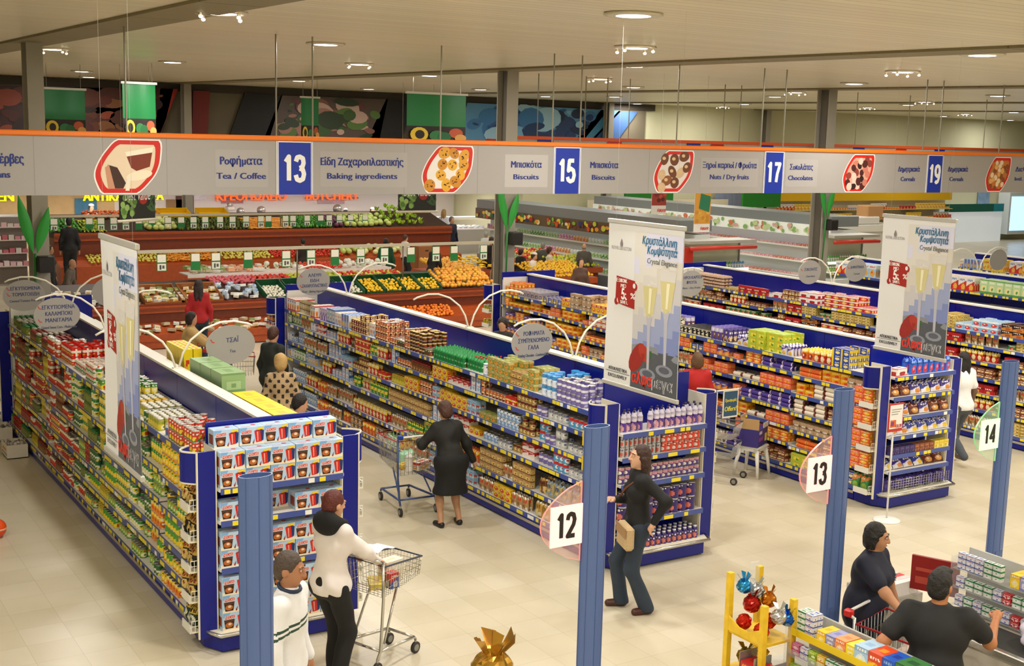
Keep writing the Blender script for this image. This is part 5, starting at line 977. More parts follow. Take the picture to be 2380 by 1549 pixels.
for i in range(3):
    m = MB(); m.box(-.3, .3, -.22, .22, 0, .36, M('9a6238', .7, var=.06)); m.box(-.305, .305, -.02, .02, .362, .364, M('b88a5a')); m.box(-.06, .06, -.223, -.22, .2, .25, M('4a2c18'))
    m.obj('cardboard_box', None, (19.3, 36.0, .36 * i), label=('bottom', 'middle', 'top')[i] + ' brown cardboard box of the tall stack by the price cards', cat='box', group='stacked brown cartons')
# ---------------------------------------------------------------- butchery, deli wall and their signs
def slab(name, lab, cat, b, mat): m = MB(); m.box(*b, mat, .01); return m.obj(name, label=lab, cat=cat)
mm = MB(); mm.box(12.2, 26.9, YR - .06, YR, 0, 2.74, M('d8cfcd', .35)); st('trim_7', mm); mm = MB(); mm.box(6, 12.2, YR - .06, YR, 0, 2.74, M('c8a878', .5, var=.2, bscale=3)); st('trim_8', mm)
for i in range(11): pass
YN = YR - .2
def neon(txt, p0, p1, py, c, h, lab):
    x0, x1 = ony(p0, py, YN).x, ony(p1, py, YN).x; z = ony((p0 + p1) / 2, py, YN).z
    t = thing('neon_sign', lab, 'sign', (0, 0, 0)); m = MB(); text(m, txt, h, M(c, .4, 0, 1.0), ((x0 + x1) / 2, YN, z), .02, 0, x1 - x0); m.obj('lettering', t)
    m = MB(); m.box(x0, x1, YN + .03, YN + .13, z + h * .1, z + h * .2, M('6a6a6a', .4)); m.obj('bracket', t)
neon('ΚΡΕΟΠΩΛΕΙΟ', 504, 666, 466, 'ff5a1c', .5, 'orange neon lettering over the butchery wall, left word'); neon('BUTCHERY', 712, 834, 465, 'ff5a1c', .5, 'orange neon lettering over the butchery wall, right word')
neon('ΑΝΤΙΚΑ', 194, 286, 467, 'f8ee10', .5, 'yellow neon lettering over the wood-panelled deli'); neon('Α', 364, 380, 465, 'f8ee10', .45, 'single yellow neon letter right of the dark produce banner'); neon('EN', -6, 32, 468, 'f8ee10', .5, 'yellow neon letters at the left edge')
def counter(x0, x1, y, goods, lab, pink='e8a8b0'):
    t = thing('meat_counter', lab, 'counter', (0, 0, 0)); m = MB(); m.box(x0, x1, y, y + 1.2, 0, .95, M('b8b4b0', .35, .3)); m.obj('base', t)
    m = MB(); m.box(x0 + .05, x1 - .05, y + .05, y + 1.1, .95, 1.0, M('f0e4e4', .4, 0, .25)); m.obj('lit_tray', t)
    m = MB(); r2 = random.Random(x0)
    x = x0 + .1
    while x < x1 - .2:
        for k in range(3): m.ell((x + r2.uniform(0, .06), y + .2 + k * .32, 1.04), r2.uniform(.09, .15), r2.uniform(.1, .14), r2.uniform(.03, .06), M(r2.choice(goods), .4), 7, 4)
        x += .26
    o = m.obj('meat_display', t); o['kind'] = 'stuff'
    m = MB(); pts = [(y - .02, .95), (y + .1, 1.35), (y + .5, 1.45)]
    for a, b in zip(pts, pts[1:]): m.quad([(x0, a[0], a[1]), (x1, a[0], a[1]), (x1, b[0], b[1]), (x0, b[0], b[1])], glass('f0e8ea', .18))
    m.obj('curved_glass', t); m = MB(); m.box(x0, x1, y + .5, y + .54, 1.43, 1.47, M('e8e0e0', .4, 0, .9)); m.obj('light_strip', t)
counter(12.4, 21.0, 43.6, ('d86a78', 'c84a5a', 'e8a0a8', 'b83a48'), 'long glass meat counter under the butchery lettering'); counter(21.4, 26.5, 43.6, ('d8d8d8', 'c8d0d8', 'b8c4d0', 'e0d8d0'), 'glass fish counter at the right end of the butchery')
t = thing('meat_chiller', 'open pink-lit meat chiller at the left edge behind the column', 'chiller', (0, 0, 0))
m = MB(); m.box(4.5, 7.4, 39.0, 40.2, 0, 2.0, M('8a8078', .4)); m.obj('cabinet', t)
for k in range(4):
    m = MB(); z = .55 + k * .38; m.box(4.5, 7.4, 38.6 + k * .08, 39.0, z, z + .03, M('d8ccc8', .4)); m.obj('shelf', t)
    m = MB(); r2 = random.Random(k)
    for i in range(16): m.box(4.52 + i * .18, 4.67 + i * .18, 38.62 + k * .08, 38.9, z + .03, z + .12 + r2.random() * .06, M(r2.choice(('e8c0c8', 'd8909a', 'f0dcdc', 'c86a78', 'e0d8d0')), .35))
    o = m.obj('wrapped_meat', t); o['kind'] = 'stuff'
for px, py, w_, h_, c, lab, nm in ((560, 497, .5, .45, 'b8b4a8', 'grey weighing machine on the butchery back shelf', 'scale'), (608, 495, .5, .5, '8a8680', 'grey meat slicer on the butchery back shelf', 'meat_slicer'), (785, 492, .75, .55, '77716c', 'dark rounded slicing machine by the white-capped butcher', 'meat_slicer'), (535, 480, .3, .3, 'd8d4ca', 'small white machine on the butchery wall', 'scale')):
    p = ony(px, py, YR - .7); t = thing(nm, lab, 'machine', (p.x, YR - .7, p.z - h_ / 2)); m = MB(); m.box(-w_ / 2, w_ / 2, -.18, .18, 0, h_ * .5, M(c, .35, .4), .03); m.obj('body', t); m = MB(); m.cyl((-.05, -.05, h_ * .7), (.02, .05, h_ * .72), h_ * .33, M('c8c8c4', .2, .8), 14); m.obj('blade_guard', t)
mm = MB(); mm.box(13.5, 25, YR - 1.0, YR - .4, 1.42, 1.5, M('b8b4b0', .3, .5)); mm.obj('wall_shelf', label='long steel back shelf along the butchery wall', cat='shelf')
for px, py, w_, h_, c, lab, nm in ((540, 464, .9, .3, 'a87878', 'pink price board under the left butchery word', 'price_board'), (770, 466, 1.2, .28, 'b89aa0', 'small price board under the right butchery word', 'price_board'), (430, 478, .7, .75, '5a3020', 'dark wooden shelf picture beside the yellow letter', 'wall_picture'), (405, 485, .6, .7, '8a6a40', 'shelf niche with jars on the deli wall', 'wall_picture'), (200, 485, .8, .75, '3c78a0', 'blue window pane on the deli wall', 'wall_picture'), (465, 458, .5, .22, 'd8d4e0', 'small white sticker sign on the butchery wall', 'wall_sign')):
    p = ony(px, py, YR - .1); m = MB(); m.box(p.x - w_ / 2, p.x + w_ / 2, YR - .1, YR - .06, p.z - h_ / 2, p.z + h_ / 2, M(c, .5, var=.3, bscale=6)); m.obj(nm, label=lab, cat='picture')
t = thing('window_blind', 'beige slatted blind at the far left of the deli wall', 'blind', (0, 0, 0)); m = MB()
for k in range(12): m.box(4.0, 7.4, YR - 2.0, YR - 1.9, 1.55 + k * .1, 1.62 + k * .1, M('d8b870', .5))
o = m.obj('slats', t)
# ---------------------------------------------------------------- wall graphics high on the back wall
def panel(name, lab, pts, mats, y=None, th=.05):
    y = y or YB - .2; P = [ony(a, b, y) for a, b in pts]; m = MB(); m.prism([(p.x, p.z) for p in P], y - th, y, mats, 'y'); return m.obj(name, label=lab, cat='wall graphic', group='wall graphics over the fresh counters'), P
def blobs(par, P, cols, n, sd, y, s0=.15, s1=.6):
    """printed shapes kept inside the quad P (order: bl, br, tr, tl)"""
    r2 = random.Random(sd); m = MB()
    for i in range(n):
        u, v = r2.uniform(.06, .94), r2.uniform(.1, .9)
        a = P[0].lerp(P[1], u); b = P[3].lerp(P[2], u); p = a.lerp(b, v); s = r2.uniform(s0, s1) * min(1, 2.2 * min(u, 1 - u) + .25); h = min(s * r2.uniform(.3, .8), (b.z - a.z) * min(v, 1 - v) * .95)
        flat(m, ellipse(s, max(.04, h), 12, p.x, p.z, r2.uniform(-.3, .3)), y - i * .0006, M(r2.choice(cols), .5))
    m.obj('printed_picture', par)
yg = YB - .25
def graphic(lab, bl, br, tr, tl, base, cols, n, sd, s0=.15, s1=.6):
    o, P = panel('wall_graphic', lab, (bl, br, tr, tl), M(base, .5)); blobs(o, P, cols, n, sd, YB - .252, s0, s1)
graphic('dark red-brown meat picture panel at the far left wall', (-60, 330), (250, 330), (300, 206), (-60, 198), '3a1510', ('5a1f14', '7a2c18', '2a0f0c', '8a3a20', '4a1a14'), 40, 1)
graphic('brown bread picture panel between the two green banners', (100, 330), (372, 330), (402, 206), (140, 203), '3c1a10', ('5c2a16', '2c120c', '7a4a24', '4a2014'), 34, 2)
o, P = panel('wall_graphic', 'plain red slanted panel right of the second green banner', ((355, 322), (366, 322), (413, 207), (372, 206)), M('a82416', .5)); o, P = panel('wall_graphic', 'narrow dark red upright panel on the brown wall', ((445, 322), (482, 322), (486, 212), (448, 211)), M('7a1c12', .5))
o, P = panel('wall_graphic', 'black slanted end panel left of the meat and herb picture', ((530, 322), (625, 322), (655, 222), (568, 216)), M('14110f', .6))
graphic('slanted picture panel of raw meat and green herbs', (612, 324), (880, 328), (900, 231), (652, 222), '5a4a40', ('8a5a4a', '3c5a2a', 'a8786a', '5a7a38', 'c8a898', '6a3c34', '2c3c20'), 60, 4, .1, .55)
o, P = panel('wall_graphic', 'black slanted end panel right of the meat picture', ((850, 328), (930, 330), (960, 236), (896, 231)), M('14110f', .6))
graphic('blue slanted fish and water picture panel', (1060, 332), (1350, 332), (1412, 256), (1085, 239), '5a94c0', ('3c78b0', '7ab0d0', '1f3c6a', '9ac4dc', '2c5a94', '14284a'), 60, 5, .15, .8)
for lab, a, c in (('light blue slanted stripe panel right of the fish picture', ((1330, 332), (1372, 332), (1442, 258), (1396, 255)), '4a90b8'), ('dark blue slanted end panel of the fish picture', ((1366, 332), (1430, 332), (1480, 261), (1436, 258)), '3a5a8c')): panel('wall_graphic', lab, a, M(c, .5))
# hanging green banners
def green_banner(lab, y, px0, px1, pt, pb):
    a, b = ony(px0, pt, y), ony(px1, pt + 4, y); zb = ony(px0, pb, y).z; w_ = b.x - a.x; h_ = a.z - zb
    t = thing('hanging_banner', lab, 'banner', (a.x, y, zb), 0, 'green fruit banners'); m = MB()
    f = lambda u, v: (w_ * u, .02 * math.sin(u * 7), h_ * v)
    m.grid(f, 8, 6, lambda u, v: M('0f7a3c', .4) if v > .34 else M('241a14', .5)); m.grid(lambda u, v: (f(u, v)[0], f(u, v)[1] + .006, f(u, v)[2]), 8, 6, M('0f7a3c', .4), True, False, True); s = m.obj('cloth', t)
    m = MB(); m.box(-.03, w_ + .03, -.03, .03, h_ - .02, h_ + .03, M('d8d4c8', .4)); m.obj('top_rail', t); m = MB(); y_ = -.03
    for cx_, cz_, rx, rz, c, d in ((.2, .16, .15, .15, 'e8c83c', 0), (.21, .16, .08, .09, '241c18', .002), (.5, .14, .13, .11, '2f7a44', 0), (.62, .12, .12, .1, '1f6a3a', .001), (.82, .2, .12, .1, 'c85a34', 0), (.9, .1, .1, .08, 'e0a858', .001)): flat(m, ellipse(rx * w_, rz * h_, 14, cx_ * w_, cz_ * h_), y_ - d, M(c, .5))
    m.obj('printed_picture', s); m = MB()
    for x in (.1 * w_, .9 * w_): m.cyl((x, 0, h_), (x, 0, cz(y) - zb), .006, M('9a958a', .4, .4), 4)
    m.obj('hanging_wire', t)
for lab, y, a, b, c, d in (('green hanging fruit banner at far left beside the column', 30, 98, 197, 205, 312), ('green hanging fruit banner second from the left', 27, 284, 361, 192, 316), ('narrow green hanging fruit banner near the meat picture', 32, 700, 741, 226, 324), ('large green hanging fruit banner before the blue fish picture', 25, 946, 1084, 215, 330)): green_banner(lab, y, a, b, c, d)
# dark 'best value' banners under the aisle banner
def best_value(lab, x, y, rz, zb, w_, h_):
    t = thing('hanging_banner', lab, 'banner', (x, y, zb), rz, 'dark produce banners'); m = MB(); m.box(-w_ / 2, w_ / 2, -.006, .006, 0, h_, M('23241f', .45)); s = m.obj('cloth', t); m = MB(); m.cyl((-w_ / 2 - .06, 0, 0), (w_ / 2 + .06, 0, 0), .035, M('e4dcc4', .4), 8); m.obj('bottom_rail', t)
    m = MB(); r2 = random.Random(5)
    for i in range(26): u = r2.random(); flat(m, ellipse(.075, .075, 10, -w_ * .42 + w_ * .36 * u, .12 + (h_ * .8) * r2.random() * (.35 + .65 * u)), -.008 - i * .0003, M(r2.choice(('8ab05a', '7aa04a', '9ac06a', '5c8038')), .4))
    flat(m, ellipse(w_ * .12, w_ * .12, 18, w_ * .16, h_ * .45), -.009, M('a8281c', .4))
    for i in range(12): flat(m, ellipse(.03, .12, 8, w_ * (.3 + .18 * r2.random()), h_ * (.2 + .6 * r2.random()), r2.uniform(-1, 1)), -.0095 - i * .0003, M('3c5a30', .5))
    m.obj('printed_picture', s); m = MB(); text(m, 'best value', .34, M('ecece4', .5), (.0, -.02, h_ * .42), 0, .35, w_ * .72); m.obj('lettering', s)
    m = MB()
    for u in (-.4, .4): m.cyl((u * w_, 0, h_), (u * w_, 0, cz(y) - zb), .005, M('9a958a', .4, .4), 4)
    m.obj('hanging_wire', t)
a, b = onz(925, 492, 2.55), onz(1065, 503, 2.5); best_value('dark best value banner with grapes and tomato, right of the butchery', (a.x + b.x) / 2, a.y - .1, 0, 2.55, b.x - a.x + .1, 1.05)
a = onz(320, 512, 2.6); best_value('dark best value banner turned edge-on above the left poster', a.x, a.y, .55, 2.6, 1.15, 1.1)
for k, (px, py, c1, c2, lab) in enumerate(((1530, 498, '8a3024', 'c8c0b8', 'small red hanging poster with white foot above the middle poster'), (1630, 540, 'd89a3c', 'ece6e0', 'hanging potato poster with green price slate right of the middle poster'))):
    p = ony(px, py, 19.0); t = thing('hanging_poster', lab, 'poster', (p.x, 19.0, p.z)); m = MB(); w_, h_ = (.36, .75) if k == 0 else (.42, .9); m.box(-w_ / 2, w_ / 2, -.005, .005, 0, h_, M(c2, .45)); s = m.obj('sheet', t); m = MB(); m.box(-w_ / 2, w_ / 2, -.007, -.005, .17, h_, M(c1, .45))
    r2 = random.Random(k)
    for i in range(16): flat(m, ellipse(.05, .04, 10, r2.uniform(-.15, .15), .22 + r2.random() * (.2 if k else .5)), -.0075 - i * .0002, M(r2.choice(('e0b050', 'd8a040', 'c88a30') if k else ('6a2018', 'a84030', 'c8b8a8', '4a1a14'))))
    if k: flat(m, [(-.1, .48), (.17, .4), (.2, .72), (-.06, .78)], -.012, M('2c7a58', .5))
    m.obj('printed_picture', s); m = MB(); text(m, 'αλφαμεγα', .09, M('c83a30'), (.07, -.008, .05), .002, 0, .22); m.obj('lettering', s); m = MB(); m.cyl((0, 0, h_), (0, 0, cz(19) - p.z), .003, M('9a958a', .4, .4), 4); m.obj('hanging_wire', t)
# green leaf ornaments and black speakers on the columns
for cx, cy, z in ((4.18, 21.05, 3.0), (13.12, 21.05, 3.22), (22.0, 21.05, 3.35)):
    nm = {4.18: 'left', 13.12: 'middle', 22.0: 'right-hand'}[cx]
    t = thing('leaf_ornament', 'bright green paper leaves on the %s grey column' % nm, 'decoration', (cx - .12, cy - .3, z)); 
    for s, l in ((-1, .95), (1, .75)):
        m = MB(); m.grid(lambda u, v: (s * (.03 + .2 * v) + s * .09 * math.sin(PI * v) * (u - .5) * 2, -.02 - .04 * math.cos(PI * (u - .5)) * math.sin(PI * v), l * v - .35), 4, 8, M('2fa03c', .5)); m.grid(lambda u, v: (s * (.03 + .2 * v) + s * .09 * math.sin(PI * v) * (u - .5) * 2, -.012 - .04 * math.cos(PI * (u - .5)) * math.sin(PI * v), l * v - .35), 4, 8, M('1f7a2c', .5), True, False, True); m.obj('leaf', t)
    m = MB(); m.tube([(0, -.01, -.35), (-.01, -.01, -.9), (0, .02, -1.4)], [.025, .02, .012], M('2c7a34', .5), 6); m.obj('stem', t)
    t = thing('column_speaker', 'black box speaker on the %s grey column' % nm, 'speaker', (cx + .02, cy - .36, z - .65)); m = MB(); m.box(-.13, .13, -.12, .12, 0, .26, M('1c1816', .5), .02); m.obj('cabinet', t); m = MB(); m.box(-.02, .02, .1, .17, .1, .16, M('2a2622', .5)); m.obj('bracket', t)

for i in range(7):
    x = 7.5 + i * 2.9; t = thing('strip_light', '%s fluorescent strip from the left over the butchery recess' % ordinal(i + 1), 'light', (x, 44.6, 2.745), 0, 'strip lights of the butchery recess'); m = MB(); m.box(-.7, .7, -.08, .08, -.04, 0, M('e4e0d8', .4)); m.obj('housing', t); m = MB(); m.box(-.68, .68, -.05, .05, -.06, -.04, M('f6fbff', .4, 0, 6.0)); m.obj('tube', t)
    l = bpy.data.lights.new('strip_lamp', 'AREA'); l.shape = 'RECTANGLE'; l.size = 1.3; l.size_y = .1; l.energy = 70; l.color = (1, .97, .92); o = bpy.data.objects.new('strip_lamp', l); COL.objects.link(o); o.location = (x, 44.6, 2.68)
# ---------------------------------------------------------------- chillers and far shelving at the right
kind('salad_pack', 'chilled salad bag', 'bag', [V('pale green', p_bag(.15, .08, .16, ('a8c888', 'd8e8c8', '78a858', 'e8e4d8'), 'e', 1)), V('pink', p_bag(.15, .08, .16, ('d888a8', 'f0d8e0', 'b85a84', 'e8e4d8'), 'e', 2)), V('orange', p_bag(.15, .08, .16, ('e8a868', 'f0e0c8', 'd8783c', W_), 'e', 3)), V('white', p_bag(.15, .08, .16, ('e4e8e4', 'c8dcc8', 'a8c8b8', W_), 'e', 4)), V('green', p_bag(.15, .08, .16, ('68a048', 'c8e0b0', '3c7830', W_), 'e', 5))])
kind('meat_pack', 'wrapped meat pack', 'pack', [V('pink', p_box(.17, .14, .07, ('e0a0a8', 'f0dcdc', 'd87888', W_), 'e', 1, 8, 5)), V('pale pink', p_box(.17, .14, .07, ('e8c4c4', 'f4e8e4', 'd89a98', W_), 'd', 2, 8, 5)), V('orange red', p_box(.17, .14, .07, ('d87058', 'f0d8c8', 'c84a3c', W_), 'e', 3, 8, 5))])
kind('dairy_bottle', 'dairy bottle', 'bottle', [V('white green', p_bottle(.04, .2, ('ecece4', '5aa850', 'd8e4d0', '3c8a3c'), '4a9a48', 'd', 1, 10)), V('white blue', p_bottle(.04, .2, ('ecece8', '6a9ac8', 'd8e0ec', '3c68a8'), 'e8e8e8', 'd', 2, 10)), V('green', p_bottle(.04, .18, ('78b848', 'e8e8d8', 'c8dc90', W_), 'f0f0e8', 'f', 3, 10))])
def chiller(lab, x, y0, y1, ztop, canopy, cols, kd, vs_, gname, nsh=3, lit='f4f8f4'):
    t = thing('display_chiller', lab, 'chiller', (0, 0, 0)); G = M('8a8f90', .4, .3)
    m = MB(); m.box(x + .55, x + 1.1, y0, y1, 0, ztop - .1, M('dfe6e4', .4)); m.box(x, x + .55, y0, y1, 0, .5, G); m.obj('cabinet', t)
    m = MB(); m.box(x - .05, x + 1.15, y0, y1, ztop, ztop + .32, G); m.obj('top_cover', t)
    m = MB(); m.box(x - .1, x - .05, y0, y1, ztop - .34, ztop + .02, M(canopy, .4, 0, .12)); cp = m.obj('canopy', t)
    m = MB(); r2 = random.Random(int(x)); n = int((y1 - y0) * 11)
    for i in range(n):
        yy = y0 + .15 + (y1 - y0 - .3) * r2.random(); zz = ztop - .16 + r2.uniform(-.1, .1); a, b = r2.uniform(.05, .13), r2.uniform(.05, .09)
        m.add([(x - .101 - .0004 * i, yy - a * math.cos(q * PI / 5), zz + b * math.sin(q * PI / 5)) for q in range(10)], [tuple(range(10))], M(r2.choice(cols), .45))
    m.obj('printed_fruit', cp)
    m = MB(); m.box(x, x + .06, y0 + .05, y1 - .05, ztop - .1, ztop - .06, M(lit, .4, 0, 2.0)); m.obj('light_tube', t)
    for k in range(nsh):
        z = .55 + k * (ztop - 1.0) / (nsh - .4); xs_ = x + .04 + .1 * k
        m = MB(); m.box(xs_, x + .56, y0 + .02, y1 - .02, z - .03, z, M('e8ece8', .4)); m.box(xs_ - .01, xs_, y0 + .02, y1 - .02, z - .045, z + .01, M('f2f2ea', .4)); m.obj('shelf', t)
        y = y0 + .12; i = 0
        while y < y1 - .12:
            wd = KIND[kd][2][0][1][1][0]; i += 1; run = (i // 5) % len(vs_)
            put(kd, vs_[(run + k) % len(vs_)], (xs_ + .1, y, z), -PI / 2, None, '%ss in the %s' % (KIND[kd][0], gname), 0, '%s from the near end, %s shelf, %s' % (ordinal(i), ('bottom', 'second', 'third', 'top')[k], gname)); y += wd + .02
FR = ('f0c83c', 'd8502a', '8ab83c', '7a2a2a', 'e8a03c', '3c7a3c', 'c8d048', '2c3c6a', 'e8e0a0', 'b8341f')
chiller('long vegetable chiller with a printed fruit canopy, right of the middle column', 22.9, 27.2, 38.6, 2.15, '5a4a34', FR, 'salad_pack', (0, 3, 2, 1, 0, 4), 'fruit-canopy chiller')
chiller('white-canopied meat chiller behind the fruit-canopy one', 28.8, 27.0, 39.5, 2.2, 'eef2ea', ('d8b0a0', 'c8d8a0', '8ab86a', 'e8c8b0', 'd87858'), 'meat_pack', (0, 1, 0, 2), 'white-canopy chiller', 3, 'ffe8ee')
def cooler(lab, px0, px1, y, kd, vs_, gname, seed):
    x0, x1 = ony(px0, 560, y).x, ony(px1, 560, y).x; t = thing('island_cooler', lab, 'cooler', (0, 0, 0)); W_2 = x1 - x0
    m = MB(); m.box(x0, x1, y, y + .9, 0, .75, M('c8ccca', .4)); m.obj('chest', t)
    for z in (.95, 1.25): m = MB(); m.box(x0, x1, y + .25 + (z - .95) * .3, y + .7, z - .03, z, M('eef4ea', .4)); m.box(x0, x1, y + .23 + (z - .95) * .3, y + .25 + (z - .95) * .3, z - .07, z + .01, M('f8fce8', .4, 0, .9)); m.obj('lit_shelf', t)
    m = MB(); m.box(x0 - .05, x1 + .05, y + .1, y + .9, 1.98, 2.06, M('b8b6ae', .4, .2)); m.obj('roof', t); m = MB(); m.cyl((x0 - .03, y + .1, 1.86), (x1 + .03, y + .1, 1.86), .06, M('c83424', .4), 10); m.obj('red_bar', t)
    for x in (x0 + .02, x1 - .02): m = MB(); m.box(x - .02, x + .02, y + .7, y + .76, .75, 1.98, M('8a8a86', .4, .3)); m.obj('post', t)
    m = MB(); m.box(x0, x1, y + .74, y + .76, .75, 1.95, M('c8ccb8', .5)); m.obj('back_panel', t)
    for k, z in enumerate((.95, 1.25)):
        n = int(W_2 / .1)
        for i in range(n): put(kd, vs_[(i // 6 + k) % len(vs_)], (x0 + .08 + i * .1, y + .4 + .1 * k, z), 0, None, 'bottles in the ' + gname, 0, '%s from the left, %s lit shelf, %s' % (ordinal(i + 1), ('lower', 'upper')[k], gname))
cooler('red-barred island cooler of white dairy bottles above the red chocolate shelf', 1612, 1762, 25.2, 'dairy_bottle', (0, 1, 2), 'left red-barred cooler', 1); cooler('red-barred island cooler right of the third column', 1948, 2048, 25.6, 'dairy_bottle', (2, 0), 'right red-barred cooler', 2)
slab('red_end_panel', 'tall red end panel left of the red-barred cooler', 'panel', (ony(1594, 600, 25.3).x, ony(1611, 600, 25.3).x, 25.3, 26.2, 0, 1.9), M('b82a1c', .4))
# wall shelving under a yellow fascia, green boards, strip curtain
def wall_unit(lab, x0, x1, y, levels, gname, kds, fascia=None):
    t = thing('wall_shelving', lab, 'shelving', (0, 0, 0)); m = MB(); m.box(x0, x1, y + .5, y + .54, 0, levels[-1] + .5, M('d8d0b8', .5)); m.obj('back_panel', t)
    for k, z in enumerate(levels):
        m = MB(); m.box(x0, x1, y, y + .5, z - .03, z, M('d8c890', .5)); m.obj('shelf', t); xx = x0 + .1; i = 0; r2 = random.Random(int(x0) + k)
        kd, v = kds[0]
        while xx < x1 - .15:
            if i % 5 == 0: kd, v = r2.choice(kds)
            wd = KIND[kd][2][v][1][1][0]; i += 1
            if k >= len(levels) - 3: put(kd, v, (xx + wd / 2, y + .12, z), 0, None, 'goods on the ' + gname, 0, '%s from the left, %s, %s' % (ordinal(i), lev_word(k, len(levels)), gname))
            xx += wd + .03
    if fascia: m = MB(); m.box(x0, x1, y + .1, y + .16, levels[-1] + .42, levels[-1] + .9, M(fascia, .45)); m.obj('fascia', t)
FARG = [('biscuit_box', 2), ('biscuit_box', 4), ('cereal_box', 1), ('cereal_box', 2), ('biscuit_box', 0), ('tea_box', 4), ('juice_carton', 2), ('chocolate_box', 0)]
wall_unit('long wall shelving under a yellow fascia at the far right', 38.5, 52.0, 40.8, (.4, .85, 1.3, 1.75), 'yellow-fascia wall', FARG, 'e8b81c'); wall_unit('dark wall shelving between the green board and the third column', 29.8, 37.5, 40.9, (.4, .85, 1.3, 1.75), 'far dark wall shelving', [('coffee_tin', 0), ('food_jar', 2), ('biscuit_box', 2), ('coffee_tin', 3), ('tea_box', 5)])
for px0, px1, lab in ((1450, 1562, 'green fascia board above the white chiller, left of the hanging posters'), (1724, 1812, 'green fascia board right of the strip curtain')):
    a, b = ony(px0, 450, 40.6), ony(px1, 450, 40.6); slab('fascia_board', lab, 'board', (a.x, b.x, 40.5, 40.6, ony(px0, 482, 40.6).z, 3.0), M('1f7a24', .45))
t = thing('strip_curtain', 'blue-grey plastic strip curtain door at the back', 'curtain', (0, 0, 0)); a, b = ony(1660, 500, 41.5), ony(1722, 500, 41.5); m = MB()
for i in range(9): m.box(a.x + (b.x - a.x) * i / 9, a.x + (b.x - a.x) * (i + .92) / 9, 41.5 + .02 * (i % 2), 41.52 + .02 * (i % 2), .3, 2.8, M('8a94b0', .3))
m.obj('strips', t); m = MB(); m.box(a.x - .1, b.x + .1, 41.5, 41.6, 2.8, 2.95, M('b8b4a8', .4)); m.obj('rail', t)
t = thing('wall_cooler', 'white wall cooler with a teal header at the far right wall', 'cooler', (0, 0, 0)); a, b = ony(2195, 490, 41.0), ony(2330, 490, 41.0); m = MB(); m.box(a.x, b.x, 41.0, 41.8, 0, 1.75, M('e0e8ec', .4, 0, .35)); m.obj('body', t); m = MB(); m.box(a.x, b.x, 40.95, 41.0, 1.55, 1.95, M('1c6a5c', .45)); m.obj('header', t); m = MB(); m.box(b.x - .8, b.x, 40.93, 40.95, 1.55, 1.95, M('2c9ab0', .45)); m.obj('header_end', t)
t = thing('fridge_door', 'bright blue-white lit glass fridge door at the far right edge', 'fridge', (0, 0, 0)); a, b = ony(2345, 490, 41.2), ony(2392, 490, 41.2); m = MB(); m.box(a.x, b.x, 41.2, 41.9, .3, 2.5, M('e8f0f4', .4)); m.obj('cabinet', t); m = MB(); m.box(a.x + .15, b.x - .1, 41.18, 41.2, .5, 2.3, M('a8d0f4', .4, 0, 1.6)); m.obj('lit_door', t)
p = ony(2286, 468, 41.9); slab('wall_picture', 'small blue and white poster on the far right wall', 'picture', (p.x - .45, p.x + .45, 41.88, 41.95, p.z - .5, p.z + .6), M('8aa8c8', .5, var=.4, bscale=5))
for i, (px, py, w_, d_, h_, c, lab) in enumerate(((2022, 492, .9, .6, .5, 'b88a58', 'big brown open carton on top of the far freezer'), (1985, 512, 2.0, .8, .3, 'd8d4cc', 'white wrapped bale beside the brown carton'))): p = ony(px, py, 33.0); m = MB(); m.box(-w_ / 2, w_ / 2, -d_ / 2, d_ / 2, 0, h_, M(c, .7, var=.08), .04); o = m.obj('cardboard_box' if i == 0 else 'wrapped_bale', None, (p.x, 33.0, p.z - h_ / 2), label=lab, cat='box')
p = ony(2022, 492, 33.0); t = thing('freezer_chest', 'long white freezer block carrying the brown carton', 'freezer', (0, 0, 0)); m = MB(); z1 = ony(1985, 512, 33.0).z - .15; m.box(p.x - 3.2, p.x + 1.2, 32.4, 33.6, 0, z1, M('d4d2ca', .4)); m.obj('body', t); m = MB(); m.box(p.x - 3.25, p.x + 1.25, 32.35, 32.4, z1 - .25, z1, M('e8e6de', .4)); m.obj('edge_band', t)
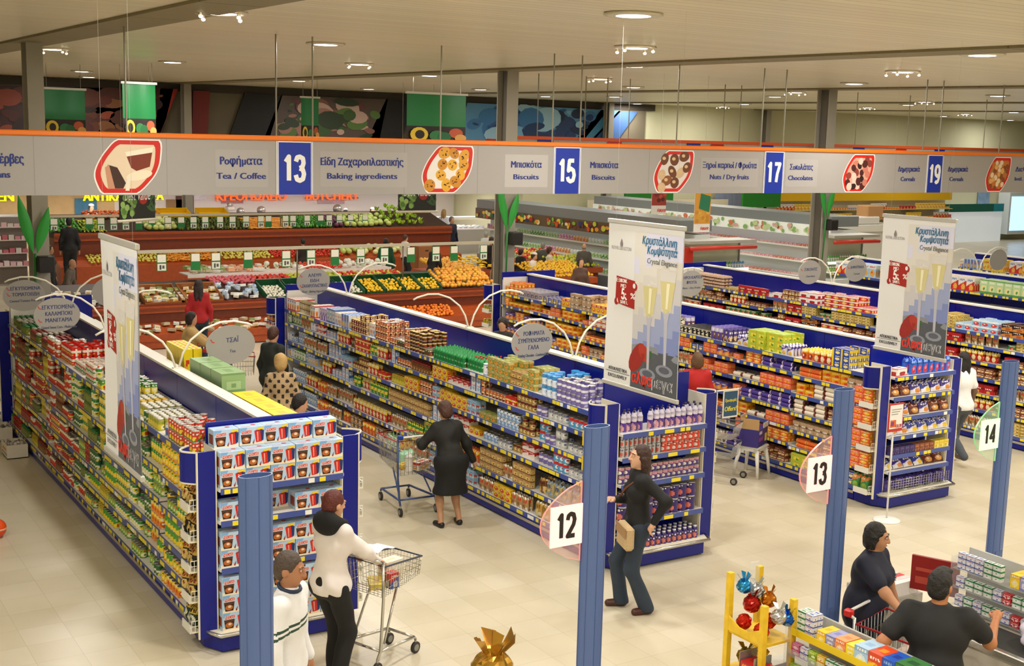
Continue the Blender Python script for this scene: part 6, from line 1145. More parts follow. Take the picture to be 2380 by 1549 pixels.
# ---------------------------------------------------------------- people: bodies grown from blended tapered limbs (signed-distance field, surface nets)
def _sn(F, o, h):
    """surface nets of the zero level of F (inside negative); o origin, h cell"""
    S = F < 0; nx, ny, nz = F.shape
    cnt = np.zeros((nx - 1, ny - 1, nz - 1)); acc = np.zeros((nx - 1, ny - 1, nz - 1, 3))
    C8 = [(i, j, k) for i in (0, 1) for j in (0, 1) for k in (0, 1)]
    sl = lambda c: (slice(c[0], nx - 1 + c[0]), slice(c[1], ny - 1 + c[1]), slice(c[2], nz - 1 + c[2]))
    for a in C8:
        for ax in range(3):
            if a[ax]: continue
            b = list(a); b[ax] = 1; b = tuple(b)
            fa, fb = F[sl(a)], F[sl(b)]; m = (fa < 0) != (fb < 0)
            t = np.where(m, fa / np.where(m, fa - fb, 1), 0)
            p = np.array(a, float)
            for q in range(3): acc[..., q] += np.where(m, p[q] + (t if q == ax else 0), 0)
            cnt += m
    act = cnt > 0; idx = -np.ones(act.shape, int); ii = np.argwhere(act); idx[act] = np.arange(len(ii))
    V_ = (ii + acc[act] / cnt[act][:, None]) * h + o
    Q = []
    for ax in range(3):
        s0 = [slice(1, -1)] * 3; s0[ax] = slice(0, -1); s1 = list(s0); s1[ax] = slice(1, None)
        A, B = S[tuple(s0)], S[tuple(s1)]
        e = np.argwhere(A != B); 
        if not len(e): continue
        flip = A[tuple(e.T)]
        base = e + 1; base[:, ax] -= 1
        u, v = [(1, 2), (2, 0), (0, 1)][ax]
        def cell(du, dv): c = base.copy(); c[:, u] -= du; c[:, v] -= dv; return idx[tuple(c.T)]
        q = np.stack([cell(1, 1), cell(0, 1), cell(0, 0), cell(1, 0)], 1)
        q[~flip] = q[~flip][:, ::-1]
        Q.append(q)
    return V_, (np.concatenate(Q) if Q else np.zeros((0, 4), int))
def sdf(prims, h, k=.03, noise=0.0, nf=30.0, cuts=(), pad=.05):
    P = []
    for p in prims:
        if p[0] == 'c': a, b, r = np.array(p[1], float), np.array(p[2], float), max(p[3], p[4]); lo, hi = np.minimum(a, b) - r, np.maximum(a, b) + r
        else: c, rr_ = np.array(p[1], float), np.array(p[2], float); m_ = max(rr_); lo, hi = (c - m_, c + m_) if len(p) > 3 and p[3] is not None else (c - rr_, c + rr_)
        P.append((lo, hi))
    pos = [i for i, p in enumerate(prims) if not (len(p) > 5 and p[5] == '-')]
    lo = np.min([P[i][0] for i in pos], 0) - pad; hi = np.max([P[i][1] for i in pos], 0) + pad
    n = np.ceil((hi - lo) / h).astype(int) + 1
    F = np.full(n, 1.0); ax = [lo[i] + h * np.arange(n[i]) for i in range(3)]
    for p, (l, u) in zip(prims, P):
        kk = p[6] if len(p) > 6 else k
        i0 = np.maximum(0, np.floor((l - lo - kk * 1.5 - 2 * h) / h).astype(int)); i1 = np.minimum(n, np.ceil((u - lo + kk * 1.5 + 2 * h) / h).astype(int) + 1)
        if (i1 <= i0).any(): continue
        X, Y, Z = np.meshgrid(*[ax[q][i0[q]:i1[q]] for q in range(3)], indexing='ij')
        if p[0] == 'c':
            a, b = np.array(p[1], float), np.array(p[2], float); d = b - a; L2 = max(d @ d, 1e-9)
            t = np.clip(((X - a[0]) * d[0] + (Y - a[1]) * d[1] + (Z - a[2]) * d[2]) / L2, 0, 1)
            D = np.sqrt((X - a[0] - t * d[0]) ** 2 + (Y - a[1] - t * d[1]) ** 2 + (Z - a[2] - t * d[2]) ** 2) - (p[3] + (p[4] - p[3]) * t)
        else:
            c, r_ = np.array(p[1], float), np.array(p[2], float); G = np.stack([X - c[0], Y - c[1], Z - c[2]], -1)
            if len(p) > 3 and p[3] is not None: G = G @ np.array(p[3])
            q = np.sqrt(((G / r_) ** 2).sum(-1)); g = np.sqrt(((G / r_ ** 2) ** 2).sum(-1)) + 1e-6; D = q * (q - 1) / g
        s = tuple(slice(a_, b_) for a_, b_ in zip(i0, i1)); f = F[s]
        if len(p) > 5 and p[5] == '-':
            hh = np.clip(.5 - .5 * (f + D) / kk, 0, 1); F[s] = f * (1 - hh) - D * hh + kk * hh * (1 - hh)
        else:
            hh = np.clip(.5 + .5 * (D - f) / kk, 0, 1); F[s] = D * (1 - hh) + f * hh - kk * hh * (1 - hh)
    X, Y, Z = np.meshgrid(*ax, indexing='ij')
    if noise: F = F + noise * (np.sin(X * nf + 3 * np.sin(Z * nf * .4)) * np.sin(Y * nf * .9 + 1) + .7 * np.sin(Z * nf * .8 + 2 * np.sin(X * nf * .5)))
    for (pt, nrm) in cuts:      # keep the side the normal points away from
        F = np.maximum(F, (X - pt[0]) * nrm[0] + (Y - pt[1]) * nrm[1] + (Z - pt[2]) * nrm[2])
    F[0], F[-1], F[:, 0], F[:, -1], F[:, :, 0], F[:, :, -1] = 1, 1, 1, 1, 1, 1
    return _sn(F, lo, h)
def sdf_obj(name, parent, prims, h, mats, matfn=None, **kw):
    V_, Q = sdf(prims, h, **kw)
    me = bpy.data.meshes.new(name); me.from_pydata(V_.tolist(), [], Q.tolist())
    for m in mats: me.materials.append(m)
    if matfn and len(Q):
        c = V_[Q].mean(1); me.polygons.foreach_set('material_index', np.asarray(matfn(c), dtype=np.int32))
    me.polygons.foreach_set('use_smooth', [True] * len(Q)); me.update()
    return mk(name, me, parent)
def ik(a, b, l1, l2, pole):
    a, b, pole = np.array(a, float), np.array(b, float), np.array(pole, float); d = b - a; L = np.linalg.norm(d); L = min(L, (l1 + l2) * .999); u = d / max(np.linalg.norm(d), 1e-6); b = a + u * L
    x = (l1 * l1 - l2 * l2 + L * L) / (2 * L); y = math.sqrt(max(l1 * l1 - x * x, 0)); p = pole - u * (pole @ u); p = p / max(np.linalg.norm(p), 1e-6)
    return a + u * x + p * y, b
def rotm(yaw, pitch, roll=0):
    return np.array((Matrix.Rotation(yaw, 3, 'Z') @ Matrix.Rotation(pitch, 3, 'X') @ Matrix.Rotation(roll, 3, 'Y')))
SKIN = 'd09a78'
def person(label, loc, face, H=1.66, fat=1.0, lean=0.0, head=(0, 0), armL=None, armR=None, feet=None, top='232323', bottom='1c1c22', legs='trousers', sleeve='long', hair='2a1c16', hstyle='short', skin=SKIN, h=.012, hem=.0, shoes='1a1614', collar=None, topfn=None, topmats=None, group=None, female=True, grip=True, hips=None, topnoise=.004, flare=0.0, extra=None, cap=None, poles=(None, None)):
    """stands at loc facing angle `face` (0 = towards -y, 90 degrees = +x). armL/armR: hand targets in body space (x right of the body's left/right, -y forward)"""
    s = H / 1.7; t = thing('person', label, 'person', loc, face, group)
    SK = M(skin, .5)
    hz = .90 * s if hips is None else hips; pel = np.array((0, 0, hz)); sp = np.array((0, -math.sin(lean), math.cos(lean)))
    ch = pel + sp * .34 * s; sh = pel + sp * .50 * s; nk = pel + sp * .57 * s; fwd = np.array((0, -1, 0))
    hc = nk + np.array((0, -math.sin(lean * .7) * .11 * s - .015, .135 * s)); HM = rotm(head[0], head[1]); hp = lambda x, y, z: hc + HM @ (np.array((x, y, z)) * s)
    sw = (.165 if female else .195) * s * (1 + (fat - 1) * .45); hw = (.09 if female else .085) * s
    f2 = fat
    feet = feet or ((-.1, 0), (.1, 0))
    B, TP, BT, SHO = [], [], [], []
    # head
    B += [('e', hp(0, .012, .018), np.array((.074, .092, .098)) * s, HM), ('e', hp(0, -.022, -.05), np.array((.056, .068, .064)) * s, HM), ('e', hp(0, -.055, -.1), np.array((.026, .024, .02)) * s, HM)]
    if h < .016:
        B += [('c', hp(0, -.094, .012), hp(0, -.108, -.026), .009 * s, .014 * s, '+', .012), ('e', hp(-.012, -.1, -.03), np.array((.011, .012, .009)) * s, HM, None, '+', .008), ('e', hp(.012, -.1, -.03), np.array((.011, .012, .009)) * s, HM, None, '+', .008),
              ('e', hp(-.031, -.097, .012), np.array((.017, .012, .011)) * s, HM, None, '-', .012), ('e', hp(.031, -.097, .012), np.array((.017, .012, .011)) * s, HM, None, '-', .012), ('c', hp(-.045, -.078, .03), hp(.045, -.078, .03), .009 * s, .009 * s, '+', .015), ('c', hp(-.02, -.083, -.062), hp(.02, -.083, -.062), .009 * s, .009 * s, '+', .01)]
        for q in (-1, 1): B.append(('e', hp(q * .077, .015, -.012), np.array((.012, .024, .034)) * s, HM, None, '+', .01))
    B += [('c', nk - sp * .04 * s, hc + np.array((0, .02, -.06)) * s, .054 * s * (1 + (fat - 1) * .5), .05 * s)]
    # torso under the clothes
    B += [('c', pel + np.array((-hw * .6, 0, 0)), pel + np.array((hw * .6, 0, 0)), .1 * s, .1 * s), ('c', pel, ch, .1 * s, .11 * s), ('c', sh + np.array((-sw * .8, 0, 0)), sh + np.array((sw * .8, 0, 0)), .05 * s, .05 * s)]
    tr = .118 * s * f2
    TP += [('e', ch + sp * .02, np.array((sw * .98 + .01, tr * 1.02, .2 * s)), rotm(0, lean)), ('e', pel + sp * .12 * s, np.array(((.145 + .03 * (f2 - 1)) * s * f2, tr * (1.0 if f2 < 1.15 else 1.2), .19 * s)), rotm(0, lean)), ('c', sh + np.array((-sw * .86, 0, -.012)), sh + np.array((sw * .86, 0, -.012)), .062 * s * (1 + (f2 - 1) * .4), .062 * s * (1 + (f2 - 1) * .4)), ('c', nk - sp * .06 * s, nk - sp * .01 * s, .075 * s, .062 * s)]
    if female: TP += [('e', ch + sp * .01 + np.array((q * .07 * s, -.085 * s * f2, 0)), np.array((.07, .06, .068)) * s * f2, None, None, '+', .05) for q in (-1, 1)]
    TP += [('c', pel + np.array((-hw * .7, .01, .0)), pel + np.array((hw * .7, .01, .0)), (.13 + .13 * (f2 - 1)) * s, (.13 + .13 * (f2 - 1)) * s)]
    # arms and hands
    HANDS = []
    for q, tg in ((-1, armL), (1, armR)):
        S_ = sh + np.array((q * sw, 0, -.015)); l1, l2 = .285 * s, .25 * s
        tg = np.array(tg, float) if tg is not None else S_ + np.array((q * .07, -.05, -.52 * s))
        pole = np.array(poles[0 if q < 0 else 1] or (q * .5, 1.0, -.35))
        el, wr = ik(S_, tg, l1, l2, pole)
        ar = 1 + (f2 - 1) * .7
        q_ = .72 if sleeve == 'long' else 1; B += [('c', S_, el, .045 * s * ar * (.75 if sleeve else 1), .038 * s * ar * q_), ('c', el, wr, .038 * s * ar * q_, .025 * s)]
        d = (wr - el) / np.linalg.norm(wr - el)
        if h < .016:      # palm, four fingers of different lengths, thumb from the side of the palm
            dn = np.array((0, 0, -1.0)); side = np.cross(d, dn); side = side / max(np.linalg.norm(side), 1e-3); up = np.cross(side, d)
            pm = wr + d * .05 * s; B.append(('c', wr + d * .01, wr + d * .075 * s, .026 * s, .03 * s, '+', .015)); B += [('c', pm - side * .02 * s, pm + side * .02 * s, .019 * s, .019 * s, '+', .015)]
            cl = .9 if grip else .35
            for k_, (o_, ln) in enumerate(((-.03, .062), (-.01, .074), (.011, .07), (.031, .054))):
                b0 = wr + d * .085 * s + side * o_ * s; b1 = b0 + (d * math.cos(cl * .6) + up * math.sin(cl * .6)) * ln * .5 * s; b2 = b1 + (d * math.cos(cl * 1.5) + up * math.sin(cl * 1.5)) * ln * .5 * s
                B += [('c', b0, b1, .0095 * s, .0088 * s, '+', .005), ('c', b1, b2, .0088 * s, .0075 * s, '+', .004)]
            b0 = wr + d * .03 * s - side * q * .028 * s; b1 = b0 + (d * .7 - side * q * .55 + up * .15) * .042 * s; B += [('c', b0, b1, .0125 * s, .011 * s, '+', .008), ('c', b1, b1 + (d * .9 - side * q * .1 + up * .2) * .03 * s, .0105 * s, .009 * s, '+', .004)]
        else: B.append(('c', wr, wr + d * .13 * s, .03 * s, .022 * s))
        if sleeve == 'long': TP += [('c', S_ + np.array((-q * .03, 0, 0)), el, .064 * s * ar, .054 * s * ar), ('c', el, wr - d * .01, .053 * s * ar, .042 * s * ar)]
        elif sleeve == 'short': TP += [('c', S_ + np.array((-q * .03, 0, 0)), S_ + (el - S_) * .62, .064 * s * ar, .062 * s * ar)]
        HANDS.append(wr)
    # legs
    for q, ft in ((-1, feet[0]), (1, feet[1])):
        hp_ = pel + np.array((q * hw, 0, -.02)); an = np.array((ft[0], ft[1], (ft[2] if len(ft) > 2 else 0) + .085 * s)); kn, an2 = ik(hp_, an, .42 * s, .42 * s, np.array((0, -1.0, .1)))
        fl = 1 + (f2 - 1) * .6
        g_ = .8 if legs == 'trousers' else 1; B += [('c', hp_, kn, .082 * s * fl * g_, .056 * s * fl * g_), ('c', kn, an2, .054 * s * fl * g_, .036 * s)] + ([('e', kn + (an2 - kn) * .3 + np.array((0, .018, 0)), np.array((.05, .054, .1)) * s)] if legs != 'trousers' else [])
        if legs == 'trousers': BT += [('c', hp_, kn, .098 * s * fl, .072 * s * fl), ('c', kn, an2 + np.array((0, 0, -.03)), .07 * s * fl, (.058 + flare) * s)]
        to = an2 + np.array((.02 * q, -.13 * s, -.055 * s)); B.append(('c', an2 + np.array((0, .01, -.04)), to, .035 * s, .03 * s)); SHO += [('c', an2 + np.array((0, .025, -.045 * s)), to, .042 * s, .038 * s)]
    if legs == 'trousers': BT += [('c', pel + np.array((-hw * .75, .015, .0)), pel + np.array((hw * .75, .015, .0)), .122 * s * (1 + (f2 - 1) * .8), .122 * s * (1 + (f2 - 1) * .8)), ('c', pel, pel + sp * .08 * s, .12 * s, .115 * s)]
    elif legs == 'skirt':
        kz = .46 * s; BT += [('c', pel + np.array((-hw, .01, 0)), pel + np.array((hw, .01, 0)), .135 * s * f2, .135 * s * f2), ('c', (-hw, -.01, kz), (hw, -.01, kz), .135 * s * f2, .135 * s * f2), ('c', pel, (0, 0, kz), .15 * s * f2, .15 * s * f2), ('c', pel + np.array((-hw, .01, 0)), (-hw * 1.1, 0, kz), .13 * s, .12 * s), ('c', pel + np.array((hw, .01, 0)), (hw * 1.1, 0, kz), .13 * s, .12 * s)]
    sdf_obj('body', t, B, h, [SK], k=.03)
    TC = topmats or [M(top, .75, var=.06, bscale=20)]
    sdf_obj('shirt' if sleeve == 'short' else 'jacket', t, TP, h, TC, topfn, k=.05, noise=topnoise if h < .016 else .002, nf=26, cuts=[((0, 0, hz - .06 * s - hem), (0, 0, -1)), (nk + sp * .012, sp)])
    if BT: sdf_obj('skirt' if legs == 'skirt' else 'trousers', t, BT, h, [M(bottom, .8, var=.1, bscale=25)], k=.04, noise=.003 if h < .016 else 0, nf=22, cuts=[((0, 0, .47 * s if legs == 'skirt' else .035), (0, 0, -1)), (pel + sp * .1 * s, sp)])
    sdf_obj('shoes', t, SHO, h, [M(shoes, .45)], k=.015, cuts=[((0, 0, 0), (0, 0, -1)), ((0, 0, .13 if legs == 'trousers' else .085), (0, 0, 1))])
    # hair
    face = ('e', hp(0, -.085, -.035), np.array((.068, .075, .098)) * s, HM, None, '-', .012)
    HR = [('e', hp(0, .022, .03), np.array((.083, .096, .096)) * s, HM), face]
    L_ = lambda x: [('c', hp(x * -.04, .06, -.08), hp(x * -.04, .075, -.3), .05 * s, .032 * s), ('c', hp(x * -.074, .015, -.01), hp(x * -.07, .05, -.22), .026 * s, .024 * s)]
    if hstyle == 'short': HR += [('e', hp(0, .052, -.025), np.array((.074, .06, .075)) * s, HM)]
    elif hstyle == 'bob': HR += [('e', hp(0, .05, -.035), np.array((.09, .066, .1)) * s, HM), ('c', hp(-.074, .015, -.0), hp(-.076, .012, -.09), .024 * s, .022 * s), ('c', hp(.074, .015, -.0), hp(.076, .012, -.09), .024 * s, .022 * s)]
    elif hstyle == 'long': HR += [('e', hp(0, .055, -.05), np.array((.09, .06, .12)) * s, HM)] + L_(1) + L_(-1)
    elif hstyle == 'puffy': HR = [('e', hp(0, .025, .035), np.array((.098, .106, .106)) * s, HM), face, ('e', hp(0, .06, -.035), np.array((.092, .068, .09)) * s, HM)]
    elif hstyle == 'bald': HR = [('e', hp(0, .05, -.03), np.array((.08, .056, .045)) * s, HM)]
    elif hstyle == 'quiff': HR += [('e', hp(0, .05, -.03), np.array((.078, .058, .075)) * s, HM), ('e', hp(0, -.035, .105), np.array((.058, .05, .03)) * s, HM)]
    sdf_obj('hair', t, HR, h * .8, [M(hair, .55, var=.3, bscale=70, bump=.9)], k=.025, noise=.0022, nf=110 if h < .016 else 60)
    if cap: sdf_obj('cap', t, [('e', hp(0, .01, .07), np.array((.092, .105, .07)) * s, HM)], h, [M(cap, .7)], cuts=[(hp(0, 0, .05), HM @ np.array((0, .1, -1.0)))])
    if h < .016:
        m = MB()
        for q in (-1, 1):
            e = hp(q * .031, -.083, .012); m.ell(e, .0105 * s, .0065 * s, .006 * s, M('efe6dc', .3), 8, 5); e = hp(q * .031, -.0875, .012); m.ell(e, .005 * s, .003 * s, .0052 * s, M('1a100c', .2), 7, 4)
        m.obj('eyes', t); m = MB()
        for q in (-1, 1): m.tube([hp(q * .015, -.092, .033), hp(q * .033, -.088, .038), hp(q * .05, -.075, .031)], .0042 * s, M(hair, .7), 5)
        m.obj('eyebrows', t); m = MB(); m.tube([hp(-.022, -.085, -.064), hp(0, -.094, -.061), hp(.022, -.085, -.064)], [.003 * s, .0062 * s, .003 * s], M('a85a4e', .5), 6); m.obj('lips', t)
    if extra: extra(t, dict(hp=hp, sh=sh, nk=nk, ch=ch, pel=pel, sp=sp, hands=HANDS, s=s, HM=HM, h=h))
    return t
D2 = math.radians
def hood(c):
    def f(t, d):
        n = d['nk']; sdf_obj('hood', t, [('e', n + np.array((0, .075, -.01)), (.14, .085, .11)), ('c', n + np.array((-.1, -.02, -.03)), n + np.array((.1, -.02, -.03)), .05, .05), ('c', n + np.array((-.1, .03, 0)), n + np.array((-.04, -.1, -.1)), .04, .025), ('c', n + np.array((.1, .03, 0)), n + np.array((.04, -.1, -.1)), .04, .025)], d['h'], [M(c, .85)], k=.04)
    return f
# woman in the pale quilted jacket pushing a small trolley
person('woman with red-brown hair in a pale quilted jacket, reading a paper over her trolley', (4.08, 9.2, 0), D2(112), 1.68, 1.06, .05, (D2(-8), D2(12)), (-.16, -.42, 1.02), (.14, -.44, 1.03), ((-.12, .05), (.14, -.2)), 'e4dbd8', '101012', hair='5a1f16', hstyle='short', h=.010, hem=.0, extra=hood('0e0e10'), topnoise=.007, flare=.02)
# man in the white sweater with green stripes
def stripes(c):
    z = c[:, 2] + .10 * np.abs(c[:, 0]); return np.where(((z > 1.245) & (z < 1.265)) | ((z > 1.285) & (z < 1.305)), 1, 0)
def collar(c, r=.084, dz=.004):
    def f(t, d):
        n = d['nk'] + np.array((0, -.01, dz)); m = MB(); m.tube([tuple(n + np.array((r * math.cos(a), r * math.sin(a) * .9, .02 * math.sin(a)))) for a in [2 * PI * i / 16 for i in range(16)]], .014, M(c, .6), 6, True); m.obj('collar', t)
    return f
person('grey-haired man in a white sweater with green chest stripes, beside the nearest lane pole', (3.12, 7.80, 0), D2(48), 1.74, 1.08, .03, (D2(4), D2(10)), None, None, None, 'ecebea', '3a3c44', hair='4a3c32', hstyle='short', h=.010, hem=.05, female=False, topmats=[M('e9e8ea', .7, var=.04), M('2c4a3a', .7)], topfn=stripes, skin='b07a58', extra=collar('1c2a44'))
# old woman in black bending over a big trolley
person('brown-haired woman in black blazer and skirt leaning on a full shopping trolley', (7.12, 12.52, 0), D2(176), 1.50, 1.22, .34, (D2(6), D2(20)), (-.38, -.06, .66), (.24, -.42, .98), ((-.12, 0), (.13, .02)), '15130f', '0e0d0d', 'skirt', hair='4a2a1c', hstyle='puffy', h=.011, hem=.1, skin='b98a68', topnoise=.005)
def bag_extra(t, d):
    s = d['s']; a = d['sh'] + np.array((.13, .0, .05)); p = d['pel'] + np.array((-.21, -.13, .08))
    m = MB(); m.tube([tuple(a), tuple(d['ch'] + np.array((.02, -.155, .04))), tuple(d['pel'] + np.array((-.12, -.15, .26))), tuple(p + np.array((0, 0, .1)))], .012, M('6a3a22', .5), 6); m.tube([tuple(a), tuple(d['ch'] + np.array((.05, .15, 0))), tuple(d['pel'] + np.array((-.14, .12, .2))), tuple(p + np.array((0, .06, .1)))], .012, M('6a3a22', .5), 6); m.obj('bag_strap', t)
person('long-haired woman in black top and jeans, hand on hip before the purple bottles', (7.42, 9.28, 0), D2(-112), 1.68, 1.0, -.02, (D2(6), D2(-4)), (-.12, -.2, 1.12), (.24, .10, .98), ((-.12, -.1), (.12, .1)), '0f0f12', '2c3848', hair='3a2016', hstyle='long', h=.010, hem=.03, skin='d8a888', shoes='4a2418', flare=.018, extra=bag_extra, poles=((-.2, .5, -1), None))
def hb(t): pass
m = MB(); m.box(-.15, .15, -.05, .05, 0, .24, M('c2a67c', .7, var=.25, bscale=60), .025); m.box(-.152, .152, -.054, -.046, .13, .236, M('a8835a', .6), .004)
m.obj('handbag', None, (7.2, 9.18, .72), D2(-110), label='tan woven handbag hanging at the hip of the woman in black top', cat='bag')
# customer and cashier at the checkout
def emblem(t, d):
    p = d['ch'] + np.array((.06, -.178, -.02)); m = MB()
    for i in range(5): m.box(p[0] + (i % 2) * .014, p[0] + .012 + (i % 2) * .014, p[1] - .012, p[1] - .004, p[2] + i * .013, p[2] + .01 + i * .013, M('8a90a0', .5))
    m.obj('chest_emblem', t)
person('stout dark-haired woman in navy t-shirt holding a trolley handle at the checkout', (7.74, 6.62, 0), D2(24), 1.60, 1.36, .06, (D2(12), D2(8)), (-.30, -.42, .99), (.3, -.2, .8), None, '14182c', '14141c', sleeve='short', hair='171210', hstyle='bob', h=.010, hem=.06, skin='c08a66', extra=emblem)
person('dark-haired cashier in black t-shirt seen from behind, reaching to the right', (7.08, 5.40, 0), D2(128), 1.68, 1.3, .04, (D2(-22), D2(8)), (-.40, -.38, 1.26), (.36, -.1, 1.0), None, '1b1b1d', '1a1a20', sleeve='short', hair='14100e', hstyle='quiff', h=.010, hem=.05, female=False, skin='b8784e', poles=((-.5, -.1, -1), None))
# girl walking away on the right
person('girl with long black hair in white tee and jeans walking away at right', (15.32, 11.6, 0), D2(168), 1.68, 1.08, 0, (D2(-12), 0), None, None, ((-.1, -.18), (.1, .28, .12)), 'ecebee', '4a5058', hair='15100e', hstyle='long', h=.014, sleeve='short', skin='6a4a3a', shoes='d8d6d2')
h2 = .018
person('woman with light brown hair in a red top among the biscuits', (11.72, 13.42, 0), D2(150), 1.64, 1.1, 0, (0, 0), None, None, None, 'b81c18', '20202a', hair='6a4a2c', hstyle='bob', h=h2)
person('woman in a beige cardigan pushing a trolley beyond the tea sign', (6.38, 20.3, 0), D2(72), 1.62, 1.2, .1, (0, D2(8)), (-.15, -.45, 1.0), (.15, -.45, 1.0), None, 'c8a468', '1c2430', hair='2c1a16', hstyle='bob', h=h2)
person('woman with long dark hair in red jacket, back turned, at the mushroom trays', (7.85, 24.2, 0), D2(165), 1.68, 1.0, 0, (D2(-10), D2(10)), None, None, None, 'a8141a', '20283a', hair='241410', hstyle='long', h=h2)
person('person in a dark green sweater with reddish hair by the tall cartons', (6.9, 17.8, 0), D2(120), 1.68, 1.1, .08, (0, D2(12)), None, None, None, '1c221a', '16161a', hair='4a2818', hstyle='short', h=h2)
def dots(c): return ((np.sin(c[:, 0] * 55) * np.sin(c[:, 2] * 45)) > .35).astype(int)
person('blonde woman in a tan and black patterned top beside the bottle gondola', (6.24, 15.75, 0), D2(160), 1.62, 1.12, .05, (0, D2(15)), None, None, None, 'b89a70', '1c1c20', hair='c09a5c', hstyle='puffy', h=h2, topmats=[M('b99c74', .8), M('2a2018', .8)], topfn=dots)
person('dark-clothed woman under the tea sign bending over a trolley', (5.42, 15.75, 0), D2(150), 1.6, 1.05, .3, (D2(40), D2(15)), (-.15, -.45, .98), (.15, -.45, .98), None, '17141a', '17171c', hair='1c1412', hstyle='long', h=h2)
person('dark-haired woman stooping behind the mug-box end display', (5.32, 13.35, 0), D2(95), 1.62, 1.05, .35, (D2(-20), D2(15)), None, None, None, '20242c', '1c1c22', hair='1c1210', hstyle='short', h=h2, hips=.86)
person('dark-haired woman looking down at a white paper by the biscuits', (11.1, 17.75, 0), D2(-50), 1.62, 1.0, .15, (D2(10), D2(28)), (-.1, -.34, 1.1), (.1, -.34, 1.1), None, '2a2622', '22222a', hair='2c2018', hstyle='bob', h=h2)
# shoppers and staff of the fresh departments
h3 = .03; FD = 'shoppers in the fruit department'
def at(px, py, y): p = ony(px, py, y); return (p.x, y, 0)
def far(label, px, py, y, face, top, hair, hstyle='short', **kw):
    p = ony(px, py, y); z = p.z
    kw.setdefault('H', max(1.5, min(1.85, z)) if .9 < z < 2.2 else 1.66); base = 0
    if z > 1.9: base = z - kw['H']
    person(label, (p.x, y, max(0, base)), D2(face), hair=hair, hstyle=hstyle, top=top, h=h3, group=FD, **kw)
far('woman in dark jacket and white blouse by the left column', 115, 572, 33.0, 60, '1a181c', '3a2418', 'bob')
far('bald man in grey-brown sweater stooping over the red tomatoes', 150, 602, 30.5, 60, '6a6258', '8a8078', 'bald', lean=.3, female=False)
far('person in a long black coat before the deli counter', 160, 508, 36.5, 170, '121014', '15100e')
far('person in navy jacket far behind the sweet potatoes', 430, 532, 40.5, 160, '15171f', '2a1a14'); far('person in black, back turned, before the pink meat counter', 684, 525, 41.5, 175, '100f12', '15100e'); far('dark-clothed person with a pale sleeve before the meat counter', 741, 520, 41.5, 100, '1a181c', '2c1c16')
far('dark-haired shopper low behind the pepper heap', 704, 560, 35.0, 170, '2a1c18', '1c1210')
far('butcher in white with a white cap, back turned', 803, 486, 45.6, 170, 'e4e0dc', '2a2018', cap='ece8e4'); far('butcher with white cap and red apron facing the shop', 865, 484, 45.6, 0, 'a82a22', '2a2018', cap='ece8e4'); far('deli worker with grey cap behind the left counter', 212, 476, 45.6, 20, 'e8e4dc', '3a3028', cap='d8d8d8')
far('woman in a white jacket beside the brown cartons', 942, 547, 35.5, 95, 'e4dcd2', '4a2c1c', 'short'); far('worker in a green sweater, back turned, at the fruit stand', 897, 556, 32.0, 150, '0f4a2c', '15110e'); far('person in dark brown bending over the covered bananas', 1006, 566, 31.0, 110, '1c1210', '5a3420', 'short', lean=.2)
far('man in navy jacket with grey hair near the dark banner', 1050, 505, 39.0, 20, '1c2238', '6a6660', female=False); far('woman with long blonde hair farther behind the man in navy', 1032, 488, 41.0, 120, 'd8dce4', 'a8824c', 'long')
far('woman in black coat with brown hair beside the middle column', 1143, 552, 31.5, 120, '141216', '3c261a'); far('white-haired person in pale clothes behind the middle column', 1130, 540, 36.0, 150, 'c8ccc8', '9a9a90'); far('small person in beige partly behind the middle column', 1160, 592, 29.0, 160, 'a88868', '5a3c28')
far('dark-jacketed woman looking right at the lemon table', 1211, 580, 30.0, 100, '181618', '2c1a14'); far('worker with white cap bowing at the lemon table', 1232, 600, 29.0, 40, 'e8e2da', '3a2a20', cap='efeae2', lean=.2); far('grey-haired man in a grey suit turned to the vegetable chiller', 1262, 566, 31.5, 140, '4a4a44', '8a857a', female=False)
far('brown-haired woman in cream coat at the lemon table', 1277, 597, 30.2, 60, 'd8cdb8', '4a2418', 'puffy'); far('balding man in grey suit, back turned, at the vegetable chiller', 1358, 568, 30.5, 140, '56544c', '8a8070', 'bald', female=False); far('woman in brown patterned blouse facing the camera by the apples', 1350, 602, 25.6, -10, '5a4034', '2a1a16', 'bob')
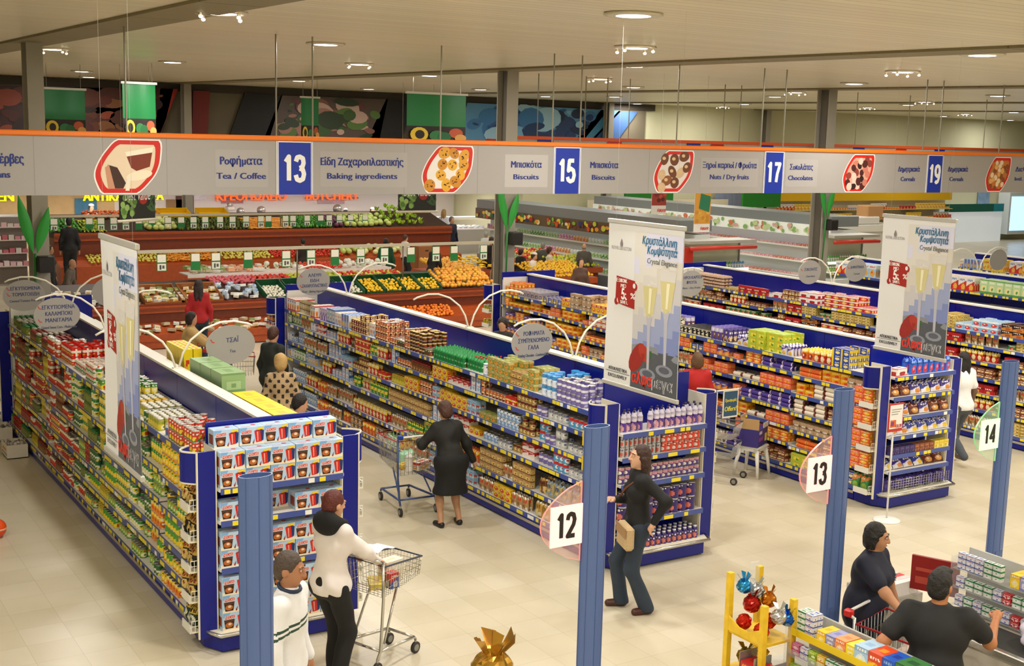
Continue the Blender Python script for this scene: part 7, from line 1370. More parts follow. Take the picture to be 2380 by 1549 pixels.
# ---------------------------------------------------------------- trolleys, stool, stands and loose cartons on the shop floor
BMET = M('4a5f94', .3, .5); RBAR = M('b8202a', .4)
def wheel(m, x, y, r=.055): 
    m.at((x, y, r), 0); m.M = m.M @ Matrix.Rotation(PI / 2, 4, 'Y'); m.lathe([(.001, -.016), (r * .6, -.016), (r, -.012), (r, .012), (r * .6, .016), (.001, .016)], 14, [M('8a8880', .4), M('2a2826', .6), M('2a2826', .6), M('2a2826', .6), M('8a8880', .4)]); m.at()
def trolley(label, loc, face, rim=RBAR, frame=BMET, L=.82, W_=.54, zb=.5, zt=.94, small=False):
    t = thing('shopping_trolley', label, 'trolley', loc, face)
    y0, y1 = -L / 2, L / 2 - .06; wb, wt = W_ * .36, W_ / 2
    m = MB(); wr = CHROME if not rim else STEEL
    n = 16
    for i in range(n + 1):
        u = i / n; y = y0 + (y1 - y0) * u; w0, w1 = wb + .04 * u, wt - .05 * (1 - u); zl = zb + .06 * (1 - u)
        for q in (-1, 1): m.tube([(q * w1, y, zt - .06 * (1 - u)), (q * w0, y * .94, zl)], .0028, wr, 4)
        m.tube([(-w0, y * .94, zl), (w0, y * .94, zl)], .0028, wr, 4)
    for i in range(9):
        v = (i - 4) / 4.5; m.tube([(v * (wt - .05), y0, zt - .06), (v * wb, y0 * .94, zb + .06)], .0028, wr, 4); m.tube([(v * wt, y1, zt), (v * (wb + .04), y1 * .94, zb)], .0028, wr, 4)
    for k in (.25, .5, .75):
        z = lambda u: (zb + .06 * (1 - u)) * (1 - k) + (zt - .06 * (1 - u)) * k; w_ = lambda u: (wb + .04 * u) * (1 - k) + (wt - .05 * (1 - u)) * k
        m.tube([(-w_(1), y1 * .97, z(1)), (-w_(0), y0 * .97, z(0)), (w_(0), y0 * .97, z(0)), (w_(1), y1 * .97, z(1))], .003, wr, 4, True)
    m.obj('wire_basket', t)
    m = MB(); m.tube([(-wt, y1, zt), (-wt + .05, y0, zt - .06), (wt - .05, y0, zt - .06), (wt, y1, zt)], .009, rim or M('5a607a', .3, .6), 6, True); m.obj('basket_rim', t)
    m = MB()
    for q in (-1, 1):
        m.tube([(q * wt, y1 + .02, zt + .05), (q * wt * .95, y1, zb - .02), (q * wt * .9, y1 + .02, .2), (q * wt * .9, y1 + .06, .13)], .014, frame, 7); m.tube([(q * wt * .9, y1 + .02, .2), (q * wb, y0 + .08, .16), (q * wb, y0 + .06, .13)], .014, frame, 7); m.tube([(q * wb * .9, 0, zb + .02), (q * wt * .8, y1 - .05, .24)], .011, frame, 6)
    m.tube([(-wb, y0 + .08, .16), (wb, y0 + .08, .16)], .012, frame, 6); m.tube([(-wt * .9, y1 + .02, .2), (wt * .9, y1 + .02, .2)], .012, frame, 6); m.obj('frame', t)
    m = MB(); m.tube([(-wt, y1 + .02, zt + .04), (-wt, y1 + .09, zt + .07), (wt, y1 + .09, zt + .07), (wt, y1 + .02, zt + .04)], .013, M('e6e4e0', .35) if rim else CHROME, 8); m.obj('handle', t)
    if rim:
        m = MB()
        for q in (-1, 1): m.box(q * wt * .96 - .03, q * wt * .96 + .03, y1 + .04, y1 + .11, zt + .04, zt + .1, M('c8201c' if q < 0 else '23409a', .4), .01)
        m.obj('handle_ends', t)
    for x, y in ((-wb, y0 + .06), (wb, y0 + .06), (-wt * .9, y1 + .06), (wt * .9, y1 + .06)):
        m = MB(); wheel(m, x, y, .055); m.cyl((x, y, .06), (x, y, .14), .012, STEEL, 6); m.obj('caster', t)
    return t
def loose(nm, lab, cat, mesh, loc, rz=0.0): return mk(nm, mesh, None, loc, rz, lab, cat)
trolley('blue-framed full trolley with red rim pushed by the woman in black', (7.02, 13.5, 0), D2(176))
for nm, lab, cat, msh, x, y, z in (('plastic_bag', 'pale green filled bag lying in the trolley of the woman in black', 'bag', p_bag(.26, .16, .16, ('a8dcb8', '98ccaa', 'b8e4c8', '8ac8a0'), 'z', 3, .3)[0], 7.08, 13.62, .53), ('snack_pack_loose', 'yellow biscuit pack lying in the trolley of the woman in black', 'packet', p_box(.2, .1, .06, ('e8c83c', 'c8502a', 'd89a3c', W_), 'e', 4)[0], 6.95, 13.4, .53), ('milk_bottle', 'white plastic milk bottle in the trolley of the woman in black', 'bottle', p_bottle(.05, .26, ('ece8de', 'ece8de', 'd8d4cc', 'e8e4dc'), 'e8e4dc', 'z')[0], 6.94, 13.25, .53), ('bread_pack', 'red and white pack at the back of the trolley of the woman in black', 'packet', p_box(.24, .12, .1, ('e4ddd0', 'c83a2c', 'd8a050', W_), 'a', 5)[0], 7.12, 13.28, .53)): loose(nm.replace('_loose', ''), lab, cat, msh, (x, y, z), .4)
trolley('small chrome trolley with a high wire basket before the quilted-jacket woman', (4.72, 9.46, 0), D2(112), None, CHROME, .62, .44, .68, .97)
loose('carton', 'cream box lying in the small chrome trolley', 'carton', p_box(.2, .12, .2, ('ece2cc', 'd8c8a0', 'e8dcc0', W_), 'e', 1)[0], (4.8, 9.5, .70), .3); loose('packet', 'yellow flat pack lying in the small chrome trolley', 'packet', p_box(.24, .14, .05, ('e8d048', 'd8a83c', 'f0e080', W_), 'd', 2)[0], (4.62, 9.42, .71), 1.2); loose('soft_drink', 'red and blue packet lying in the small chrome trolley', 'packet', p_box(.1, .08, .14, ('c82a24', '2c4a9a', 'd8d4d0', W_), 'b', 2)[0], (4.72, 9.32, .71), .2)
m = MB(); m.grid(lambda u, v: (.26 * (u - .5), .2 * (v - .5), .02 * math.sin(u * 5)), 6, 4, M('efedf0', .6)); m.grid(lambda u, v: (.26 * (u - .5), .2 * (v - .5), .02 * math.sin(u * 5) - .003), 6, 4, M('efedf0', .6), True, False, True); m.obj('paper', None, (4.62, 9.4, 1.07), .5, label='white sheet of paper held over the small chrome trolley', cat='paper')
trolley('trolley of the woman in the beige cardigan, beyond the tea sign', (7.05, 20.1, 0), D2(72), RBAR, STEEL); trolley('trolley of the dark-clothed woman under the tea sign', (5.85, 16.35, 0), D2(150), RBAR, STEEL)
trolley('chrome trolley held by the navy t-shirt woman at the checkout', (7.6, 6.08, 0), D2(14), RBAR, CHROME, .72, .5)
loose('plastic_bag', 'white filled plastic bag in the checkout trolley', 'bag', p_bag(.36, .24, .26, ('e8dcd4', 'd8c0b4', 'e4ccc0', 'f0e8e2'), 'e', 3, .3)[0], (7.6, 6.0, .56), .5)
# grey basket trolley and stool with a carton in the biscuit aisle
t = thing('basket_trolley', 'grey hand-basket trolley standing left of the white stool', 'trolley', (11.5, 12.62, 0), D2(30))
m = MB()
for z in (.34, .62): m.tube([(-.2, -.26, z + .2), (.2, -.26, z + .2), (.2, .26, z + .2), (-.2, .26, z + .2)], .01, M('55555a', .4), 6, True); [m.tube([(-.2 + .4 * i / 9, -.26, z + .2), (-.17 + .34 * i / 9, -.22, z), (-.17 + .34 * i / 9, .22, z), (-.2 + .4 * i / 9, .26, z + .2)], .004, STEEL, 4) for i in range(10)]
m.obj('wire_basket', t); m = MB(); m.tube([(-.22, -.3, .1), (-.22, .3, .14), (-.22, .34, 1.0), (.22, .34, 1.0), (.22, .3, .14), (.22, -.3, .1)], .013, STEEL, 7); m.obj('frame', t); m = MB(); m.box(-.16, .16, .355, .375, .5, .82, M('1c1c1e', .5)); m.obj('back_plate', t)
for x, y in ((-.22, -.3), (.22, -.3), (-.22, .3), (.22, .3)): m = MB(); wheel(m, x, y, .05); m.obj('caster', t)
t = thing('stool', 'white plastic stool carrying a purple carton', 'stool', (12.08, 12.56, 0), D2(20)); PW2 = M('ecebe6', .35)
m = MB(); m.box(-.17, .17, -.17, .17, .415, .446, PW2, .01); m.box(-.15, .15, -.15, .15, .37, .415, PW2); m.obj('seat', t)
for x in (-1, 1):
    for y in (-1, 1): m = MB(); m.prism([(x * .12 - .03, y * .12 - .03), (x * .12 + .03, y * .12 - .03), (x * .12 + .03, y * .12 + .03), (x * .12 - .03, y * .12 + .03)], .36, .40, PW2); m.tube([(x * .13, y * .13, .39), (x * .165, y * .165, .2), (x * .185, y * .185, 0)], [.034, .026, .02], PW2, 8); m.obj('leg', t)
m = MB(); m.box(-.2, .2, -.14, .14, 0, .25, M('3a2f80', .5)); m.box(-.18, .0, -.1415, -.14, .08, .13, M('8a3aa0')); m.box(.08, .16, -.142, -.14, .05, .16, M('e8d82c')); m.box(-.16, -.05, -.142, -.14, .18, .22, M('c8c0e0'))
t = thing('carton', 'purple printed carton with an open flap standing on the white stool', 'carton', (12.08, 12.56, .447), D2(28)); m.obj('body', t)
m = MB(); m.box(-.2, -.0, .13, .14, .25, .43, M('c8a070', .7)); m.box(.0, .2, -.145, -.135, .25, .32, M('d8d4cc', .6)); m.box(-.2, -.19, -.14, .14, .25, .40, M('c09a68', .7)); m.obj('flap', t)
# offers flag on the purple-bottle end display
t = thing('offer_flag', 'small blue flag sign with yellow lettering at the right of the purple bottle display', 'sign', (9.36, 10.36, 1.87)); m = MB(); m.cyl((0, 0, 0), (.34, 0, 0), .008, WHITE, 6); m.obj('arm', t)
m = MB(); m.box(.1, .33, -.004, .004, -.33, -.01, M('e8e6e0', .4)); m.box(.115, .315, -.006, .006, -.31, -.02, M('1c4a6e', .4)); pl = m.obj('plate', t); m = MB(); text(m, 'Προσφορές', .05, M('e8d83c'), (.215, -.008, -.14), .001, .1, .18); text(m, 'Offers!', .08, M('e8d83c'), (.215, -.008, -.25), .002, .15, .18); m.obj('lettering', pl)
# price stand with round foot
t = thing('price_stand', 'white round-footed stand with red-bordered price sign beside the orange boxes', 'sign stand', (12.1, 10.12, 0), 0); m = MB(); m.lathe([(.17, 0), (.17, .012), (.15, .022), (.02, .035)], 28, M('eceae4', .35)); m.obj('foot', t); m = MB(); m.cyl((0, 0, .02), (0, 0, 1.22), .012, M('e0ded8', .3), 8); m.obj('pole', t)
m = MB(); m.box(-.13, .13, -.03, -.015, 1.16, 1.52, M('c03028', .45)); m.box(-.115, .115, -.034, -.03, 1.2, 1.5, M('eeecea', .5)); s = m.obj('price_sign', t); m = MB(); m.box(-.1, .0, -.037, -.034, 1.22, 1.31, M('d8622c')); m.box(-.09, -.04, -.038, -.037, 1.24, 1.29, M('8a3a7a')); m.obj('product_picture', s); m = MB(); text(m, '€0,70', .06, M('c03028'), (.05, -.037, 1.21), .002, 0, .11)
for i in range(3): m.box(-.09, .09 - .03 * i, -.036, -.034, 1.44 - i * .03, 1.448 - i * .03, M('8a8684'))
m.obj('lettering', s)
# white slotted cartons on the floor at the far part of the can gondola
for i, (px, py, z) in enumerate(((96, 1052, 0), (88, 1010, 0))):
    p = onz(px, py, z); t = thing('carton', ('nearer', 'farther')[i] + ' white slotted fruit carton on the floor by the can gondola', 'carton', (3.2, p.y, 0), 0); m = MB(); w_, d_, h_ = .28, .42, .2
    for a in ((-w_ / 2, w_ / 2, -d_ / 2, -d_ / 2 + .01), (-w_ / 2, w_ / 2, d_ / 2 - .01, d_ / 2), (-w_ / 2, -w_ / 2 + .01, -d_ / 2 + .01, d_ / 2 - .01), (w_ / 2 - .01, w_ / 2, -d_ / 2 + .01, d_ / 2 - .01)): m.box(*a, 0, h_, M('e0d8cc', .6))
    m.box(-w_ / 2, w_ / 2, -d_ / 2, d_ / 2, 0, .012, M('d0c4b0', .7))
    for k in range(5): m.box(-w_ / 2 - .002, -w_ / 2, -.17 + k * .075, -.14 + k * .075, .05, .07, M('3a3028'))
    m.box(-w_ / 2 - .002, -w_ / 2, -.12, .12, .11, .14, M('d88a2c')); m.obj('body', t); m = MB(); r2 = random.Random(i)
    for k in range(18): m.ell((r2.uniform(-.1, .1), r2.uniform(-.17, .17), .15 + r2.uniform(0, .04)), .035, .035, .03, M(r2.choice(('b8b0a8', '8a8078', 'd8d4cc'))), 6, 4)
    o = m.obj('contents', t); o['kind'] = 'stuff'
# goods piled above the spine on the far side of the can gondola
kind('yellow_carton', 'big yellow carton', 'carton', [V('yellow', p_box(.3, .24, .26, ('f0d018', 'e8b818', 'd88a2c', 'f4e060'), 'f', 1))]); kind('green_crate_box', 'pale green box', 'box', [V('pale green', p_box(.34, .26, .2, ('8fb07a', '7a9a68', 'a8c490', '6a8a58'), 'd', 2))]); kind('yellow_red_carton', 'yellow and red carton', 'carton', [V('yellow red', p_box(.1, .1, .22, ('f0d418', 'd8301c', 'e8b828', 'f4e060'), 'e', 3))])
xr = GON[0][1] + .3
mb = MB(); mb.box(GON[0][1] + SPN, xr + .2, 10.7, 15.6, 1.72, 1.74, WHITE); mb.obj('riser_shelf', label='white riser shelf behind the spine of the can gondola carrying yellow cartons', cat='shelf')
for i in range(4): put('yellow_carton', 0, (xr - .04, 10.95 + i * .31, 1.74), PI / 2, None, 'yellow cartons behind the can gondola spine', 0, '%s from the front, high behind the can gondola spine' % ORD[i])
None and put('yellow_carton', 0, (xr - .04, 11.1, 2.06), PI / 2, 'topmost big yellow carton nearest the mug boxes, behind the can gondola spine')
for i in range(3): put('green_crate_box', 0, (xr - .03, 12.45 + i * .36, 1.74), PI / 2, None, 'pale green boxes behind the can gondola spine', 0, 'lower, %s from the front, behind the can gondola spine' % ORD[i]); put('green_crate_box', 0, (xr - .03, 12.5 + i * .36, 1.94), PI / 2, None, 'pale green boxes behind the can gondola spine', 0, 'upper, %s from the front, behind the can gondola spine' % ORD[i])
for i in range(12):
    for k in range(2): put('yellow_red_carton', 0, (xr - .08 + (i % 2) * .11, 13.75 + (i // 2) * .115, 1.74 + k * .22), PI / 2, None, 'yellow and red cartons behind the spine', 0, '%s from the front, %s %s column, behind the can gondola spine' % (ORD[i // 2], ('lower', 'upper')[k], ('left', 'right')[i % 2]))
m = MB(); m.ell((0, 0, .11), .11, .11, .11, M('e8541c', .35), 18, 12); m.lathe([(.112, .1), (.113, .11), (.112, .12)], 18, M('f0b090', .4)); m.obj('ball', None, (2.32, 14.55, 0), label='orange ball on the floor at the left picture edge', cat='ball')
# ---------------------------------------------------------------- checkout in the lower right corner
ACR = glass('e4e8e6', .2, .08); CGREY = M('a8a49c', .4, .2)
t = thing('checkout_counter', 'grey checkout counter body beside the chewing gum rack', 'counter', (0, 0, 0)); m = MB(); m.box(6.42, 6.86, 4.3, 6.66, .0, .62, CGREY, .02); m.obj('body', t); m = MB(); m.box(6.38, 6.9, 4.28, 6.68, .62, .65, M('c8c4b8', .35), .008); m.obj('top', t)
t = thing('gum_rack', 'tiered clear acrylic rack of chewing gum and mints in front of the cashier', 'display rack', (0, 0, 0))
GX0, GX1, GY0, GY1 = 6.56, 6.76, 4.9, 6.3
m = MB(); m.box(GX1, GX1 + .02, GY0, GY1, .65, 1.15, M('b8b8b4', .4, .2)); m.obj('back_panel', t)
for k, z in enumerate((.70, .86, 1.02)):
    m = MB(); m.box(GX0 - .05 * (2 - k) * .5, GX1, GY0, GY1, z - .01, z, ACR); m.box(GX0 - .05 * (2 - k) * .5 - .006, GX0 - .05 * (2 - k) * .5, GY0, GY1, z - .01, z + .045, M('e8c81c' if k == 2 else 'd0d4d0', .3) if k == 2 else ACR); m.obj('tray', t)
for y in (GY0, GY1): m = MB(); m.box(GX0 - .06, GX1 + .02, y - .006, y + .006, .65, 1.1, ACR); m.obj('side_panel', t)
kind('gum_box', 'gum display box', 'box', [V('yellow', p_box(.085, .16, .11, ('f0c828', 'e8b020', 'f4e090', 'f0ecd8'), 'a', 1)), V('lilac', p_box(.085, .16, .11, ('9a9ac8', '7a7ab8', 'd8d8ec', W_), 'd', 2)), V('orange', p_box(.1, .16, .115, ('f09a5a', 'ee7a3c', 'f8d8b8', W_), 'a', 3)), V('bright yellow', p_box(.085, .16, .11, ('f2dc2c', 'e8c81c', 'f8f0b0', W_), 'd', 4)), V('pale blue', p_box(.125, .18, .14, ('a8c8e4', '8ab0d8', 'd8e8f0', W_), 'a', 5)), V('red orange', p_box(.12, .18, .14, ('d84a24', 'e8922c', 'f0c83c', W_), 'e', 6)), V('blue', p_box(.11, .18, .14, ('2458c0', '1f3c9a', 'd8e0f0', '8ab0e4'), 'b', 7)), V('green', p_box(.16, .18, .15, ('3f7a44', '2c5a34', 'c8d8c0', '8ab07a'), 'd', 8))])
kind('gum_pack', 'small gum pack', 'pack', [V('white green', p_box(.075, .05, .045, ('d8dcd4', '3c8a58', 'e8ece8', '2c6a48'), 'a', 1)), V('white blue', p_box(.075, .05, .045, ('dcdce4', '4a5aa8', 'e8e8f0', 'b84a5a'), 'd', 2)), V('pink', p_box(.075, .05, .045, ('d86a9a', 'c83a78', 'f0d0e0', W_), 'a', 3)), V('lime', p_box(.075, .05, .045, ('a8c83c', '7aa02c', 'e4ecc0', W_), 'b', 4)), V('red', p_box(.075, .05, .045, ('c8383c', '9a2028', 'f0dcdc', W_), 'e', 5)), V('yellow', p_box(.075, .05, .045, ('e8c83c', 'd88a2c', 'f4ecc0', W_), 'd', 6))])
y = 6.06
for i, v in enumerate((0, 1, 2, 3, 4, 5, 6, 7)):
    wd = KIND['gum_box'][2][v][1][1][0]; y -= wd / 2 + .004; put('gum_box', v, (6.65, y, 1.02), -PI / 2, '%s gum display box on the top tier of the rack, %s from the left' % (KIND['gum_box'][2][v][0], ORD[i])); y -= wd / 2
for i in range(2):
    for r_ in range(2):
        for s_ in range(4): put('gum_pack', i, (6.62 + r_ * .055, 6.24 - i * .08, 1.02 + s_ * .046), -PI / 2, '%s gum pack, %s from below, %s row, left end of the top tier' % (KIND['gum_pack'][2][i][0], ORD[s_], ('front', 'back')[r_]))
for k, z in ((1, .86), (0, .70)):
    for i in range(16):
        v = R.choice((0, 1, 2, 3, 4, 5))
        for s_ in range(2): put('gum_pack', v, (6.58 - .02 * (1 - k), 6.24 - i * .084, z + s_ * .046), -PI / 2, '%s gum pack, %s from the left, %s layer, %s tier of the gum rack' % (KIND['gum_pack'][2][v][0], ordinal(i + 1), ('lower', 'upper')[s_], ('lowest', 'middle')[k]))
# yellow cardboard display of foil-wrapped balls
def crumple(r, c, sd, spikes=0, metal=.75):
    r2 = random.Random(sd); m = MB(); n1, n2 = 18, 12; J = [[r2.uniform(.88, 1.08) for _ in range(n1)] for _ in range(n2 + 1)]
    def f(u, v):
        j = J[min(n2, int(round(v * n2)))][int(round(u * n1)) % n1]; th = PI * min(.999, max(.001, v)); return (r * j * math.cos(2 * PI * u) * math.sin(th), r * j * math.sin(2 * PI * u) * math.sin(th), r - r * math.cos(th) * (.9 + .1 * j))
    m.grid(f, n1, n2, M(c, .18, metal), False, True)
    for i in range(spikes):
        a = 2 * PI * i / spikes + r2.uniform(-.3, .3); q = r * r2.uniform(.6, .9); z = 2 * r + r * r2.uniform(.4, 1.0); w_ = r * .45
        m.add([(q * .4 * math.cos(a - .5), q * .4 * math.sin(a - .5), r * 1.7), (q * .4 * math.cos(a + .5), q * .4 * math.sin(a + .5), r * 1.7), (q * 1.3 * math.cos(a + .3), q * 1.3 * math.sin(a + .3), z), (q * 1.2 * math.cos(a - .35), q * 1.2 * math.sin(a - .35), z * .93)], [(0, 1, 2, 3)], M(c, .18, metal))
    return m.mesh('foil')
t = thing('card_display', 'yellow cardboard display tower holding red foil eggs beside the gum rack', 'display stand', (6.43, 6.5, 0)); CY = M('eec028', .5, var=.25, bscale=14)
m = MB(); m.box(-.16, .16, -.2, .2, .65, .67, CY); m.box(-.16, .16, -.2, .2, .95, .97, CY); m.obj('shelf', t)
for x, y in ((-.15, -.19), (-.15, .19), (.15, -.19), (.15, .19)): m = MB(); m.box(x - .022, x + .022, y - .022, y + .022, .65, 1.42 if y > 0 else 1.28, CY); m.obj('corner_post', t)
m = MB(); m.prism([(-.2, .97), (.2, .97), (.2, 1.1), (.05, 1.03), (-.05, 1.03), (-.2, 1.1)], -.17, -.16, CY, 'x'); m.obj('front_board', t)
m = MB(); m.box(-.02, .06, .1, .12, 1.2, 1.5, ACR); m.obj('clear_strip', t)
for i, (x, y, z, r, c, lab) in enumerate(((-.08, -.1, .98, .06, 'd83418', 'orange-red foil egg in front at the right'), (-.09, .08, .99, .062, 'd02c18', 'orange-red foil egg in front at the left'), (.06, -.02, 1.0, .065, 'c82818', 'red foil egg behind the front two'), (.0, .1, 1.1, .07, 'b8241c', 'red crumpled foil egg on top'), (.07, .12, 1.2, .06, 'c8ccd0', 'silver foil egg on top'), (-.03, .16, 1.24, .06, '2c8fd0', 'blue and silver foil egg at the top left'), (.05, -.14, 1.08, .06, 'd0d0d0', 'silver foil egg near the right post'), (.12, -.16, 1.06, .06, '1f5fc0', 'blue foil egg at the right by the lane pole'), (.1, .02, 1.15, .06, 'c87a20', 'gold-orange foil egg in the middle'), (-.05, -.1, .69, .07, 'b8901c', 'gold foil egg on the lower shelf, right'), (-.05, .08, .69, .07, '8a7414', 'dark gold foil egg on the lower shelf, left'))):
    mk('foil_egg', crumple(r, c, i, 5 if i > 2 else 0), None, (6.43 + x, 6.5 + y, z), 0, lab + ' of the yellow display', 'sweets', 'foil eggs in the yellow display')
for i in range(4):
    m = p_box(.13, .15, .14, ('c4221c', 'a01818', 'f0e0d8', 'e8b03c'), 'd', i)[0]; mk('red_sweets_box', m, None, (6.31 + .0 * i, 6.42 - i * .155, .66), -PI / 2, '%s red sweets box from the left below the yellow display' % ORD[i], 'box', 'red boxes under the foil eggs')
t = thing('divider_rack', 'grey sheet-metal divider rack between the red sweets boxes', 'rack', (0, 0, 0)); m = MB()
for i in range(5): m.box(6.235, 6.41, 6.497 - i * .155 - .003, 6.497 - i * .155 + .003, .65, .86, M('a8a8a8', .3, .6))
m.box(6.22, 6.42, 5.86, 6.52, .625, .65, M('a8a8a8', .3, .6)); m.obj('plates', t)
# gold foil bundle at the bottom edge
mk('foil_bundle', (lambda: crumple(.16, 'c89a3c', 77, 9, .8))(), None, (4.52, 7.28, .62), 0, 'big crumpled gold foil gift bundle at the bottom edge of the picture', 'gift')
t = thing('display_table', 'small white table under the gold foil bundle', 'table', (4.52, 7.28, 0)); m = MB(); m.lathe([(.2, .58), (.2, .62), (.001, .62)], 24, WHITE); m.obj('table_top', t); m = MB(); m.cyl((0, 0, .02), (0, 0, .58), .03, STEEL, 10); m.lathe([(.16, 0), (.16, .02), (.03, .03)], 20, STEEL); m.obj('pedestal', t)
# conveyor and second rack
t = thing('conveyor_counter', 'checkout belt counter with dark rubber belt, right of the cashier', 'counter', (0, 0, 0)); m = MB(); m.box(7.98, 8.72, 3.8, 6.3, 0, .84, M('c4bcae', .45), .01); m.obj('body', t); m = MB(); m.box(8.05, 8.42, 3.82, 6.25, .84, .86, M('2f302e', .6)); m.obj('belt', t); m = MB(); m.box(7.96, 8.02, 3.8, 6.3, .82, .88, CHROME, .008); m.obj('edge_rail', t)
t = thing('gum_rack', 'clear acrylic sweets rack behind the checkout belt at the right edge', 'display rack', (0, 0, 0))
m = MB(); m.box(8.66, 8.68, 4.9, 6.35, .84, 1.34, M('c0c0bc', .4)); m.obj('back_panel', t)
for z in (.88, 1.04, 1.2): m = MB(); m.box(8.46, 8.66, 4.9, 6.35, z - .01, z, ACR); m.obj('tray', t)
for y in (4.9, 6.35): m = MB(); m.box(8.44, 8.68, y - .006, y + .006, .86, 1.3, ACR); m.obj('side_panel', t)
for k, z in enumerate((.88, 1.04)):
    for i in range(14):
        v = R.choice((0, 1, 4, 1, 0)); 
        for s_ in range(2): put('gum_pack', v, (8.5, 6.28 - i * .09, z + s_ * .046), -PI / 2, '%s gum pack, %s from the left, %s layer, %s tier, rack behind the belt' % (KIND['gum_pack'][2][v][0], ordinal(i + 1), ('lower', 'upper')[s_], ('lowest', 'middle')[k]))
for i in range(5):
    for s_ in range(3): put('gum_pack', (1, 0)[i > 2], (8.5, 6.28 - i * .085, 1.2 + s_ * .046), -PI / 2, '%s gum pack, %s from the left, %s from below, top tier behind the belt' % (KIND['gum_pack'][2][(1, 0)[i > 2]][0], ORD[i], ORD[s_]))
y = 5.82
for i, v in enumerate((0, 1, 3, 2, 4)):
    wd = KIND['gum_box'][2][v][1][1][0]; y -= wd / 2 + .004; put('gum_box', v, (8.56, y, 1.2), -PI / 2, '%s gum display box on the rack behind the belt, %s from the left' % (KIND['gum_box'][2][v][0], ORD[i])); y -= wd / 2
loose('chocolate_pack', 'shiny blue packet on the belt rack at the right edge', 'packet', p_bag(.16, .08, .1, ('2440c8', '1c30a0', '8a9ae8', 'd0d8f4'), 'e', 4, .15)[0], (8.5, 5.4, 1.045), -PI / 2)
m = MB(); m.box(-.2, .2, -.015, .015, 0, .3, M('8e1c1a', .45)); m.box(-.16, .16, -.017, -.015, .06, .12, M('b84a3c')); m.box(-.16, .1, -.017, -.015, .17, .2, M('b84a3c')); m.obj('leaflet_board', None, (8.5, 6.55, .9), -1.15, label='dark red leaflet board left of the belt rack', cat='board')
t = thing('magazine_stack', 'pile of white and red leaflets on the counter beyond the navy woman', 'leaflets', (8.35, 6.95, 0)); m = MB(); m.box(-.2, .2, -.25, .25, 0, .84, M('b0aca4', .5)); m.obj('stand', t); m = MB(); [m.box(-.17, .17, -.22 + i * .075, -.16 + i * .075, .84, .96 - i * .006, M(('e8e4e2', 'd8c8c8', 'c8383c')[i % 3], .5)) for i in range(6)]; o = m.obj('leaflets', t)
m = MB(); m.lathe([(.001, 0), (.1, .004), (.16, .02), (.17, .03), (.1, .016), (.001, .01)], 24, M('c8c0b4', .3), sx=1.0, sy=.8); m.obj('coin_plate', None, (8.22, 5.12, .865), label='shallow oval change plate on the checkout belt', cat='plate')
loose('plastic_bag', 'pale lilac filled carrier bag on the belt beyond the plate', 'bag', p_bag(.34, .22, .22, ('e4dcec', 'd8cce4', 'ece4f0', 'd0c0dc'), 'z', 6, .35)[0], (8.3, 5.42, .862), .7)
for i in range(4): loose('snack', '%s small wrapped cake on the change plate' % ORD[i], 'cake', p_box(.07, .05, .03, ('e8e0d8', 'c86a3a', 'd8b890', W_), 'e', i)[0], (8.16 + .05 * i, 5.07 + .03 * (i % 2), .892), .4 * i)
m = MB(); m.grid(lambda u, v: (.26 * (u - .5), .2 * (v - .5), .05 * math.sin(PI * u) + .01), 6, 4, M('ecdcdc', .6)); m.grid(lambda u, v: (.26 * (u - .5), .2 * (v - .5), .05 * math.sin(PI * u) + .006), 6, 4, M('ecdcdc', .6), True, False, True); m.obj('till_paper', None, (6.76, 5.15, 1.03), .5, label='pale pink sheet of paper lying on the end of the gum rack', cat='paper')
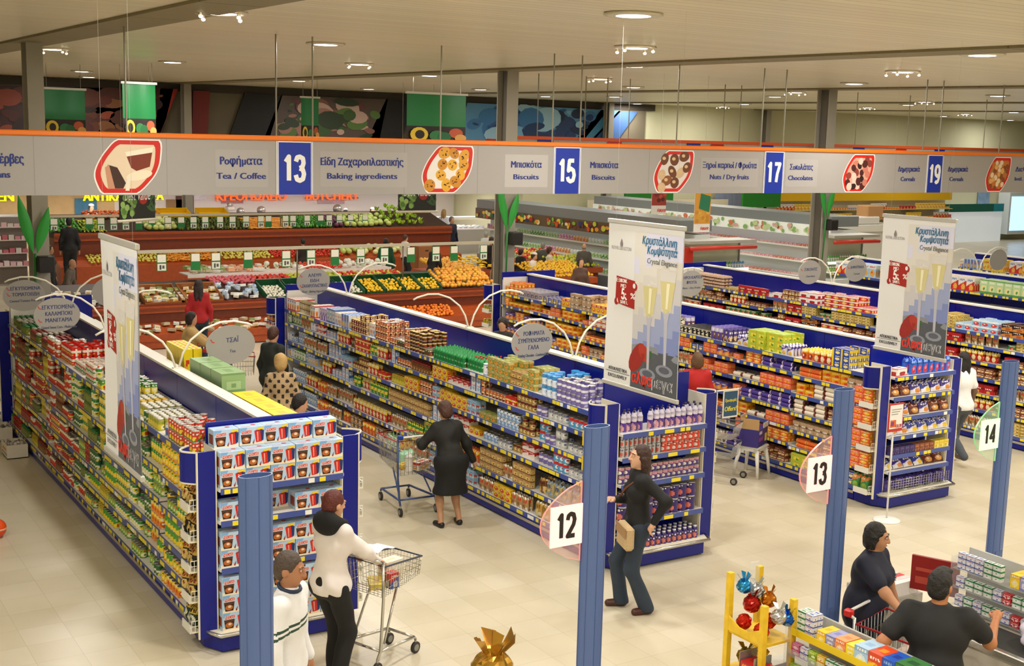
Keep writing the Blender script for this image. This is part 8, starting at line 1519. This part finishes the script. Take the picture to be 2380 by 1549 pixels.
# ---------------------------------------------------------------- the goods become objects: items the photo cannot show are left out; beyond MAXK of a kind the farthest are one object
from mathutils.bvhtree import BVHTree
MAXK = 215
def cull(recs):
    vs, fs, own = [], [], []
    def addbox(P, o):
        b = len(vs); vs.extend(P); fs.extend([tuple(b + i for i in q) for q in ((0, 3, 2, 1), (4, 5, 6, 7), (0, 1, 5, 4), (1, 2, 6, 5), (2, 3, 7, 6), (3, 0, 4, 7))]); own.extend([o] * 6)
    bx = lambda x0, x1, y0, y1, z0, z1: [(x0, y0, z0), (x1, y0, z0), (x1, y1, z0), (x0, y1, z0), (x0, y0, z1), (x1, y0, z1), (x1, y1, z1), (x0, y1, z1)]
    for gi, g in enumerate(GON):
        L = GBAY * GNB; addbox(bx(g[1] - SPN, g[1] + SPN, g[2], g[2] + L, 0, g[3]), -1)
        for b in range(GNB):
            for k, z in enumerate(g[4]): zz = SIDE[(gi, b, k)]; addbox(bx(shelf_front(g, k), g[1], g[2] + b * GBAY, g[2] + (b + 1) * GBAY, zz - .045, zz - .004), -1)
    for gi, (cx, yf, lv) in ENDS.items():
        for z in lv: addbox(bx(cx - .6, cx + .6, yf - .06, yf + .3, z - .04, z - .004), -1)
        addbox(bx(cx - .78, cx - .61, yf, yf + .02, .1, 1.86), -1); addbox(bx(cx + .61, cx + .78, yf, yf + .02, .1, 1.86), -1)
    for i, r in enumerate(recs):
        w_, d_, h_ = r['pr'][1]; c, s = math.cos(r['rz']), math.sin(r['rz']); x, y, z = r['loc']; k = .46
        P = []
        for zz in (z + .002, z + h_ * .97):
            for a, b in ((-k * w_, -k * d_), (k * w_, -k * d_), (k * w_, k * d_), (-k * w_, k * d_)): P.append((x + a * c - b * s, y + a * s + b * c, zz))
        r['P'] = P; addbox(P, i)
    tree = BVHTree.FromPolygons(vs, fs)
    keep = []
    for i, r in enumerate(recs):
        P = [Vector(p) for p in r['P']]; ok = False
        for e in (EYE, EYE + Vector((.5, -.25, 0)), EYE - Vector((.5, -.25, 0))):
            mid = sum(P, Vector()) / 8; q = mid - EYE
            dpt = q.dot(_f)
            if dpt <= 0 or abs(q.dot(CR) / dpt) > .435 or abs(q.dot(CU) / dpt) > .29: break
            for t in (P[4] * .6 + P[5] * .4, P[4] * .4 + P[5] * .6, (P[4] + P[5] + P[6] + P[7]) / 4, (P[0] + P[1] + P[4] + P[5]) / 4, (P[0] + P[4]) / 2, P[0] * .1 + P[1] * .1 + P[4] * .4 + P[5] * .4, (P[4] + P[7]) / 2, (P[0] + P[3] + P[4] + P[7]) / 4, (P[5] + P[6]) / 2):
                d = t - e; L_ = d.length
                h = tree.ray_cast(e, d / L_, L_ + .02)
                if h[2] is None or own[h[2]] == i: ok = True; break
            if ok: break
        if ok: keep.append(r)
    return keep
n0 = len(REC); REC = cull(REC)
byk = {}
for r in REC: byk.setdefault(r['kind'], []).append(r)
_seen = set(); NOBJ = 0
def mat_of(r): return Matrix.Translation(r['loc']) @ Matrix.Rotation(r['rz'], 4, 'Z') @ Matrix.Rotation(r['rx'], 4, 'X')
_proto = {}
for kd, rs in byk.items():
    rs.sort(key=lambda r: (r['loc'] - EYE).length)
    for r in rs[:MAXK]:
        lab = r['label'] or '%s %s, %s' % (r['look'], r['noun'], r['where'])
        wds = lab.split()
        if len(wds) > 16: lab = lab.replace('front row ', 'front ').replace('second row ', 'second-row ').replace(' bag of wrapped sweets', ' sweets bag')
        for a_, b_ in ((' the ', ' '), (' layer', ''), (' from below', ' up'), (' column,', ','), (' shelf of nearer stand', ' shelf'), (' produce stand', ' stand'), (' stand', ''), (' of ', ' ')):
            if len(lab.split()) > 16: lab = lab.replace(a_, b_)
        if lab in _seen: lab = lab.replace(' from ', ' one from ', 1)
        _seen.add(lab)
        key = (kd, r['look'])
        o = _proto[key].copy() if key in _proto else bpy.data.objects.new(kd, r['pr'][0])
        COL.objects.link(o)
        if key not in _proto: _proto[key] = o
        o.matrix_world = mat_of(r); o['label'] = lab; o['category'] = r['cat']
        if r['group']: o['group'] = r['group']
        NOBJ += 1
        if len(r['pr']) > 2 and (r['loc'] - EYE).length < 16:
            for cn, cm in r['pr'][2]:
                c = bpy.data.objects.new(cn, cm); COL.objects.link(c); c.parent = o
    rest = rs[MAXK:]
    # caps of bottles that show no parts stay in the same mesh
    if rest:
        V_, F_, MI, SM, mats = [], [], [], [], []
        off = 0
        for r in rest:
            for me in [r['pr'][0]] + ([c[1] for c in r['pr'][2]] if len(r['pr']) > 2 else []):
                n = len(me.vertices); co = np.empty(n * 3); me.vertices.foreach_get('co', co); co = co.reshape(-1, 3)
                A = np.array(mat_of(r)); co = co @ A[:3, :3].T + A[:3, 3]; V_.append(co)
                mm = []
                for q in me.materials:
                    if q not in mats: mats.append(q)
                    mm.append(mats.index(q))
                for p in me.polygons: F_.append([off + j for j in p.vertices]); MI.append(mm[p.material_index]); SM.append(p.use_smooth)
                off += n
        me = bpy.data.meshes.new(kd + '_rest'); me.from_pydata(np.concatenate(V_).tolist(), [], F_)
        for q in mats: me.materials.append(q)
        me.polygons.foreach_set('material_index', MI); me.polygons.foreach_set('use_smooth', SM); me.update()
        mk(kd, me, label='the farther %ss massed on the shelves behind the nearer ones' % rs[0]['noun'], cat=rs[0]['cat'], kind='stuff')
for kd, rs in byk.items():
    print('KIND', kd, len(rs), end='; ')
print('ITEMS', n0, len(REC), NOBJ)
